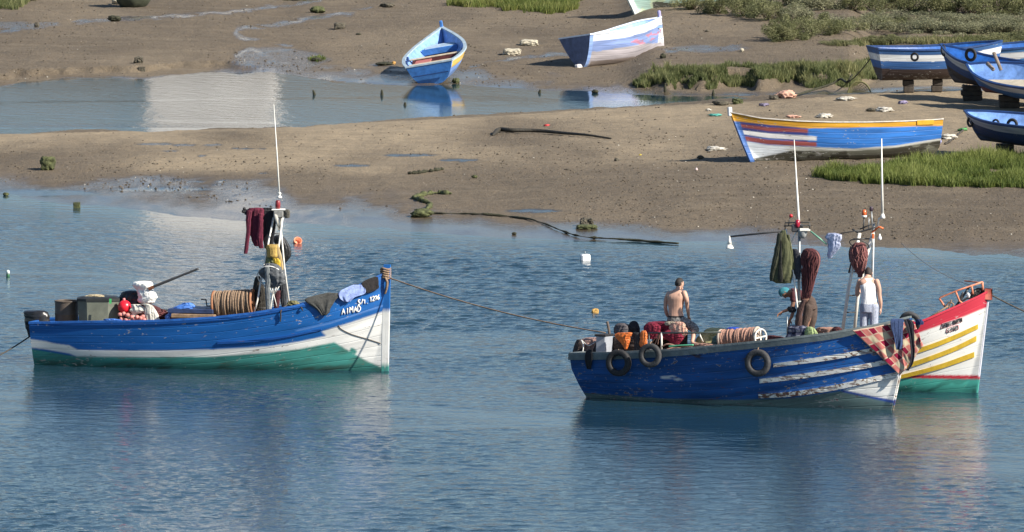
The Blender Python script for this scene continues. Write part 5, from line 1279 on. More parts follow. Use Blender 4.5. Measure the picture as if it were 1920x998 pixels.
for k, (a, c) in enumerate((((1236, 625), (1222, 643)), ((1237, 626), (1228, 645)), ((1238, 626), (1233, 646)), ((1222, 642), (1232, 632)))):
    pass
q = MB()
for (a, c) in (((1236, 625), (1221, 644)), ((1237, 626), (1228, 646)), ((1238, 626), (1233, 646))): q.tube(spline([bp(B, *a, -.42), bp(B, (a[0] + c[0]) / 2 - 1, (a[1] + c[1]) / 2 + 1, -.40), bp(B, *c, -.38)], 10), .012, 5)
q.build('lashing', m_ropep, rl)
def line(label, pts, m, r=.018, cat='hose', name='hose'):
    return tag(pxrope(name, pts, m, r), label, cat)
line('green hose lying along deck below the pipe rail', [bp(B, 1254, 650, -.5), bp(B, 1275, 648, -.5), bp(B, 1300, 647, -.5)], mat('green_hose', (.10, .42, .24), .5))
line('pinkish rope curving along the deck edge under green hose', [bp(B, 1243, 649, -.45), bp(B, 1252, 645.5, -.45), bp(B, 1270, 648, -.4), bp(B, 1300, 651, -.4)], m_ropep, .018, 'rope', 'rope')
line('loop of pinkish rope on deck next to treaded tyre', [bp(B, 1247, 657, -.55), bp(B, 1262, 652.5, -.5), bp(B, 1280, 654, -.5), bp(B, 1290, 659, -.5)], m_ropep, .02, 'rope', 'rope')
tag(lump('small_basin', [(652.5, 1220, 1231), (655, 1218, 1233), (657.5, 1220, 1231)], m_whitep, boatplane(B, -.3), .7, .03, 4, 56), 'white basin seen through the treaded tyre', 'basin')
tag(lump('net_heap', [(615, 1330, 1352), (618, 1322, 1362), (625, 1314, 1364), (635, 1308, 1362), (648, 1305, 1360), (656, 1304, 1360)], mat('yellow_net', (.42, .36, .13), .95, .25, 10, .03, col2=(.52, .48, .26), bscale=16), boatplane(B, .35), .6, .08, 8, 57), 'yellow net heap between the seated man and rope drum', 'net')
tag(lump('net_patch', [(630, 1340, 1352), (634, 1336, 1353), (641, 1335, 1351), (646, 1336, 1350)], mat('teal_net', (.085, .15, .135), .9, .3, 14, .015), boatplane(B, .0), .4, .1, 6, 58), 'grey teal net corner against the yellow net heap', 'net')
tag(lump('rope_pile', [(644, 1300, 1334), (648, 1296, 1350), (654, 1295, 1350), (658, 1296, 1350)], m_ropep, boatplane(B, -.3), .4, .14, 8, 59), 'low pinkish rope pile at feet of seated man', 'rope')
rope_drum(B, 'drum of pinkish rope with a white end ring on the dark blue boat', 1354, 636, 1420, 631, 16.5, -.15, m_ropep, None, mat('worn_drum_wood', (.40, .33, .27), .7, .2, 8), 22, 12, 8)
er = empty('drum_wheel', bp(B, 1426, 633, -.15), 'white spoked end wheel leaning on the pinkish rope drum', 'wheel')
ce = bp(B, 1426, 632.5, -.2); s_ = pxm(ce[1]); w = np.linspace(0, 2 * math.pi, 40)
q = MB(); q.tube(np.array([ce + np.array([11 / s_ * math.cos(a), .12 * math.cos(a) - .05, 15.5 / s_ * math.sin(a)]) for a in w]), .020, 7, False); q.build('rim', m_whitep, er)
for a in (0.1, 1.67, 3.24, 4.81):
    q = MB(); q.tube([ce, ce + np.array([11 / s_ * math.cos(a), .12 * math.cos(a) - .05, 15.5 / s_ * math.sin(a)])], .019, 6); q.build('spoke', m_whitep, er)
tag(lump('cap', [(613.5, 1368, 1380), (615.5, 1363, 1386), (619, 1362, 1387), (622, 1364, 1386)], cloth('bright_blue_cloth', (.02, .07, .42), rough=.6), boatplane(B, -.1), .6, .08, 5, 61), 'bright blue cloth on top of pinkish rope drum', 'cloth')
tag(lump('net_heap', [(629, 1440, 1452), (632, 1436, 1466), (637, 1433, 1476), (645, 1432, 1478), (652, 1432, 1478)], m_maroonnet, boatplane(B, .1), .5, .1, 7, 62), 'low maroon net heap between rope drum and plaid cloth', 'net')
# plaid material on its own grid
def plaidmat(name, base, band, mix, su, sv, line=None):
    m = bpy.data.materials.new(name); m.use_nodes = True; t = m.node_tree; L = t.links; bs = t.nodes['Principled BSDF']
    a = _n(t, 'ShaderNodeAttribute', attribute_name='weave'); sp = _n(t, 'ShaderNodeSeparateXYZ'); L.new(a.outputs['Vector'], sp.inputs[0])
    def stripe(o, s, w):
        m1 = _n(t, 'ShaderNodeMath', operation='MULTIPLY'); L.new(o, m1.inputs[0]); m1.inputs[1].default_value = s
        m2 = _n(t, 'ShaderNodeMath', operation='FRACT'); L.new(m1.outputs[0], m2.inputs[0])
        m3 = _n(t, 'ShaderNodeMath', operation='LESS_THAN'); L.new(m2.outputs[0], m3.inputs[0]); m3.inputs[1].default_value = w
        return m3.outputs[0]
    x, y = stripe(sp.outputs[0], su, .5), stripe(sp.outputs[1], sv, .5)
    xl, yl = stripe(sp.outputs[0], su * 2, .14), stripe(sp.outputs[1], sv * 2, .14)
    ad = _n(t, 'ShaderNodeMath', operation='ADD'); L.new(x, ad.inputs[0]); L.new(y, ad.inputs[1])
    hv = _n(t, 'ShaderNodeMath', operation='MULTIPLY'); L.new(ad.outputs[0], hv.inputs[0]); hv.inputs[1].default_value = .5
    ra = _n(t, 'ShaderNodeValToRGB'); ra.color_ramp.interpolation = 'CONSTANT'
    e = ra.color_ramp.elements; e[0].position = 0; e[0].color = (*base, 1); e[1].position = .25; e[1].color = (*mix, 1); k = e.new(.75); k.color = (*band, 1)
    L.new(hv.outputs[0], ra.inputs[0])
    mx = _n(t, 'ShaderNodeMixRGB'); mm = _n(t, 'ShaderNodeMath', operation='MAXIMUM'); L.new(xl, mm.inputs[0]); L.new(yl, mm.inputs[1])
    L.new(mm.outputs[0], mx.inputs[0]); L.new(ra.outputs[0], mx.inputs[1]); mx.inputs[2].default_value = (*(line or mix), 1)
    tc = _n(t, 'ShaderNodeTexCoord'); no = _n(t, 'ShaderNodeTexNoise'); no.inputs['Scale'].default_value = 9; L.new(tc.outputs['Object'], no.inputs[0])
    hs_ = _n(t, 'ShaderNodeHueSaturation'); mr = _n(t, 'ShaderNodeMapRange'); mr.inputs[3].default_value = .75; mr.inputs[4].default_value = 1.2; L.new(no.outputs[0], mr.inputs[0]); L.new(mr.outputs[0], hs_.inputs['Value']); L.new(mx.outputs[0], hs_.inputs['Color'])
    L.new(hs_.outputs[0], bs.inputs['Base Color']); bs.inputs['Roughness'].default_value = .95; bs.inputs['Specular IOR Level'].default_value = .15
    return m
m_plaid = plaidmat('maroon_cream_check', (.54, .46, .31), (.23, .012, .04), (.44, .15, .13), 4.4, 3.1, (.50, .36, .27))
def quadcloth(name, b, P, m, off, n=44, k=34, seed=0, fold=.05, parent=None):
    P00, P10, P11, P01 = [np.array(p, float) for p in P]
    s, t = np.meshgrid(np.linspace(0, 1, n), np.linspace(0, 1, k), indexing='ij')
    uv = (1 - s)[..., None] * ((1 - t)[..., None] * P00 + t[..., None] * P01) + s[..., None] * ((1 - t)[..., None] * P10 + t[..., None] * P11)
    ed = (fbm(s * 6, t * 6, seed, 3) - .5)
    uv = uv + ed[..., None] * np.array([3.0, 2.5])
    G = hull_pt(b, uv[..., 0].ravel(), uv[..., 1].ravel(), 0).reshape(n, k, 3)
    f = fbm(s * 5 + t * 2.5, t * 1.2 - s * .8, seed + 3, 3) - .35
    hang = t
    G = G + (b.Lt * b.ns) * (off + fold * 2.6 * f * (.3 + .7 * hang))[..., None]
    q = MB(); q.sheet(G, .014); V = np.concatenate(q.V)
    W_ = np.tile(np.stack([s, t, 0 * s], -1).reshape(-1, 3), (2, 1))
    return mesh_obj(name, V, q.F, m, parent, True, attrs={'weave': ('FLOAT_VECTOR', W_)})
tag(quadcloth('checked_blanket', B, [(1601, 619), (1716, 600), (1736, 648), (1692, 703)], m_plaid, .09, seed=71, fold=.06), 'maroon and cream checked blanket draped over the bow of dark blue boat', 'blanket')
tag(drape('trousers', B, [(597, 1680, 1701), (604, 1677, 1702), (615, 1679, 1701), (630, 1684, 1700), (645, 1687, 1700), (655, 1690, 1697)], cloth('navy_denim', (.028, .05, .125)), .22, .05, 2.5, 72), 'navy trousers hung over the checked blanket', 'trousers')
tag(drape('shirt', B, [(598, 1702, 1716), (606, 1704, 1722), (620, 1710, 1722), (640, 1714, 1723), (660, 1716, 1724), (680, 1714, 1721), (694, 1708, 1712)], cloth('dark_shirt_cloth', (.022, .02, .028)), .24, .05, 2.5, 73), 'long black shirt hung at right edge of the checked blanket', 'shirt')
tag(lump('cloth', [(599, 1718, 1728), (604, 1716, 1732), (609, 1718, 1731)], cloth('navy_cloth', (.02, .035, .11)), boatplane(B, -.2), .5, .2, 6, 74), 'small navy cloth bunched at the bow beside the worn tyre', 'cloth')
m_nplaid = plaidmat('navy_check', (.34, .34, .38), (.02, .022, .04), (.07, .075, .12), 3.5, 3.0)
def wrapcloth(name, rows, m, plane, depth, seed, parent=None):
    o = lump(name, rows, m, plane, depth, .12, 6, seed, parent)
    n, k = 44, 60; W_ = [(i / n * 1.2, j / k * 2.6, 0) for i in range(n) for j in range(k)] + [(0, 0, 0), (1, 1, 0)]
    a = o.data.attributes.new('weave', 'FLOAT_VECTOR', 'POINT'); a.data.foreach_set('vector', np.array(W_, np.float32).ravel())
    return o
tag(wrapcloth('plaid_cloth', [(611, 1482, 1508), (614, 1477, 1514), (622, 1475, 1518), (632, 1474, 1521), (645, 1473, 1523)], m_nplaid, boatplane(B, -.1), .5, 75), 'navy and white plaid cloth bundled at the foot of the blue boat mast', 'cloth')
tag(lump('towel', [(613, 1512, 1522), (618, 1510, 1529), (628, 1509, 1532), (640, 1510, 1530)], cloth('pale_green_cloth', (.26, .33, .15)), boatplane(B, -.2), .4, .14, 6, 76), 'pale green towel beside navy plaid cloth', 'towel')
tag(lump('rope_pile', [(614, 1536, 1562), (617, 1531, 1572), (623, 1530, 1578), (632, 1530, 1580)], m_ropep, boatplane(B, .3), .5, .12, 8, 77), 'coil pile of pinkish brown rope left of the white ladder mast', 'rope')
tag(lump('net_heap', [(613, 1564, 1574), (618, 1560, 1578), (628, 1558, 1580)], m_maroonnet, boatplane(B, .2), .5, .1, 7, 78), 'small dark maroon net bundle against foot of ladder mast', 'net')

# ---- mast of the dark blue boat
PMB = boatplane(B, .15)
mB = empty('mast', bp(B, 1497, 640, .15), 'steel post mast with red lamp, whip antenna and side booms on the dark blue boat', 'mast')
q = MB(); q.tube([bp(B, 1497, 640, .15), bp(B, 1499, 420, .15)], .032, 8); q.build('post', m_steel, mB)
q = MB(); q.tube([bp(B, 1474, 430, .1), bp(B, 1476, 450, .1), bp(B, 1484, 490, .05), bp(B, 1491, 540, 0), bp(B, 1502, 640, -.1)], .021, 7); q.build('strut', m_whitep, mB)
q = MB(); q.tube([bp(B, 1480, 470, .1), bp(B, 1487, 446, .1), bp(B, 1494, 434, .1)], .016, 6); q.build('strut', m_whitep, mB)
q = MB(); q.tube([bp(B, 1476, 630, -.1), bp(B, 1476, 594, -.1)], .016, 6); q.build('strut', m_steel, mB)
q = MB(); q.tube([bp(B, 1472, 432, .1), bp(B, 1472, 418, .1), bp(B, 1518, 417, .1), bp(B, 1518, 430, .1)], .014, 6); q.build('top_frame', m_dsteel, mB)
q = MB(); q.tube([bp(B, 1470, 424, .1), bp(B, 1520, 423, .1)], .014, 6); q.build('crossbar', m_dsteel, mB)
s_ = pxm(bp(B, 1497, 430)[1])
q = MB(); q.box(bp(B, 1495, 428, .15), (22 / s_, .16, 14 / s_), bev=.02); q.build('junction_box', mat('dark_box', (.05, .05, .055), .5), mB, False)
q = MB(); q.lathe(bp(B, 1505, 447, .15), [(.05, 0), (.09, .06), (.11, .16), (.10, .2)], n=14); q.build('cone', mat('grey_cone', (.30, .31, .31), .6), mB)
q = MB(); q.box(bp(B, 1509, 431, .1), (20 / s_, .12, 5 / s_), bev=.01); q.build('bracket', m_whitep, mB, False)
q = MB(); q.lathe(bp(B, 1495.5, 424, .1), [(.03, -.04), (.055, 0), (.062, .06), (.05, .12), (.02, .14)], n=14); q.build('lamp', mat('red_lamp', (.32, .012, .035), .3), mB)
q = MB(); q.tube([bp(B, 1478.5, 424, .1), bp(B, 1481, 408, .1)], .012, 6); q.build('lamp_stalk', m_dsteel, mB)
q = MB(); q.ball(bp(B, 1483, 405, .1), .042); q.build('lamp', mat('red_lamp_bright', (.5, .02, .03), .3), mB)
q = MB(); q.tube([bp(B, 1498.5, 430, .15), bp(B, 1497, 400, .15), bp(B, 1489, 262, .15)], [.03, .026, .008], 7); q.build('antenna', m_whitep, mB)
q = MB(); q.tube([bp(B, 1473, 433, .1), bp(B, 1368, 444, .1)], .021, 7); q.build('boom', m_dsteel, mB)
q = MB(); q.tube([bp(B, 1520, 434, .15), bp(B, 1550, 458, .15)], .020, 7); q.build('boom', mat('green_pole', (.16, .34, .24), .5), mB)
q = MB(); q.tube([bp(B, 1576, 438, .15), bp(B, 1612, 432, .2)], .012, 6); q.build('boom', m_dsteel, mB)
fl = empty('boom_lamp', bp(B, 1368, 448, .1), 'white floodlamp hanging at the end of the dark boom', 'lamp')
q = MB(); q.lathe(bp(B, 1368, 444, .1), [(.02, .02), (.03, 0), (.04, -.10), (.055, -.16)], n=14); q.build('socket', m_whitep, fl)
q = MB(); q.lathe(bp(B, 1368, 466, .1), [(.095, 0), (.09, .02), (.05, .08), (.03, .09)], n=18); q.build('shade', m_whitep, fl)
tag(lump('flag_cloth', [(437, 1554, 1565), (441, 1550, 1577), (450, 1549, 1577), (460, 1552, 1576), (470, 1553, 1571), (478, 1551, 1563), (485, 1553, 1558)], cloth('pale_lilac_cloth', (.42, .46, .62)), boatplane(B, .15), .2, .25, 7, 81), 'pale lilac shirt hung at the end of the green boom', 'shirt')
jk = empty('jacket', bp(B, 1465, 434, .05), 'olive green jacket hung on the dark blue boat mast', 'jacket')
m_olv = cloth('olive_cloth', (.085, .09, .042), scale=5)
lump('body', [(432, 1465, 1473), (440, 1461, 1475), (455, 1458, 1479), (475, 1455, 1483), (495, 1451, 1486), (515, 1447, 1487), (525, 1445, 1486), (531, 1456, 1484)], m_olv, boatplane(B, .0), .42, .085, 3.5, 82, jk)
lump('sleeve', [(437, 1458, 1467), (460, 1454, 1464), (490, 1448, 1459), (512, 1443, 1454), (527, 1443, 1451)], cloth('dark_olive_cloth', (.045, .048, .028)), boatplane(B, -.06), .5, .12, 5, 83, jk)
lump('opening', [(450, 1463, 1465), (470, 1461, 1466), (500, 1459, 1467), (520, 1458, 1468), (529, 1460, 1467)], cloth('olive_lining', (.022, .022, .016)), boatplane(B, -.13), .35, .1, 4, 183, jk)
lump('sleeve', [(440, 1474, 1480), (460, 1477, 1484), (485, 1480, 1488), (505, 1483, 1490)], m_olv, boatplane(B, .02), .5, .1, 4, 184, jk)
tag(lump('jacket', [(467, 1486, 1494), (475, 1484, 1500), (490, 1486, 1501), (510, 1489, 1502), (524, 1492, 1501)], cloth('slate_jacket', (.035, .036, .045)), boatplane(B, .05), .45, .12, 6, 84), 'slate jacket hung between olive jacket and mast post', 'jacket')
nb = empty('net_bag', bp(B, 1518, 470, .05), 'long maroon net hung from the top of the dark blue boat mast', 'net')
lump('bundle', [(466, 1511, 1525), (470, 1506, 1532), (480, 1503, 1536), (495, 1503, 1536), (510, 1504, 1532), (530, 1504, 1527), (550, 1504, 1522), (560, 1505, 1518)], m_maroonnet, boatplane(B, .05), .55, .07, 8, 85, nb)
strands('strands', [(468, 1508, 1530), (480, 1503, 1536), (495, 1503, 1536), (530, 1504, 1527), (560, 1505, 1518)], boatplane(B, .05), .55, mat('maroon_twine', (.12, .035, .035), .9, .3, 20), .009, nb, 34, 5)
q = MB(); q.tube(spline([bp(B, 1530, 472, -.1), bp(B, 1535.5, 482, -.12), bp(B, 1535, 497, -.1), bp(B, 1530, 512, -.1)], 16), .018, 6); q.build('rope_edge', mat('brown_pink_rope', (.2, .09, .08), .9, .3, 30), nb)
tag(lump('waders', [(562, 1503, 1512), (575, 1497, 1508), (595, 1491, 1504), (616, 1490, 1503)], cloth('brown_wader', (.085, .045, .038)), boatplane(B, -.1), .5, .1, 5, 86), 'brown rubber waders hung on the mast post in front of bending person', 'waders')
q = MB(); q.tube([bp(B, 1493, 566, 0), bp(B, 1507, 566, 0)], .02, 6); q.build('cleat', m_whitep, mB)
tag(lump('cloth', [(575, 1478, 1488), (580, 1477, 1493), (586, 1480, 1492)], m_blackc, boatplane(B, -.05), .5, .15, 5, 87), 'black rag tied to mast strut near the reaching hand', 'cloth')

# ---- ladder mast of the white boat behind
PC = lambda u, v, y=0.0: bp(Cb, u, v, y)
mC = empty('mast', PC(1610, 640), 'flaking white ladder mast with orange beacon on the white boat', 'mast')
q = MB(); q.tube([PC(1579, 625, -.2), PC(1592, 535, -.1), PC(1612, 437, 0)], .038, 8); q.build('leg', m_rustyw, mC)
q = MB(); q.tube([PC(1602, 622, .2), PC(1608, 560, .15), PC(1622, 490, .1), PC(1637, 437, 0)], .038, 8); q.build('leg', m_rustyw, mC)
q = MB(); q.tube([PC(1633, 640, .3), PC(1635, 560, .2), PC(1638, 420, .1)], .03, 8); q.build('post', m_steel, mC)
for (a, c) in (((1584, 586), (1605, 586)), ((1588, 555), (1609, 553)), ((1594, 510), (1617, 510)), ((1600, 448), (1633, 448))):
    q = MB(); q.tube([PC(*a, -.1), PC(*c, .1)], .016, 6); q.build('rung', m_dsteel, mC)
q = MB(); q.tube([PC(1592, 512, 0), PC(1600, 480, 0), PC(1612, 440, 0)], .03, 6); q.build('stay', m_dsteel, mC)
q = MB(); q.tube([PC(1598, 430, 0), PC(1608, 436, 0), PC(1630, 430, 0), PC(1650, 424, 0)], .022, 6); q.tube([PC(1612, 430, 0), PC(1640, 418, 0)], .018, 6); q.build('crosstree', m_dsteel, mC)
q = MB(); q.tube([PC(1634, 437, 0), PC(1648, 425, 0), PC(1656, 429, 0)], .026, 6); q.build('bracket', mat('orange_bracket', (.6, .13, .03), .5), mC)
q = MB(); q.box(PC(1637, 443, -.05), (.05, .05, .12), bev=.01); q.build('bracket', MATS['orange_bracket'], mC, False)
q = MB(); q.tube([PC(1619, 432, 0), PC(1620, 408, 0)], .018, 6); q.build('beacon_stalk', m_dsteel, mC)
q = MB(); q.lathe(PC(1620.5, 408, 0), [(.05, 0), (.06, .02), (.06, .05)], n=14); q.build('beacon_base', m_whitep, mC)
q = MB(); q.lathe(PC(1620.5, 404, 0), [(.052, 0), (.056, .05), (.05, .11), (.02, .13)], n=14); q.build('beacon', mat('orange_beacon', (.55, .11, .03), .25), mC)
q = MB(); q.tube([PC(1636, 430, 0), PC(1634, 395, 0)], .016, 6); q.build('horn_stalk', m_steel, mC)
q = MB(); q.lathe(PC(1633.5, 396, 0), [(.03, 0), (.042, .02), (.042, .08), (.03, .1)], n=12); q.build('horn', mat('purple_black_plastic', (.05, .03, .045), .4), mC)
q = MB(); q.tube([PC(1629, 432, 0), PC(1629, 408, 0)], .012, 6); q.build('stalk', m_steel, mC)
q = MB(); q.tube([PC(1646, 425, 0), PC(1648, 410, 0), PC(1655, 408, 0)], .022, 6); q.lathe(PC(1655, 411, 0), [(.03, 0), (.06, .03), (.05, .07), (.03, .12)], n=12); q.build('antenna_mount', m_whitep, mC)
q = MB(); q.tube([PC(1655, 406, 0), PC(1653.5, 330, 0), PC(1653, 260, 0)], [.03, .022, .012], 7); q.build('antenna', m_whitep, mC)
q = MB(); q.lathe(PC(1649.5, 447, -.05), [(.015, .10), (.02, .06), (.045, .02), (.045, -.02), (.02, -.045)], n=12); q.build('bulb', mat('white_glass', (.75, .76, .76), .2), mC)
nb = empty('net_bag', PC(1608, 455), 'round maroon net bundle hung high on the white ladder mast', 'net')
lump('bundle', [(455, 1603, 1618), (460, 1598, 1624), (470, 1595, 1627), (482, 1595, 1626), (495, 1597, 1624), (505, 1603, 1620), (515, 1608, 1618), (520, 1608, 1617)], mat('pink_maroon_net', (.17, .06, .06), .95, .4, 24, .035), lambda u, v: PC(u, v, -.15), .6, .07, 8, 91, nb)
strands('strands', [(457, 1601, 1621), (470, 1595, 1627), (482, 1595, 1626), (495, 1597, 1624), (515, 1608, 1618)], lambda u, v: PC(u, v, -.15), .6, mat('pink_twine', (.26, .11, .10), .9, .3, 20), .009, nb, 30, 6)
w = np.linspace(0, 2 * math.pi, 30)
q = MB(); q.tube(np.array([PC(1611 + 18 * math.cos(a), 458 + 8 * math.sin(a) + 4 * math.cos(a), -.1 + .2 * math.sin(a)) for a in w]), .013, 5, False); q.build('hoop', m_dsteel, nb)
q = MB(); q.tube(spline([PC(1595, 462, -.1), PC(1592, 475, -.1), PC(1594, 492, -.1)], 14), .013, 5); q.build('cord', m_dsteel, nb)
# bow rail and anchor gear of the white boat
br = empty('bow_rail', PC(1800, 575), 'rusty orange pipe frame lashed on the bow of the white boat', 'rail')
m_or2 = mat('orange_rusty_pipe', (.55, .20, .11), .6, .35, 12, .003)
q = MB(); q.tube([PC(1762, 561, -.2), PC(1763, 558, -.2), PC(1795, 545, -.15), PC(1842, 529, 0)], .020, 7); q.build('top_bar', m_or2, br)
q = MB(); q.tube([PC(1761, 560, -.2), PC(1770, 573, -.2), PC(1775, 578, -.2)], .024, 7); q.build('post', m_or2, br)
q = MB(); q.tube([PC(1792, 547, -.2), PC(1799, 565, -.2), PC(1806, 570, -.2)], .024, 7); q.build('post', m_or2, br)
q = MB(); q.tube([PC(1822, 537, -.1), PC(1824, 552, -.1)], .024, 7); q.build('post', m_or2, br)
q = MB(); q.tube([PC(1842, 529, 0), PC(1843, 546, 0)], .026, 7); q.build('post', m_or2, br)
q = MB(); q.tube([PC(1808, 527, .15), PC(1835, 530, .2), PC(1842, 529, 0)], .016, 7); q.build('far_bar', m_or2, br)
an = empty('anchor', PC(1815, 555), 'dark iron anchor with chain piled on the white boat bow inside the pipe frame', 'anchor')
q = MB(); q.tube([PC(1790, 577, -.1), PC(1803, 560, -.05), PC(1818, 537, 0)], .026, 7); q.build('shank', m_dsteel, an)
q = MB(); q.tube(spline([PC(1806, 548, -.1), PC(1798, 566, -.1), PC(1812, 560, -.1), PC(1830, 545, -.05)], 16), .022, 6); q.build('arm', m_dsteel, an)
lump('chain_heap', [(540, 1832, 1842), (545, 1824, 1844), (552, 1818, 1845), (560, 1810, 1842)], mat('dark_iron_chain', (.035, .032, .03), .7, .4, 20, .02), lambda u, v: PC(u, v, .05), .5, .2, 9, 92, an)
tag(lump('rag', [(549, 1812, 1816), (553, 1812, 1819), (558, 1814, 1818)], m_bagw, lambda u, v: PC(u, v, -.2), .5, .1, 4, 93), 'small white rag tied inside the orange pipe frame', 'rag')
q = MB(); tt = np.linspace(0, 1, 60); P = spline([PC(1772, 577, -.25), PC(1780, 567, -.25), PC(1788, 572, -.25), PC(1779, 580, -.25), PC(1784, 562, -.25)], 40); q.tube(P, .018, 6); tag(q.build('rope_bunch', m_rope), 'brown rope bunched at lower end of the orange frame', 'rope')
q = MB(); q.tube([PC(1732, 602, -.4), PC(1760, 585, -.35), PC(1778, 574, -.25)], .02, 6); tag(q.build('mooring_rope', m_rope), 'brown rope running down along the red top band', 'rope')
# tyres and small gear on the laid-up boats
tyre('tyre hung on the white band of the leftmost laid-up boat', 1715, 107, 8.5, Y=float(bp(Hb, 1715, 107)[1]) - 1.15, axis=(.5, 1, 0), mm=m_black)
tyre('tyre fixed over the pointed bow of a blue laid-up boat', 1769, 95, 11, Y=float(bp(Ib, 1769, 95)[1]) - .1, axis=(1, .35, .1), flat=.8)
tyre('tyre hung on the flank of the blue boat with grey band', 1820, 103, 13, Y=float(bp(Ib, 1820, 103)[1]) - 1.0, axis=(.75, 1, 0), flat=.8)
tyre('round fender tyre at bow of the navy laid-up boat', 1819, 229, 10, Y=float(bp(Lb, 1819, 229)[1]) - .25, axis=(1, .6, 0), flat=.8)
tyre('first small tyre on the flank of the navy laid-up boat', 1867, 231, 8, Y=float(bp(Lb, 1867, 231)[1]) - 1.0, axis=(.6, 1, 0))
tyre('larger flank tyre of the navy laid-up boat, near picture edge', 1898, 234, 12, Y=float(bp(Lb, 1898, 234)[1]) - 1.05, axis=(.6, 1, 0))
for (lab, a, c, rr_) in (('grey timber post leaning inside the boat with the beige inside', (1877, 132), (1863, 98), .055), ('short grey block lying in the boat with the beige inside', (1863, 131), (1851, 119), .06)):
    q = MB(); q.tube([bp(Kb, *a, .0), bp(Kb, *c, .1)], rr_, 8); tag(q.build('timber_post', mat('grey_driftwood', (.20, .16, .13), .85, .3, 8, .006)), lab, 'timber')
# ------------------------------------------------------------------ people
m_skin = mat('light_brown_skin', (.50, .30, .22), .55, .10, 5, .002, spec=.35)  # lighter of the two even skin tones
m_skind = mat('tanned_skin', (.27, .145, .10), .55, .12, 5, .002, spec=.35)
m_hair = mat('dark_hair', (.018, .014, .012), .75, .4, 40, .006)
def fused(name, q, m, parent, vox=.012, it=4):
    """closed pieces fused into one continuous surface"""
    o = q.build('_tmp', m); off = np.array(o.location)
    md = o.modifiers.new('r', 'REMESH'); md.mode = 'VOXEL'; md.voxel_size = vox; md.use_smooth_shade = True
    ms = o.modifiers.new('s', 'SMOOTH'); ms.factor = .5; ms.iterations = it
    bpy.context.view_layer.update()
    me = bpy.data.meshes.new_from_object(o.evaluated_get(bpy.context.evaluated_depsgraph_get()))
    n = len(me.vertices); co = np.empty(n * 3, np.float32); me.vertices.foreach_get('co', co); co = co.reshape(-1, 3) + off - wloc(parent)
    me.vertices.foreach_set('co', co.astype(np.float32).ravel()); me.update()
    me.polygons.foreach_set('use_smooth', np.ones(len(me.polygons), bool))
    me.name = name
    if not me.materials: me.materials.append(m)
    bpy.data.objects.remove(o)
    r = bpy.data.objects.new(name, me); COL.objects.link(r); r.parent = parent
    return r
def limb(q, pts, rad, n=12):
    P = spline(pts, 8 * (len(pts) - 1) + 1); rr = np.interp(np.linspace(0, len(pts) - 1, len(P)), range(len(pts)), rad)
    q.tube(P, rr, n); q.ball(P[0], rr[0], 12, 8); q.ball(P[-1], rr[-1], 12, 8)
def torso(q, secs, n=20):
    """secs: (centre, half-width vector, half-depth vector)"""
    S = np.array([np.concatenate(s) for s in secs], float); S = spline(S, 28)
    V = []; k = len(S)
    for s in S:
        c, a, d = s[:3], s[3:6], s[6:9]
        for j in range(n):
            w = 2 * math.pi * j / n; ca, sa = math.cos(w), math.sin(w)
            V.append(c + a * np.sign(ca) * abs(ca) ** .85 + d * np.sign(sa) * abs(sa) ** .85)
    q.add(V, [[i * n + j, i * n + (j + 1) % n, (i + 1) * n + (j + 1) % n, (i + 1) * n + j] for i in range(k - 1) for j in range(n)] + [list(range(n))[::-1], [(k - 1) * n + j for j in range(n)]])
def hand(q, wrist, d, palm_n, L=.18, curl=.5, thumb=1):
    d = np.array(d, float); d /= np.linalg.norm(d); pn = np.array(palm_n, float); pn -= d * (pn @ d); pn /= np.linalg.norm(pn); sd_ = np.cross(d, pn)
    w = np.array(wrist)
    q.box(w + d * .05, (.10, .075, .032), np.stack([d, sd_, pn]), bev=.014)
    for k, (o, l) in enumerate(((-.03, .068), (-.01, .078), (.011, .074), (.030, .058))):
        b0 = w + d * .092 + sd_ * o; P = [b0]; a = curl * .5
        for s in (.45, .32, .23):
            P.append(P[-1] + (d * math.cos(a) + pn * math.sin(a)) * l * s * 1.0); a += curl * .6
        q.tube(P, [.0105, .010, .009, .0075], 8); q.ball(P[-1], .0075, 8, 6)
    t0 = w + d * .03 - sd_ * .034 * thumb; P = [t0, t0 + (d * .6 - sd_ * .8 * thumb) * .032, t0 + (d * .95 - sd_ * .5 * thumb + pn * .3) * .062]
    q.tube(P, [.014, .0125, .009], 8); q.ball(P[-1], .009, 8, 6)
def head(q, c, up, fwd, r=.098):
    up = np.array(up, float); up /= np.linalg.norm(up); fw = np.array(fwd, float); fw -= up * (fw @ up); fw /= np.linalg.norm(fw); sd_ = np.cross(up, fw)
    V = MB(); V.ball((0, 0, 0), 1, 22, 16); P = V.V[0]
    k = P[:, 2]; wd = np.where(k < 0, .76 - .16 * k * k, .76); dp = np.where(k < 0, .96 - .12 * k * k, .98)
    X = P[:, 0] * wd; Y = P[:, 1] * dp + np.where(k < -.2, (-.2 - k) * .16, 0); Z = P[:, 2] * 1.18
    q.add(np.array(c) + (X[:, None] * sd_ + Y[:, None] * fw + Z[:, None] * up) * r, V.F)
    c = np.array(c)
    q.tube([c + fw * r * .93 + up * r * .12, c + fw * r * 1.13 - up * r * .22, c + fw * r * .95 - up * r * .30], [r * .10, r * .17, r * .12], 8)   # nose
    q.ball(c + fw * r * .72 - up * r * .98, r * .30, 10, 8)                                       # chin
    q.tube([c + fw * r * .9 - up * r * .55 - sd_ * r * .26, c + fw * r * .98 - up * r * .56, c + fw * r * .9 - up * r * .55 + sd_ * r * .26], r * .07, 6)  # lips
    for s in (-1, 1):
        q.tube([c + sd_ * s * r * .76 + up * r * .20 + fw * r * .02, c + sd_ * s * r * .86 + up * r * .16 - fw * r * .12, c + sd_ * s * r * .84 - up * r * .08 - fw * r * .10, c + sd_ * s * r * .74 - up * r * .26], r * .085, 7)  # ears
    return up, fw, sd_
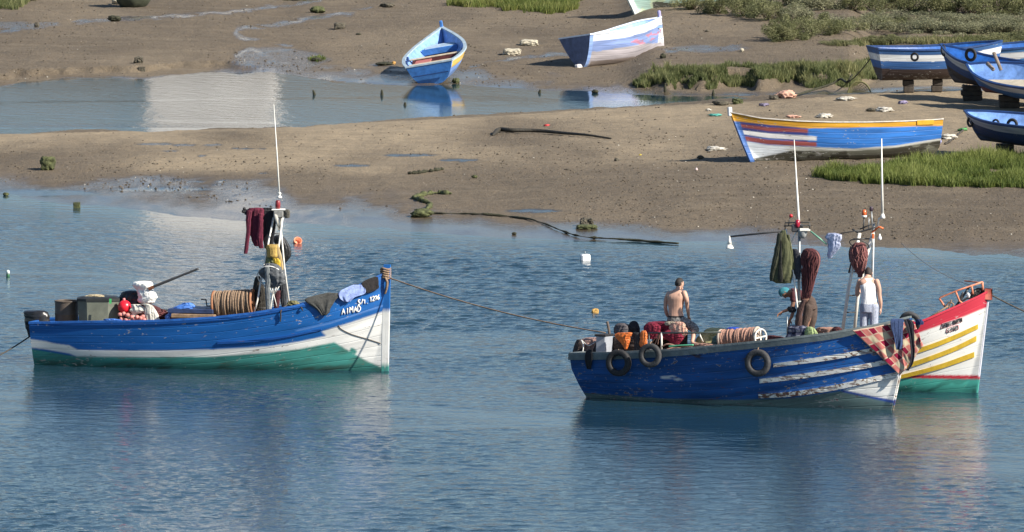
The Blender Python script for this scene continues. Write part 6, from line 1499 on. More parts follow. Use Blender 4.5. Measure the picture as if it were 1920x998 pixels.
def hair_cap(q, c, ax, r, low=-.15, grow=1.07):
    up, fw, sd_ = ax; V = MB(); V.ball((0, 0, 0), 1, 24, 18); P = V.V[0]
    # keep the crown and the back of the head, leave the face free
    k = P[:, 2]; X = P[:, 0] * .76 * grow; Y = P[:, 1] * .98 * grow; Z = P[:, 2] * 1.18 * grow
    lim = np.where(P[:, 1] > .35, .52, np.where(P[:, 1] > 0, .15, low - .35))
    Zs = np.maximum(Z, lim); sh = np.where(Z < lim, .90, 1.0)
    q.add(np.array(c) + (X[:, None] * sh[:, None] * sd_ + (Y * sh)[:, None] * fw + Zs[:, None] * up) * r, V.F)
def face(root, c, ax, r):
    up, fw, sd_ = ax
    for s in (-1, 1):
        q = MB(); q.ball(np.array(c) + fw * r * .90 + up * r * .06 + sd_ * s * r * .31, r * .10, 10, 8); q.build('eye', mat('eye_dark', (.03, .02, .02), .2), root)
    q = MB()
    for s in (-1, 1): q.tube([np.array(c) + fw * r * .93 + up * r * .24 + sd_ * s * r * .14, np.array(c) + fw * r * .86 + up * r * .26 + sd_ * s * r * .46], r * .05, 6)
    q.build('eyebrows', m_hair, root)

# ---- bare-backed man sitting on the covered box, facing away to the right
S = lambda u, v, y=0.0: bp(B, u, v, .30 + y)
seat = S(1266, 606)
man = empty('person', S(1268, 606), 'bare-backed man in patterned black shorts sitting on maroon blanket', 'person')
q = MB(); r_ = B.H; back = np.array([.35, .94, 0])          # he faces away from us, a little to the right
sidev = np.array([.94, -.35, 0]); upv = np.array([0, 0, 1.0])
def sec(u, v, y, w_, d_): return (S(u, v, y), sidev * w_, back * d_)
torso(q, [sec(1268, 605, .02, .165, .125), sec(1268, 596, .02, .172, .13), sec(1267, 586, .02, .162, .116), sec(1267, 577, .02, .166, .116), sec(1267, 567, .01, .188, .125), sec(1267.5, 558, .0, .205, .128), sec(1268.2, 551, .01, .20, .11), sec(1270, 545.5, .03, .13, .08), sec(1271, 542, .05, .062, .062)])
for du in (-6.5, 7): q.ball(S(1268 + du, 557, -.068), .05, 14, 10, (1, .45, 1.7))
limb(q, [S(1271, 546, .05), S(1272, 538, .08), S(1273, 534, .10)], [.062, .054, .052])
hc = S(1274, 532.0, .12)
ax = head(q, hc, (.05, .10, 1), (.80, .60, -.12), .108)
# arms
limb(q, [S(1254, 551.5, .02), S(1249, 562, .03), S(1247.5, 576, .02)], [.062, .052, .043]); limb(q, [S(1247.5, 576, .02), S(1250, 588, .10), S(1256, 598, .22)], [.043, .042, .03])
limb(q, [S(1283, 550, .0), S(1287, 561, .0), S(1288.5, 573, .06)], [.064, .054, .044]); limb(q, [S(1288.5, 573, .06), S(1290, 583, .12), S(1291, 593, .24)], [.044, .042, .03])
hand(q, S(1256, 598, .22), S(1262, 602, .36) - S(1256, 598, .22), (.2, .2, -1), curl=.6, thumb=-1); hand(q, S(1291, 593, .24), (.1, .6, -.7), (-.3, .3, -1), curl=.6)
# legs
limb(q, [S(1274, 600, .04), S(1285, 605, .02), S(1300, 614, -.02)], [.10, .088, .062]); limb(q, [S(1300, 614, -.02), S(1301, 624, -.12), S(1298, 641, -.30)], [.060, .062, .038])
limb(q, [S(1260, 600, .06), S(1262, 603, .30), S(1266, 606, .50)], [.10, .085, .062]); limb(q, [S(1266, 606, .50), S(1266, 624, .48), S(1266, 645, .44)], [.060, .06, .038])
limb(q, [S(1298, 641, -.30), S(1301, 644.5, -.32), S(1312, 646.5, -.36), S(1323, 647.5, -.40)], [.040, .040, .036, .022])
limb(q, [S(1266, 645, .44), S(1266, 648, .52), S(1267, 649, .62)], [.038, .036, .025])
for k in range(5): q.ball(S(1323 + 1.5 * (2 - k) * .3, 647.5 + .5 * k * .4, -.42 + .018 * k), .012, 8, 6)
fused('body', q, m_skin, man, .0085, 3)
face(man, hc, ax, .108)
q = MB(); hair_cap(q, hc, ax, .108, -.2); fused('hair', q, m_hair, man, .009, 2)
m_short = mat('black_white_pattern', (.025, .025, .027), .85, .1, 26, .006, col2=(.34, .33, .31))
q = MB(); torso(q, [sec(1268, 606.5, .02, .178, .15), sec(1268, 601, .02, .186, .15), sec(1268, 596, .02, .182, .140), sec(1267.7, 593, .02, .172, .128)])
limb(q, [S(1274, 601, .04), S(1285, 606, .02), S(1298, 613, -.01), S(1303, 618, -.05)], [.125, .12, .108, .098]); limb(q, [S(1260, 600, .06), S(1262, 603, .28), S(1265, 606, .46)], [.115, .11, .09])
fused('shorts', q, m_short, man, .012, 3)
q = MB(); torso(q, [sec(1267.7, 595, .02, .186, .142), sec(1267.6, 591.5, .02, .172, .130)]); fused('waistband', q, m_blackc, man, .012, 2)

# ---- man in white vest standing on the white boat, back turned
yo = -.35
gz = None
M = lambda u, v, y=0.0: bp(Cb, u, v, yo + y)
foot = M(1629, 655)
man = empty('person', M(1629, 655), 'man in white vest and pale checked trousers standing by ladder mast, back turned', 'person')
q = MB(); sidev = np.array([.98, .1, 0]); back = np.array([-.1, .98, 0])
def secM(u, v, y, w_, d_): return (M(u, v, y), sidev * w_, back * d_)
T1 = [secM(1629.5, 575, 0, .175, .13), secM(1629.5, 566, 0, .165, .122), secM(1629, 556, 0, .165, .118), secM(1629, 545, 0, .178, .12), secM(1628.5, 534, 0, .20, .125), secM(1628, 527, 0, .20, .105), secM(1627, 521.5, .03, .12, .08), secM(1626.5, 518, .05, .065, .065)]
torso(q, T1)
limb(q, [M(1626.5, 521, .05), M(1627, 515, .09), M(1627.5, 512, .11)], [.066, .06, .058])
hc = M(1628, 512.5, .13); ax = head(q, hc, (0, .35, 1), (-.15, 1, -.45), .108)
limb(q, [M(1644, 528, 0), M(1648, 541, .0), M(1649, 554, .01)], [.062, .054, .045]); limb(q, [M(1649, 554, .01), M(1651, 566, .04), M(1651.5, 578, .08)], [.046, .043, .03])
hand(q, M(1651.5, 578, .08), (0, .1, -1), (-.9, .3, 0), curl=.45)
limb(q, [M(1612, 528, 0), M(1608, 541, .02), M(1607, 553, .04)], [.062, .054, .045]); limb(q, [M(1607, 553, .04), M(1610, 549, .25), M(1614, 544, .42)], [.045, .042, .03])
hand(q, M(1614, 544, .42), (.4, .8, .3), (.6, -.4, -.4), curl=.7, thumb=-1)
for u, u2, u3 in ((1621.5, 1620, 1620), (1638, 1638.5, 1639)):
    limb(q, [M(u, 572, 0), M(u2, 606, .02), M(u2, 612, .02)], [.10, .068, .065]); limb(q, [M(u2, 612, .02), M(u3, 628, -.02), M(u3, 650, 0)], [.063, .062, .042])
    limb(q, [M(u3, 650, 0), M(u3, 653, .06), M(u3, 654, .16)], [.045, .042, .03])
fused('body', q, m_skin, man, .0085, 3); face(man, hc, ax, .108)
q = MB(); hair_cap(q, hc, ax, .108, -.2); fused('hair', q, mat('brown_hair', (.035, .024, .02), .75, .3, 40, .006), man, .009, 2)
m_vest = cloth('white_vest_cloth', (.80, .80, .80), var=.06, scale=3, bump=.05, bscale=9, stretch=(1, 1, .45))
q = MB(); torso(q, [secM(1629.5, 571, 0, .186, .142), secM(1629.5, 563, 0, .182, .138), secM(1629, 555, 0, .180, .132), secM(1629, 545, 0, .190, .132), secM(1628.5, 536, 0, .200, .136), secM(1628.3, 530, 0, .175, .122), secM(1628, 525.5, .01, .135, .105), secM(1627.4, 521.5, .03, .118, .088)])
fused('vest', q, m_vest, man, .012, 3)
m_pants = mat('pale_blue_check', (.27, .31, .43), .9, .1, 9, .02, col2=(.46, .49, .56), stretch=(6, 6, 2.2))
q = MB(); torso(q, [secM(1629.5, 585, 0, .19, .145), secM(1629.5, 577, 0, .192, .148), secM(1629.5, 570, 0, .188, .142), secM(1629.5, 566.5, 0, .178, .134)])
for u, u2, u3 in ((1621.5, 1620.5, 1620), (1638, 1638.5, 1639)): limb(q, [M(u, 575, 0), M(u2, 600, .01), M(u3, 630, -.01), M(u3, 648, 0)], [.118, .10, .092, .09])
fused('trousers', q, m_pants, man, .012, 3)

# ---- person bending forward behind the mast, reaching down to the left
Q = lambda u, v, y=0.0: bp(B, u, v, .55 + y)
man = empty('person', Q(1517, 652), 'person in teal cap bending forward behind the mast, one arm hanging down', 'person')
q = MB(); up_ = np.array([0, 0, 1.0])
def secB(u, v, y, a, d): return (Q(u, v, y), np.array([0, a, 0]), np.array(d))
hipd = np.array([.05, 0, .13])
torso(q, [secB(1520, 578, 0, .165, (.13, 0, .02)), secB(1518, 568, 0, .165, (.11, 0, .08)), secB(1511, 561, 0, .155, (.05, 0, .115)), secB(1502, 556, 0, .16, (.02, 0, .115)), secB(1492, 552, 0, .18, (-.01, 0, .115)), secB(1486, 550, 0, .15, (-.02, 0, .10)), secB(1481, 549, 0, .07, (-.02, 0, .07))])
limb(q, [Q(1484, 549), Q(1478, 549)], [.06, .056])
hc = Q(1471.5, 548.5); ax = head(q, hc, (-1, 0, .05), (-.1, -.15, -1), .108)
limb(q, [Q(1488, 552, -.17), Q(1488, 564, -.18), Q(1485, 576, -.18)], [.058, .05, .042]); limb(q, [Q(1485, 576, -.18), Q(1477, 581, -.18), Q(1467, 585, -.18)], [.042, .040, .029])
hand(q, Q(1467, 585, -.18), (-.8, 0, -.5), (.2, -.4, -.6), curl=.5)
limb(q, [Q(1487, 552, .17), Q(1487, 566, .16), Q(1488, 580, .14)], [.058, .05, .042]); limb(q, [Q(1488, 580, .14), Q(1485, 592, .10), Q(1481, 600, .08)], [.042, .04, .029])
hand(q, Q(1481, 600, .08), (-.3, 0, -.9), (0, -.5, -.2), curl=.5)
for y, du in ((-.10, -4), (.11, 4)):
    limb(q, [Q(1520 + du * .6, 576, y), Q(1518 + du, 596, y), Q(1515 + du, 612, y)], [.10, .085, .064]); limb(q, [Q(1515 + du, 612, y), Q(1519 + du, 628, y), Q(1520 + du, 648, y)], [.062, .06, .04])
    limb(q, [Q(1520 + du, 649, y), Q(1512 + du, 651, y)], [.042, .03])
fused('body', q, m_skind, man, .0085, 3); face(man, hc, ax, .108)
q = MB(); hair_cap(q, hc, ax, .112, -.5, 1.10); fused('cap', q, cloth('teal_knit', (.03, .17, .21)), man, .01, 2)
q = MB(); torso(q, [secB(1507, 558, 0, .168, (.03, 0, .128)), secB(1500, 555, 0, .175, (.02, 0, .13)), secB(1492, 552, 0, .195, (-.01, 0, .13)), secB(1485.5, 550, 0, .16, (-.02, 0, .115))])
limb(q, [Q(1488, 552, -.17), Q(1488, 562, -.18)], [.074, .07]); limb(q, [Q(1487, 552, .17), Q(1487, 562, .17)], [.074, .07]); fused('shirt', q, cloth('dark_red_shirt', (.075, .02, .024)), man, .012, 3)
q = MB(); torso(q, [secB(1520, 580, 0, .18, (.145, 0, .02)), secB(1518.5, 570, 0, .18, (.125, 0, .09)), secB(1514, 564, 0, .172, (.08, 0, .125))])
for y, du in ((-.10, -5.5), (.11, 5.5)): limb(q, [Q(1520 + du * .6, 577, y), Q(1518 + du, 597, y), Q(1515 + du, 613, y), Q(1519 + du, 630, y), Q(1520 + du, 646, y)], [.115, .10, .085, .08, .075])
fused('trousers', q, cloth('brown_trousers', (.075, .05, .04)), man, .012, 3)
# ------------------------------------------------------------------ rocks, weed, grass, bushes, litter
m_rock = mat('weedy_rock', (.060, .052, .036), .85, .5, 9, .03, col2=(.12, .105, .075))
m_moss = mat('mossy_rock', (.045, .055, .018), .9, .5, 8, .03, col2=(.10, .11, .04))
m_pale = mat('pale_stone', (.42, .38, .29), .8, .2, 6, .02)
m_weed = mat('dark_weed', (.032, .032, .016), .9, .5, 12, .04)
_ico = None
def ico(sub=3):
    import bmesh
    bm = bmesh.new(); bmesh.ops.create_icosphere(bm, subdivisions=sub, radius=1.0)
    V = np.array([v.co[:] for v in bm.verts]); F = [[v.index for v in f.verts] for f in bm.faces]; bm.free(); return V, F
IV, IF = ico(4)
def rock(u, v, wpx, hpx, label, m=None, seed=0, boxy=.0, name='rock', cat='rock', group=None, rough=.5, base=None):
    p = ground(np.array(float(u)), np.array(float(v))) if base is None else base
    s_ = pxm(p[1]); w = wpx / s_ / 2; h = hpx / s_
    P = IV.copy()
    if boxy: P = np.sign(P) * np.abs(P) ** (1 - boxy) ; P /= np.max(np.abs(P), axis=1)[:, None] ** boxy
    d = 1 + rough * ((fbm(P[:, 0] * 1.6 + seed * 3, P[:, 1] * 1.6 + P[:, 2] * 1.3, seed, 3) - .5) + .9 * (fbm(P[:, 0] * 4 + seed, P[:, 2] * 4 + P[:, 1] * 3, seed + 9, 4) - .5) + .5 * (np.abs(2 * fbm(P[:, 0] * 3 + P[:, 1], P[:, 2] * 5 + seed, seed + 19, 3) - 1) - .3))
    P = P * d[:, None]
    Z = P[:, 2] * .55 * h + .42 * h
    o = mesh_obj(name, np.stack([p[0] + P[:, 0] * w, p[1] + P[:, 1] * w * .9, p[2] + np.maximum(Z, -.06)], 1), IF, m or m_rock, None, boxy < .3)
    return tag(o, label, cat, group)
rock(89, 319, 27, 25, 'rounded mossy boulder alone on the sandbar', m_moss, 1, .25)
rock(1100, 424, 24, 16, 'peaked weedy rock by the waterline', m_rock, 2, .3)
rock(1100, 429, 40, 8, 'flat weedy slab under the peaked rock', m_moss, 3, .3, rough=.3)
rock(791, 407, 44, 17, 'weed-covered rock mound where the shore rope starts', m_moss, 4)
rock(144, 390, 13, 11, 'square dark block standing in the shallows', m_moss, 5, .6, rough=.15)
rock(11, 367, 12, 6, 'small dark green stone at left edge of the shallows', m_moss, 6)
rock(260, 119, 17, 13, 'angular dark rock above a smaller dark one on the far mud', m_rock, 7, .3)
rock(266, 134, 13, 9, 'smaller dark cube-like rock below the angular one', m_rock, 8, .6, rough=.2)
rock(596, 24, 30, 12, 'wide weedy rock heap near the top edge', m_moss, 9)
rock(637, 54, 21, 12, 'greyish pointed rock below the wide weedy heap', m_rock, 10, .2)
rock(727, 13, 26, 9, 'low brown rock near the top edge left of grass', m_rock, 11)
rock(215, 40, 24, 11, 'dark lump of weed beside the thin stream at upper left', m_weed, 12)
rock(69, 51, 10, 9, 'small grey stone beside the thin stream at far left', m_rock, 13)
rock(672, 66, 10, 4, 'tiny flat dark rock right of the pointed grey rock', m_weed, 14)
rock(960, 103, 32, 12, 'pale yellowish flat stone between two beached rowing boats', m_pale, 15, .3, rough=.35)
rock(992, 85, 34, 11, 'pale flat stone with dark end behind the yellowish one', m_pale, 16, .3, rough=.35)
rock(722, 122, 34, 6, 'dark weed patch left of the pale blue boat', m_weed, 17)
rock(738, 121, 9, 6, 'small orange brown stone in dark weed patch', mat('orange_stone', (.40, .22, .06), .8, .2), 18)
rock(855, 156, 14, 10, 'mossy stone at the foot of the pale blue boat', m_moss, 19)
rock(1352, 197, 32, 9, 'dark low rock at the creek end above the striped bow', m_rock, 20)
rock(1383, 195, 21, 10, 'olive stone right of the dark low rock', m_moss, 21, .3)
rock(1391, 97, 8, 7, 'small pale stone on wet mud below the bushes', m_pale, 22)
rock(1326, 60, 9, 4, 'small brown stone on the mud above the pale stone', m_rock, 23)
rock(1313, 298, 12, 7, 'small dark stone left of striped boat foot', m_rock, 24)
rock(1156, 303, 9, 7, 'small dark stone in the middle of the sandbar', m_rock, 25)
rock(890, 334, 12, 6, 'small green brown stone on the sandbar above shore rope', m_moss, 26)
rock(964, 440, 9, 5, 'tiny dark stone at the water edge', m_weed, 27)
rock(1116, 175, 14, 7, 'dark tuft-like rock at creek edge under the white boat', m_weed, 28)
rock(1243, 110, 12, 10, 'dark weed lump behind the bow of the white boat', m_weed, 29)
rock(222, 8, 26, 14, 'yellowish pale stone at the top edge', m_pale, 30)
rock(250, 12, 72, 62, 'big smooth dark blob in place of a blurred shape at the top edge', mat('smooth_dark_blob', (.045, .05, .03), .8, .3, 4), 31, 0, rough=.06)  # rounded blob stands for an unidentified blurred dark shape
rock(1150, 65, 22, 5, 'dark weed lump in front of the pale green boat', m_weed, 32)
rock(593, 114, 20, 6, 'low green weed tuft on the far mud', m_weed, 33)
for k, (u, v, h_, l) in enumerate(((590, 181, 12, -.25), (716, 182, 14, 0), (759, 201, 9, .1), (1011, 178, 10, .2), (1247, 178, 22, .0), (1337, 184, 16, .05))):
    p = onz(u, v, -.05); s_ = pxm(p[1])
    q = MB(); q.tube(spline([p, p + [l * h_ / s_ * .5, 0, h_ / s_ * .6], p + [l * h_ / s_, 0, h_ / s_]], 8), [.055, .05, .05, .045, .04, .035, .03, .02], 7)
    tag(q.build('stake', m_weed), ['leaning black stake in the creek nearest bright reflection', 'upright black stake in the middle of the creek', 'short black stake in mirror image of pale blue boat', 'leaning dark stake at the creek edge between beached boats', 'tall dark stake at the corner of grassy ledge', 'dark stake in creek under the grassy ledge'][k], 'stake')

# beam and ropes on the sand
gp = lambda u, v, z=0.0: ground(np.array(float(u)), np.array(float(v))) + np.array([0, 0, z])
q = MB(); P = np.array([gp(924, 255, .02), gp(937, 249, .09), gp(960, 249, .07), gp(1010, 251, .09), gp(1060, 255, .08), gp(1100, 257, .06), gp(1146, 261, .02)])
q.tube(spline(P, 30), np.interp(np.linspace(0, 1, 30), [0, .08, .5, 1], [.03, .075, .055, .025]), 8); tag(q.build('driftwood_beam', mat('black_wet_wood', (.03, .026, .018), .7, .4, 8, .02)), 'long black driftwood beam lying on the sandbar', 'driftwood')
def groundline(name, label, pts, r, m, cat='rope', lift=.02):
    P = spline(pts, 70); g = ground(P[:, 0], P[:, 1]); g[:, 2] += lift + .03 * fbm(np.arange(70) * .4, np.zeros(70), 5, 3)
    q = MB(); q.tube(g, r * (.15 + 1.7 * fbm(np.arange(70) * .7, np.ones(70) * len(label), 6, 2) ** 1.3), 6); return tag(q.build(name, m), label, cat)
groundline('shore_rope', 'long weedy rope running along the shore into the water', [(805, 402), (870, 403), (930, 406), (1000, 415), (1050, 434), (1088, 446), (1130, 449), (1200, 454), (1272, 459)], .030, m_weed)
groundline('weed_rope', 'thick weed-grown rope winding above the rock mound', [(846, 365), (820, 364), (800, 366), (776, 372), (790, 378), (808, 385), (800, 394)], .07, m_moss)
groundline('weed_line', 'thin dark line of weed on the sandbar below the beam', [(765, 327), (790, 325), (832, 319)], .045, m_weed, 'weed')
groundline('mooring_chain', 'dark rope on the sand from navy laid-up boat to small anchor', [(1812, 241), (1795, 256), (1780, 268), (1772, 272)], .03, m_roped)
q = MB(); q.tube(rope(at(1640, 98, float(Hb.O[1])), gp(1585, 160, .02), .1, 14), .018, 5); tag(q.build('mooring_rope', m_roped), 'thin rope slanting down from the leftmost laid-up boat', 'rope')
# landing net / bent rods lying by the creek end
t_ = empty('fish_trap', gp(1560, 183), 'old olive net frame with bent dark rod lying at creek end', 'net frame')
q = MB(); q.tube(spline([gp(1488, 183, .05), gp(1520, 176, .10), gp(1560, 172, .25), gp(1576, 172, .4), at(1588, 154, float(gp(1570, 178)[1])), at(1598, 140, float(gp(1570, 178)[1]))], 24), .035, 7); q.build('rod', m_weed, t_)
Yt = float(gp(1610, 180)[1]); w = np.linspace(0, math.pi, 24)
q = MB(); q.tube(np.array([at(1611 + 22 * math.cos(a), 180 - 27 * math.sin(a), Yt) for a in w]), .024, 6); q.build('hoop', mat('olive_pipe', (.14, .13, .05), .7, .3), t_)
G_ = np.array([[at(1611 + 21 * f * math.cos(a) - 12 * (1 - f), 180 - 25 * f * math.sin(a), Yt + .3 * (1 - f)) for a in w] for f in np.linspace(.25, 1, 8)])
q = MB()
for i in range(0, 8): q.tube(G_[i], .007, 4)
for j in range(0, 24, 2): q.tube(G_[:, j], .007, 4)
q.build('netting', MATS['olive_pipe'], t_)

# litter on the sand
def bag(u, v, wpx, hpx, label, m, seed, name='plastic_bag', cat='litter'): return rock(u, v, wpx, hpx, label, m, seed, 0, name, cat, None, .9)
m_lit = mat('pale_litter', (.48, .45, .39), .6, .15, 8, .02)
m_pinkb = mat('pink_sack', (.52, .30, .22), .7, .15, 6, .02)
bag(1471, 186, 36, 15, 'pinkish sack lying at the creek end', m_pinkb, 40, 'sack', 'sack')
bag(1452, 187, 18, 9, 'brown end of rag beside the pinkish sack', m_rock, 41, 'rag', 'rag')
bag(1586, 188, 34, 7, 'white crumpled litter on the sand near net frame', m_lit, 42)
bag(1658, 209, 38, 8, 'long white plastic litter in the middle of the boat yard', m_lit, 43)
bag(1633, 209, 16, 6, 'brown rag left of the long white litter', m_rock, 44, 'rag', 'rag')
bag(1547, 221, 30, 8, 'white crumpled bag just above the orange top plank', m_lit, 45)
bag(1486, 222, 26, 6, 'tan litter above the orange plank left of white bag', m_pinkb, 46)
bag(1432, 199, 18, 6, 'small purple grey litter above the striped bow', mat('purple_grey_litter', (.15, .13, .20), .7), 47)
bag(1341, 218, 24, 5, 'teal plastic strip on the sand left of striped bow', mat('teal_litter', (.08, .32, .27), .6), 48)
bag(1328, 208, 11, 4, 'tiny white scrap above the teal strip', m_lit, 49)
bag(1343, 282, 34, 7, 'whitish litter heap left of the striped bow foot', m_lit, 50)
bag(1777, 261, 34, 10, 'white bag behind the stern of the orange and blue boat', m_lit, 51)
bag(1758, 271, 15, 13, 'blue and white ball-like bag at the stern of orange and blue boat', mat('blue_white_bag', (.10, .14, .55), .5, .3, 5, .02, col2=(.5, .5, .72)), 52)
bag(1806, 245, 18, 5, 'green plastic strip by the rope of navy boat', mat('green_litter', (.05, .22, .06), .6), 53)
bag(1693, 195, 18, 6, 'lilac rag in shadow of the leftmost laid-up boat', mat('lilac_litter', (.22, .19, .30), .8), 54)
bag(1815, 169, 26, 12, 'pale brown driftwood bits between the keel blocks', mat('pale_driftwood', (.36, .27, .19), .8, .3, 6, .02), 55, 'driftwood', 'driftwood')
bag(1306, 320, 5, 5, 'tiny white and red cup on the mud below the striped boat', mat('pinkish_white', (.65, .5, .5), .5), 56, 'cup', 'litter')
bag(1025, 237, 11, 4, 'tiny red scrap above the driftwood beam', mat('red_scrap', (.5, .05, .05), .6), 57)
bag(1200, 292, 5, 2.5, 'tiny yellow scrap in the middle of the sand', mat('yellow_scrap', (.5, .4, .05), .6), 58)

# floats on the water
def onw(u, v): return onz(float(u), float(v), 0.0)
p = onw(1097, 489); s_ = pxm(p[1]); t_ = empty('mooring_buoy', p, 'white box-shaped buoy floating by the peaked rock', 'buoy')
q = MB(); ax3 = np.array([[.93, .36, 0], [-.36, .93, 0], [0, 0, 1.0]]); q.box(p + [0, 0, .06], (18 / s_, 14 / s_, 15 / s_ * 1.05), ax3, bev=.03); q.build('body', mat('white_plastic', (.76, .76, .76), .5, .05), t_, False)
q = MB(); q.torus(p + [0, 0, .20], (1, 0, 0), .04, .012, 14, 6); q.build('eye', m_steel, t_)
p = onw(557, 457); s_ = pxm(p[1]); t_ = empty('bucket_float', p, 'orange tub-shaped float right of the left mast', 'float')
dr = np.array([.25, -.80, .55]); q = MB(); rr = 8 / s_; q.lathe(p + [0, .06, .03], [(rr * .72, -.12), (rr * .86, -.06), (rr, .06), (rr, .10), (rr * .86, .10), (rr * .7, -.02)], dr, 20); q.build('tub', mat('orange_plastic', (.70, .24, .13), .5, .1), t_)
p = onw(1116, 588); s_ = pxm(p[1]); tag(rock(0, 0, 13, 11, 'yellow brown float on the water left of dark blue boat', mat('yellow_float', (.50, .30, .08), .6, .25, 12), 60, .3, 'float', 'float', base=p + [0, 0, -.02], rough=.3), None)
p = onw(15, 519); s_ = pxm(p[1]); t_ = empty('bottle_float', p, 'white and green bottle float at left edge of the water', 'float')
q = MB(); q.lathe(p - [0, 0, .03], [(.03, 0), (.045, .03), (.045, .08), (.04, .10)], n=12); q.build('body', mat('green_bottle', (.04, .13, .06), .4), t_)
q = MB(); q.lathe(p + [0, 0, .07], [(.045, 0), (.045, .06), (.03, .09), (.015, .1)], n=12); q.build('top', mat('white_bottle', (.6, .68, .62), .4), t_)

# ---- pebbles, shell bits and clods on the mud (nobody could count them)
def scatter(name, label, n, urange, vrange, smin, smax, m, seed, flat=.6, reject=None):
    r = np.random.default_rng(seed); u = r.uniform(*urange, n); v = r.uniform(*vrange, n)
    p = ground(u, v, 8); k = p[:, 2] > np.where(v > 340, .10, .02)
    if reject is not None: k &= r.uniform(0, 1, n) < reject(u, v, p)
    p = p[k]; n = len(p)
    O = np.array([[1, 0, 0], [0, 1, 0], [-1, 0, 0], [0, -1, 0], [.1, .1, 1], [0, 0, -.5]], float)
    FF = np.array([[0, 1, 4], [1, 2, 4], [2, 3, 4], [3, 0, 4], [1, 0, 5], [2, 1, 5], [3, 2, 5], [0, 3, 5]])
    s = smin + (smax - smin) * r.uniform(0, 1, n) ** 3; a = r.uniform(0, 6.28, n)
    X = O[None] * (1 + r.uniform(-.35, .35, (n, 6, 3)))
    rot = np.stack([np.stack([np.cos(a), -np.sin(a)], -1), np.stack([np.sin(a), np.cos(a)], -1)], -2)
    X[..., :2] = np.einsum('nij,nkj->nki', rot, X[..., :2]); X[..., 2] *= flat
    V = (p[:, None] + X * s[:, None, None]).reshape(-1, 3); F = (FF[None] + 6 * np.arange(n)[:, None, None]).reshape(-1, 3)
    me = bpy.data.meshes.new(name); me.vertices.add(len(V)); me.vertices.foreach_set('co', V.astype(np.float32).ravel())
    me.loops.add(F.size); me.loops.foreach_set('vertex_index', F.astype(np.int32).ravel()); me.polygons.add(len(F)); me.polygons.foreach_set('loop_start', (np.arange(len(F)) * 3).astype(np.int32)); me.update(calc_edges=True); me.materials.append(m)
    o = bpy.data.objects.new(name, me); COL.objects.link(o); return tag(o, label, name.split('_')[-1], kind='stuff')
def dens(u, v, p):
    n = fbm(p[:, 0] * .35, p[:, 1] * .12, 77, 4); ys = np.interp(u, BACK1[:, 0], BACK1[:, 1])
    return np.clip((n - .38) * 4, .04, 1) * np.where((v > ys) & (v < ys + 55), .25, 1)
scatter('mud_clods', 'dark clods and weed bits strewn over the mudflat', 36000, (-120, 2040), (-8, 480), .010, .055, mat('mud_clod', (.080, .064, .045), .95, .5, 3), 5, .7, dens)
scatter('mud_pebbles', 'small brown pebbles strewn over the mudflat', 22000, (-120, 2040), (-8, 480), .008, .032, mat('brown_pebble', (.15, .12, .085), .9, .4, 2), 6, .7, dens)
scatter('shell_bits', 'white shell bits strewn over the mudflat', 1100, (-120, 2040), (-8, 480), .010, .035, mat('shell', (.62, .58, .50), .7, .2, 2), 7, .5, dens)

# ---- grass
def grassmat(name, c1, c2, c3):
    m = bpy.data.materials.new(name); m.use_nodes = True; t = m.node_tree; L = t.links; bs = t.nodes['Principled BSDF']
    a = _n(t, 'ShaderNodeAttribute', attribute_name='tone'); ra = _n(t, 'ShaderNodeValToRGB'); e = ra.color_ramp.elements
    e[0].color = (*c1, 1); e[1].color = (*c3, 1); k = e.new(.5); k.color = (*c2, 1)
    L.new(a.outputs['Fac'], ra.inputs[0]); L.new(ra.outputs[0], bs.inputs['Base Color']); bs.inputs['Roughness'].default_value = .6; bs.inputs['Specular IOR Level'].default_value = .25
    tr = _n(t, 'ShaderNodeBsdfTranslucent'); L.new(ra.outputs[0], tr.inputs[0]); mx = _n(t, 'ShaderNodeMixShader'); mx.inputs[0].default_value = .3
    L.new(bs.outputs[0], mx.inputs[1]); L.new(tr.outputs[0], mx.inputs[2]); L.new(mx.outputs[0], t.nodes['Material Output'].inputs[0])
    return m
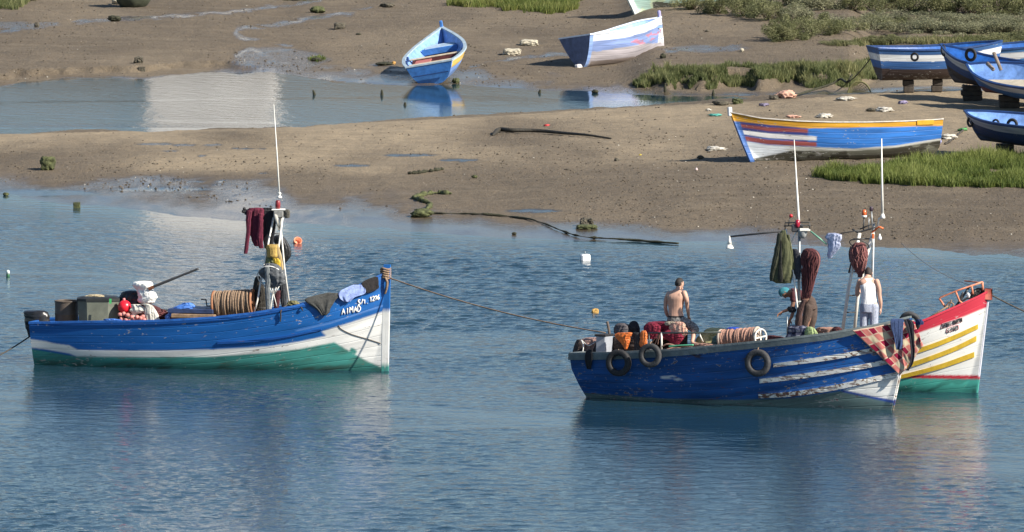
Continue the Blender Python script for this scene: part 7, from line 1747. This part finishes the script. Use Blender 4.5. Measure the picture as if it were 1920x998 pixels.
def grass(label, poly, n, hmin, hmax, m, seed, wd=.010, lean=.6, edge=10, name='grass'):
    r = np.random.default_rng(seed); P = np.array(poly, float)
    u = r.uniform(P[:, 0].min() - 6, P[:, 0].max() + 6, n); v = r.uniform(P[:, 1].min() - 3, P[:, 1].max() + 3, n)
    uu = u + (fbm(u * .05, v * .2, seed, 3) - .5) * edge * 2; vv = v + (fbm(u * .04, v * .2, seed + 3, 3) - .5) * edge
    k = inpoly(uu, vv, poly); u, v = u[k], v[k]
    p = ground(u, v, 8); cl = fbm(p[:, 0] * 1.1, p[:, 1] * .6, seed + 7, 4); k = (cl > .30) & (p[:, 2] > .02); p = p[k]; cl = cl[k]; n = len(p)
    h = (hmin + (hmax - hmin) * r.uniform(0, 1, n)) * np.clip(.1 + 1.7 * cl, .3, 2) * np.where(r.uniform(0, 1, n) < .06, 1.45, 1); a = r.uniform(0, 6.28, n); ln = h * r.uniform(.05, lean, n)
    d = np.stack([np.cos(a), np.sin(a), 0 * a], 1); b = r.uniform(0, 6.28, n); sd_ = np.stack([np.cos(b), np.sin(b), 0 * b], 1) * (wd * r.uniform(.6, 1.4, n))[:, None]
    up = np.array([0, 0, 1.0])
    V = np.stack([p - sd_ - up * .03, p + sd_ - up * .03, p + d * ln[:, None] * .35 + up * (h * .55)[:, None] + sd_ * .75, p + d * ln[:, None] * .35 + up * (h * .55)[:, None] - sd_ * .75, p + d * ln[:, None] + up * h[:, None]], 1)
    tone = np.clip(r.normal(.42, .2, n) + (cl - .5) * 1.6 + (r.uniform(0, 1, n) < .12) * .45, 0, 1)
    i = 5 * np.arange(n)[:, None]
    F4 = (np.array([[0, 1, 2, 3]]) + i).tolist(); F3 = (np.array([[3, 2, 4]]) + i).tolist()
    me = bpy.data.meshes.new(name); V = V.reshape(-1, 3)
    me.vertices.add(len(V)); me.vertices.foreach_set('co', V.astype(np.float32).ravel())
    li = np.concatenate([(np.array([0, 1, 2, 3])[None] + i).ravel(), (np.array([3, 2, 4])[None] + i).ravel()])
    me.loops.add(len(li)); me.loops.foreach_set('vertex_index', li.astype(np.int32)); me.polygons.add(2 * n)
    me.polygons.foreach_set('loop_start', np.concatenate([4 * np.arange(n), 4 * n + 3 * np.arange(n)]).astype(np.int32)); me.update(calc_edges=True)
    at_ = me.attributes.new('tone', 'FLOAT', 'POINT'); at_.data.foreach_set('value', np.repeat(tone, 5).astype(np.float32)); me.materials.append(m)
    o = bpy.data.objects.new(name, me); COL.objects.link(o); return tag(o, label, 'grass', kind='stuff')
g_br = grassmat('bright_grass', (.055, .085, .016), (.125, .160, .034), (.23, .255, .075))
g_mid = grassmat('olive_grass', (.065, .085, .030), (.140, .158, .062), (.25, .24, .11))
g_dry = grassmat('straw_grass', (.07, .085, .03), (.13, .14, .055), (.22, .20, .10))
grass('bright green marsh grass on the shore below the orange and blue boat', [(1522, 333), (1560, 322), (1640, 320), (1720, 306), (1800, 302), (1930, 300), (2020, 302), (2020, 352), (1850, 352), (1760, 349), (1640, 345), (1560, 340)], 95000, .14, .32, g_br, 1)
grass('olive marsh grass along the muddy ledge of the creek', [(1182, 160), (1200, 148), (1230, 138), (1300, 130), (1400, 126), (1500, 125), (1600, 126), (1650, 134), (1660, 148), (1560, 146), (1480, 148), (1400, 150), (1320, 152), (1250, 156), (1200, 165)], 95000, .09, .26, g_mid, 2)
grass('pale green grass at the top edge between the beached boats', [(840, 12), (860, 0), (900, -10), (1090, -10), (1085, 12), (1060, 24), (1030, 27), (980, 22), (930, 17), (880, 14)], 30000, .12, .28, grassmat('yellow_green_grass', (.06, .085, .015), (.125, .155, .035), (.22, .22, .07)), 3)
grass('green grass in the upper left corner', [(-60, -10), (60, -10), (62, 5), (40, 14), (0, 18), (-60, 22)], 12000, .12, .28, g_mid, 4)
grass('thin straw grass on the slope in front of the bushes', [(1560, 82), (1600, 78), (1700, 74), (1800, 72), (1930, 70), (2000, 72), (2000, 86), (1900, 88), (1780, 84), (1640, 86), (1570, 88)], 26000, .06, .16, g_dry, 5)
grass('short olive grass under the left end of the leftmost laid-up boat', [(1600, 125), (1640, 110), (1652, 150), (1620, 152)], 5000, .1, .24, g_mid, 6)
grass('low green weed growing on the far mud beyond the creek', [(575, 112), (600, 107), (612, 112), (596, 117)], 1200, .06, .14, g_br, 8, edge=2)

# ---- scrub: single bushes with leaf clumps and stems
def bush_mesh(seed, n=7000, dens=1.0):
    r = np.random.default_rng(seed); k = 16
    cc = np.stack([r.normal(0, .36, k), r.normal(0, .34, k), np.abs(r.normal(.36, .20, k))], 1); cr_ = r.uniform(.16, .34, k)
    i = r.integers(0, k, n); d = r.normal(0, 1, (n, 3)); d /= np.linalg.norm(d, axis=1)[:, None]
    p = cc[i] + d * (cr_[i] * r.uniform(.55, 1.08, n))[:, None]; p[:, 2] = np.abs(p[:, 2]) + .01
    a = r.normal(0, 1, (n, 3)); a[:, 2] += .5; a /= np.linalg.norm(a, axis=1)[:, None]; b = np.cross(a, r.normal(0, 1, (n, 3))); b /= np.linalg.norm(b, axis=1)[:, None]
    s = r.uniform(.010, .026, n)[:, None]
    V = np.stack([p - a * s * 1.7, p + b * s * .6, p + a * s * 1.7, p - b * s * .6], 1).reshape(-1, 3)
    tone = np.clip(r.normal(.42, .17, n) + (r.uniform(-.25, .25, k))[i], 0, 1)
    return V, np.arange(4 * n).reshape(n, 4), np.repeat(tone, 4), cc
b_gr = grassmat('scrub_leaves', (.080, .092, .038), (.175, .180, .082), (.31, .30, .16))
b_gy = grassmat('grey_scrub_leaves', (.11, .118, .068), (.235, .235, .14), (.38, .36, .23))
m_twig = mat('scrub_twigs', (.07, .05, .035), .9, .3, 8)
protos = []
for sdd in range(5):
    V, F, tn, cc = bush_mesh(100 + sdd)
    me = bpy.data.meshes.new('foliage'); me.from_pydata(V.tolist(), [], F.tolist()); me.update()
    a_ = me.attributes.new('tone', 'FLOAT', 'POINT'); a_.data.foreach_set('value', tn.astype(np.float32)); me.materials.append(b_gr if sdd < 3 else b_gy)
    q = MB()
    for c_ in cc[:9]: q.tube(spline([np.array([0, 0, -.05]), np.array([c_[0] * .4, c_[1] * .4, c_[2] * .55]), c_], 7), [.028, .025, .022, .018, .014, .010, .006], 5)
    mt = bpy.data.meshes.new('stem'); mt.from_pydata(np.concatenate(q.V).tolist(), [], q.F); mt.update(); mt.materials.append(m_twig)
    protos.append((me, mt))
BUSH = [ # u, v(base), width px, height px, proto
 (1305, 18, 70, 34, 0), (1345, 26, 74, 40, 1), (1395, 30, 80, 44, 0), (1440, 36, 84, 42, 2), (1360, 6, 84, 34, 4), (1420, 10, 90, 34, 3), (1480, 12, 90, 34, 4), (1500, 40, 80, 34, 3), (1545, 18, 90, 38, 4), (1600, 20, 90, 40, 1), (1655, 22, 90, 44, 2), (1710, 24, 96, 48, 1), (1765, 26, 96, 48, 0), (1820, 28, 96, 48, 2), (1875, 28, 96, 50, 1), (1925, 28, 96, 50, 0),
 (1450, 78, 66, 40, 0), (1482, 74, 74, 44, 1), (1520, 68, 84, 40, 2), (1560, 62, 90, 36, 0), (1600, 58, 90, 34, 3), (1645, 56, 96, 30, 2), (1695, 60, 100, 28, 3), (1740, 62, 100, 28, 4), (1790, 64, 100, 26, 4), (1840, 62, 100, 28, 3), (1890, 62, 100, 28, 4), (1935, 62, 100, 28, 3), (1660, 44, 96, 26, 4), (1720, 44, 96, 24, 3), (1780, 46, 100, 24, 4), (1850, 46, 100, 24, 4), (1910, 46, 100, 24, 3),
 (1630, 80, 70, 14, 0), (1680, 80, 80, 14, 1), (1575, 84, 60, 10, 2), (1885, 76, 90, 16, 2), (1935, 76, 90, 18, 1)]
for k, (u, v, w_, h_, pi) in enumerate(BUSH):
    p = gp(u, v); s_ = pxm(p[1])
    kind = 'dark green' if pi < 3 else 'greyish green'
    row = 'front row' if v > 50 else ('middle row' if v > 34 else 'top row')
    size = 'tall' if h_ > 38 else ('low' if h_ > 20 else 'creeping')
    t_ = empty('bush', p, f'{size} {kind} scrub bush in the {row} of the thicket behind the laid-up boats', 'bush', 'scrub bushes on the upper bank' if True else None)
    t_.rotation_euler = (0, 0, random.uniform(0, 6.28)); t_.scale = (w_ / s_ / 1.5, w_ / s_ / 1.5, h_ / s_ / .95)
    for nm, me in (('foliage', protos[pi][0]), ('stem', protos[pi][1])):
        o = bpy.data.objects.new(nm, me); COL.objects.link(o); o.parent = t_
# reeds left, far left scrub
for k, (u, v, w_, h_, pi, lab) in enumerate(((12, 4, 50, 26, 0, 'small dark bush in the upper left corner'), (48, 2, 36, 20, 2, 'smaller bush next to the corner bush at upper left'), (552, 1, 60, 14, 0, 'dark low bush cut by the top edge above the stream'))):
    p = gp(u, v); s_ = pxm(p[1]); t_ = empty('bush', p, lab, 'bush'); t_.scale = (w_ / s_ / 1.5,) * 2 + (h_ / s_ / .95,)
    for nm, me in (('foliage', protos[pi][0]), ('stem', protos[pi][1])):
        o = bpy.data.objects.new(nm, me); COL.objects.link(o); o.parent = t_
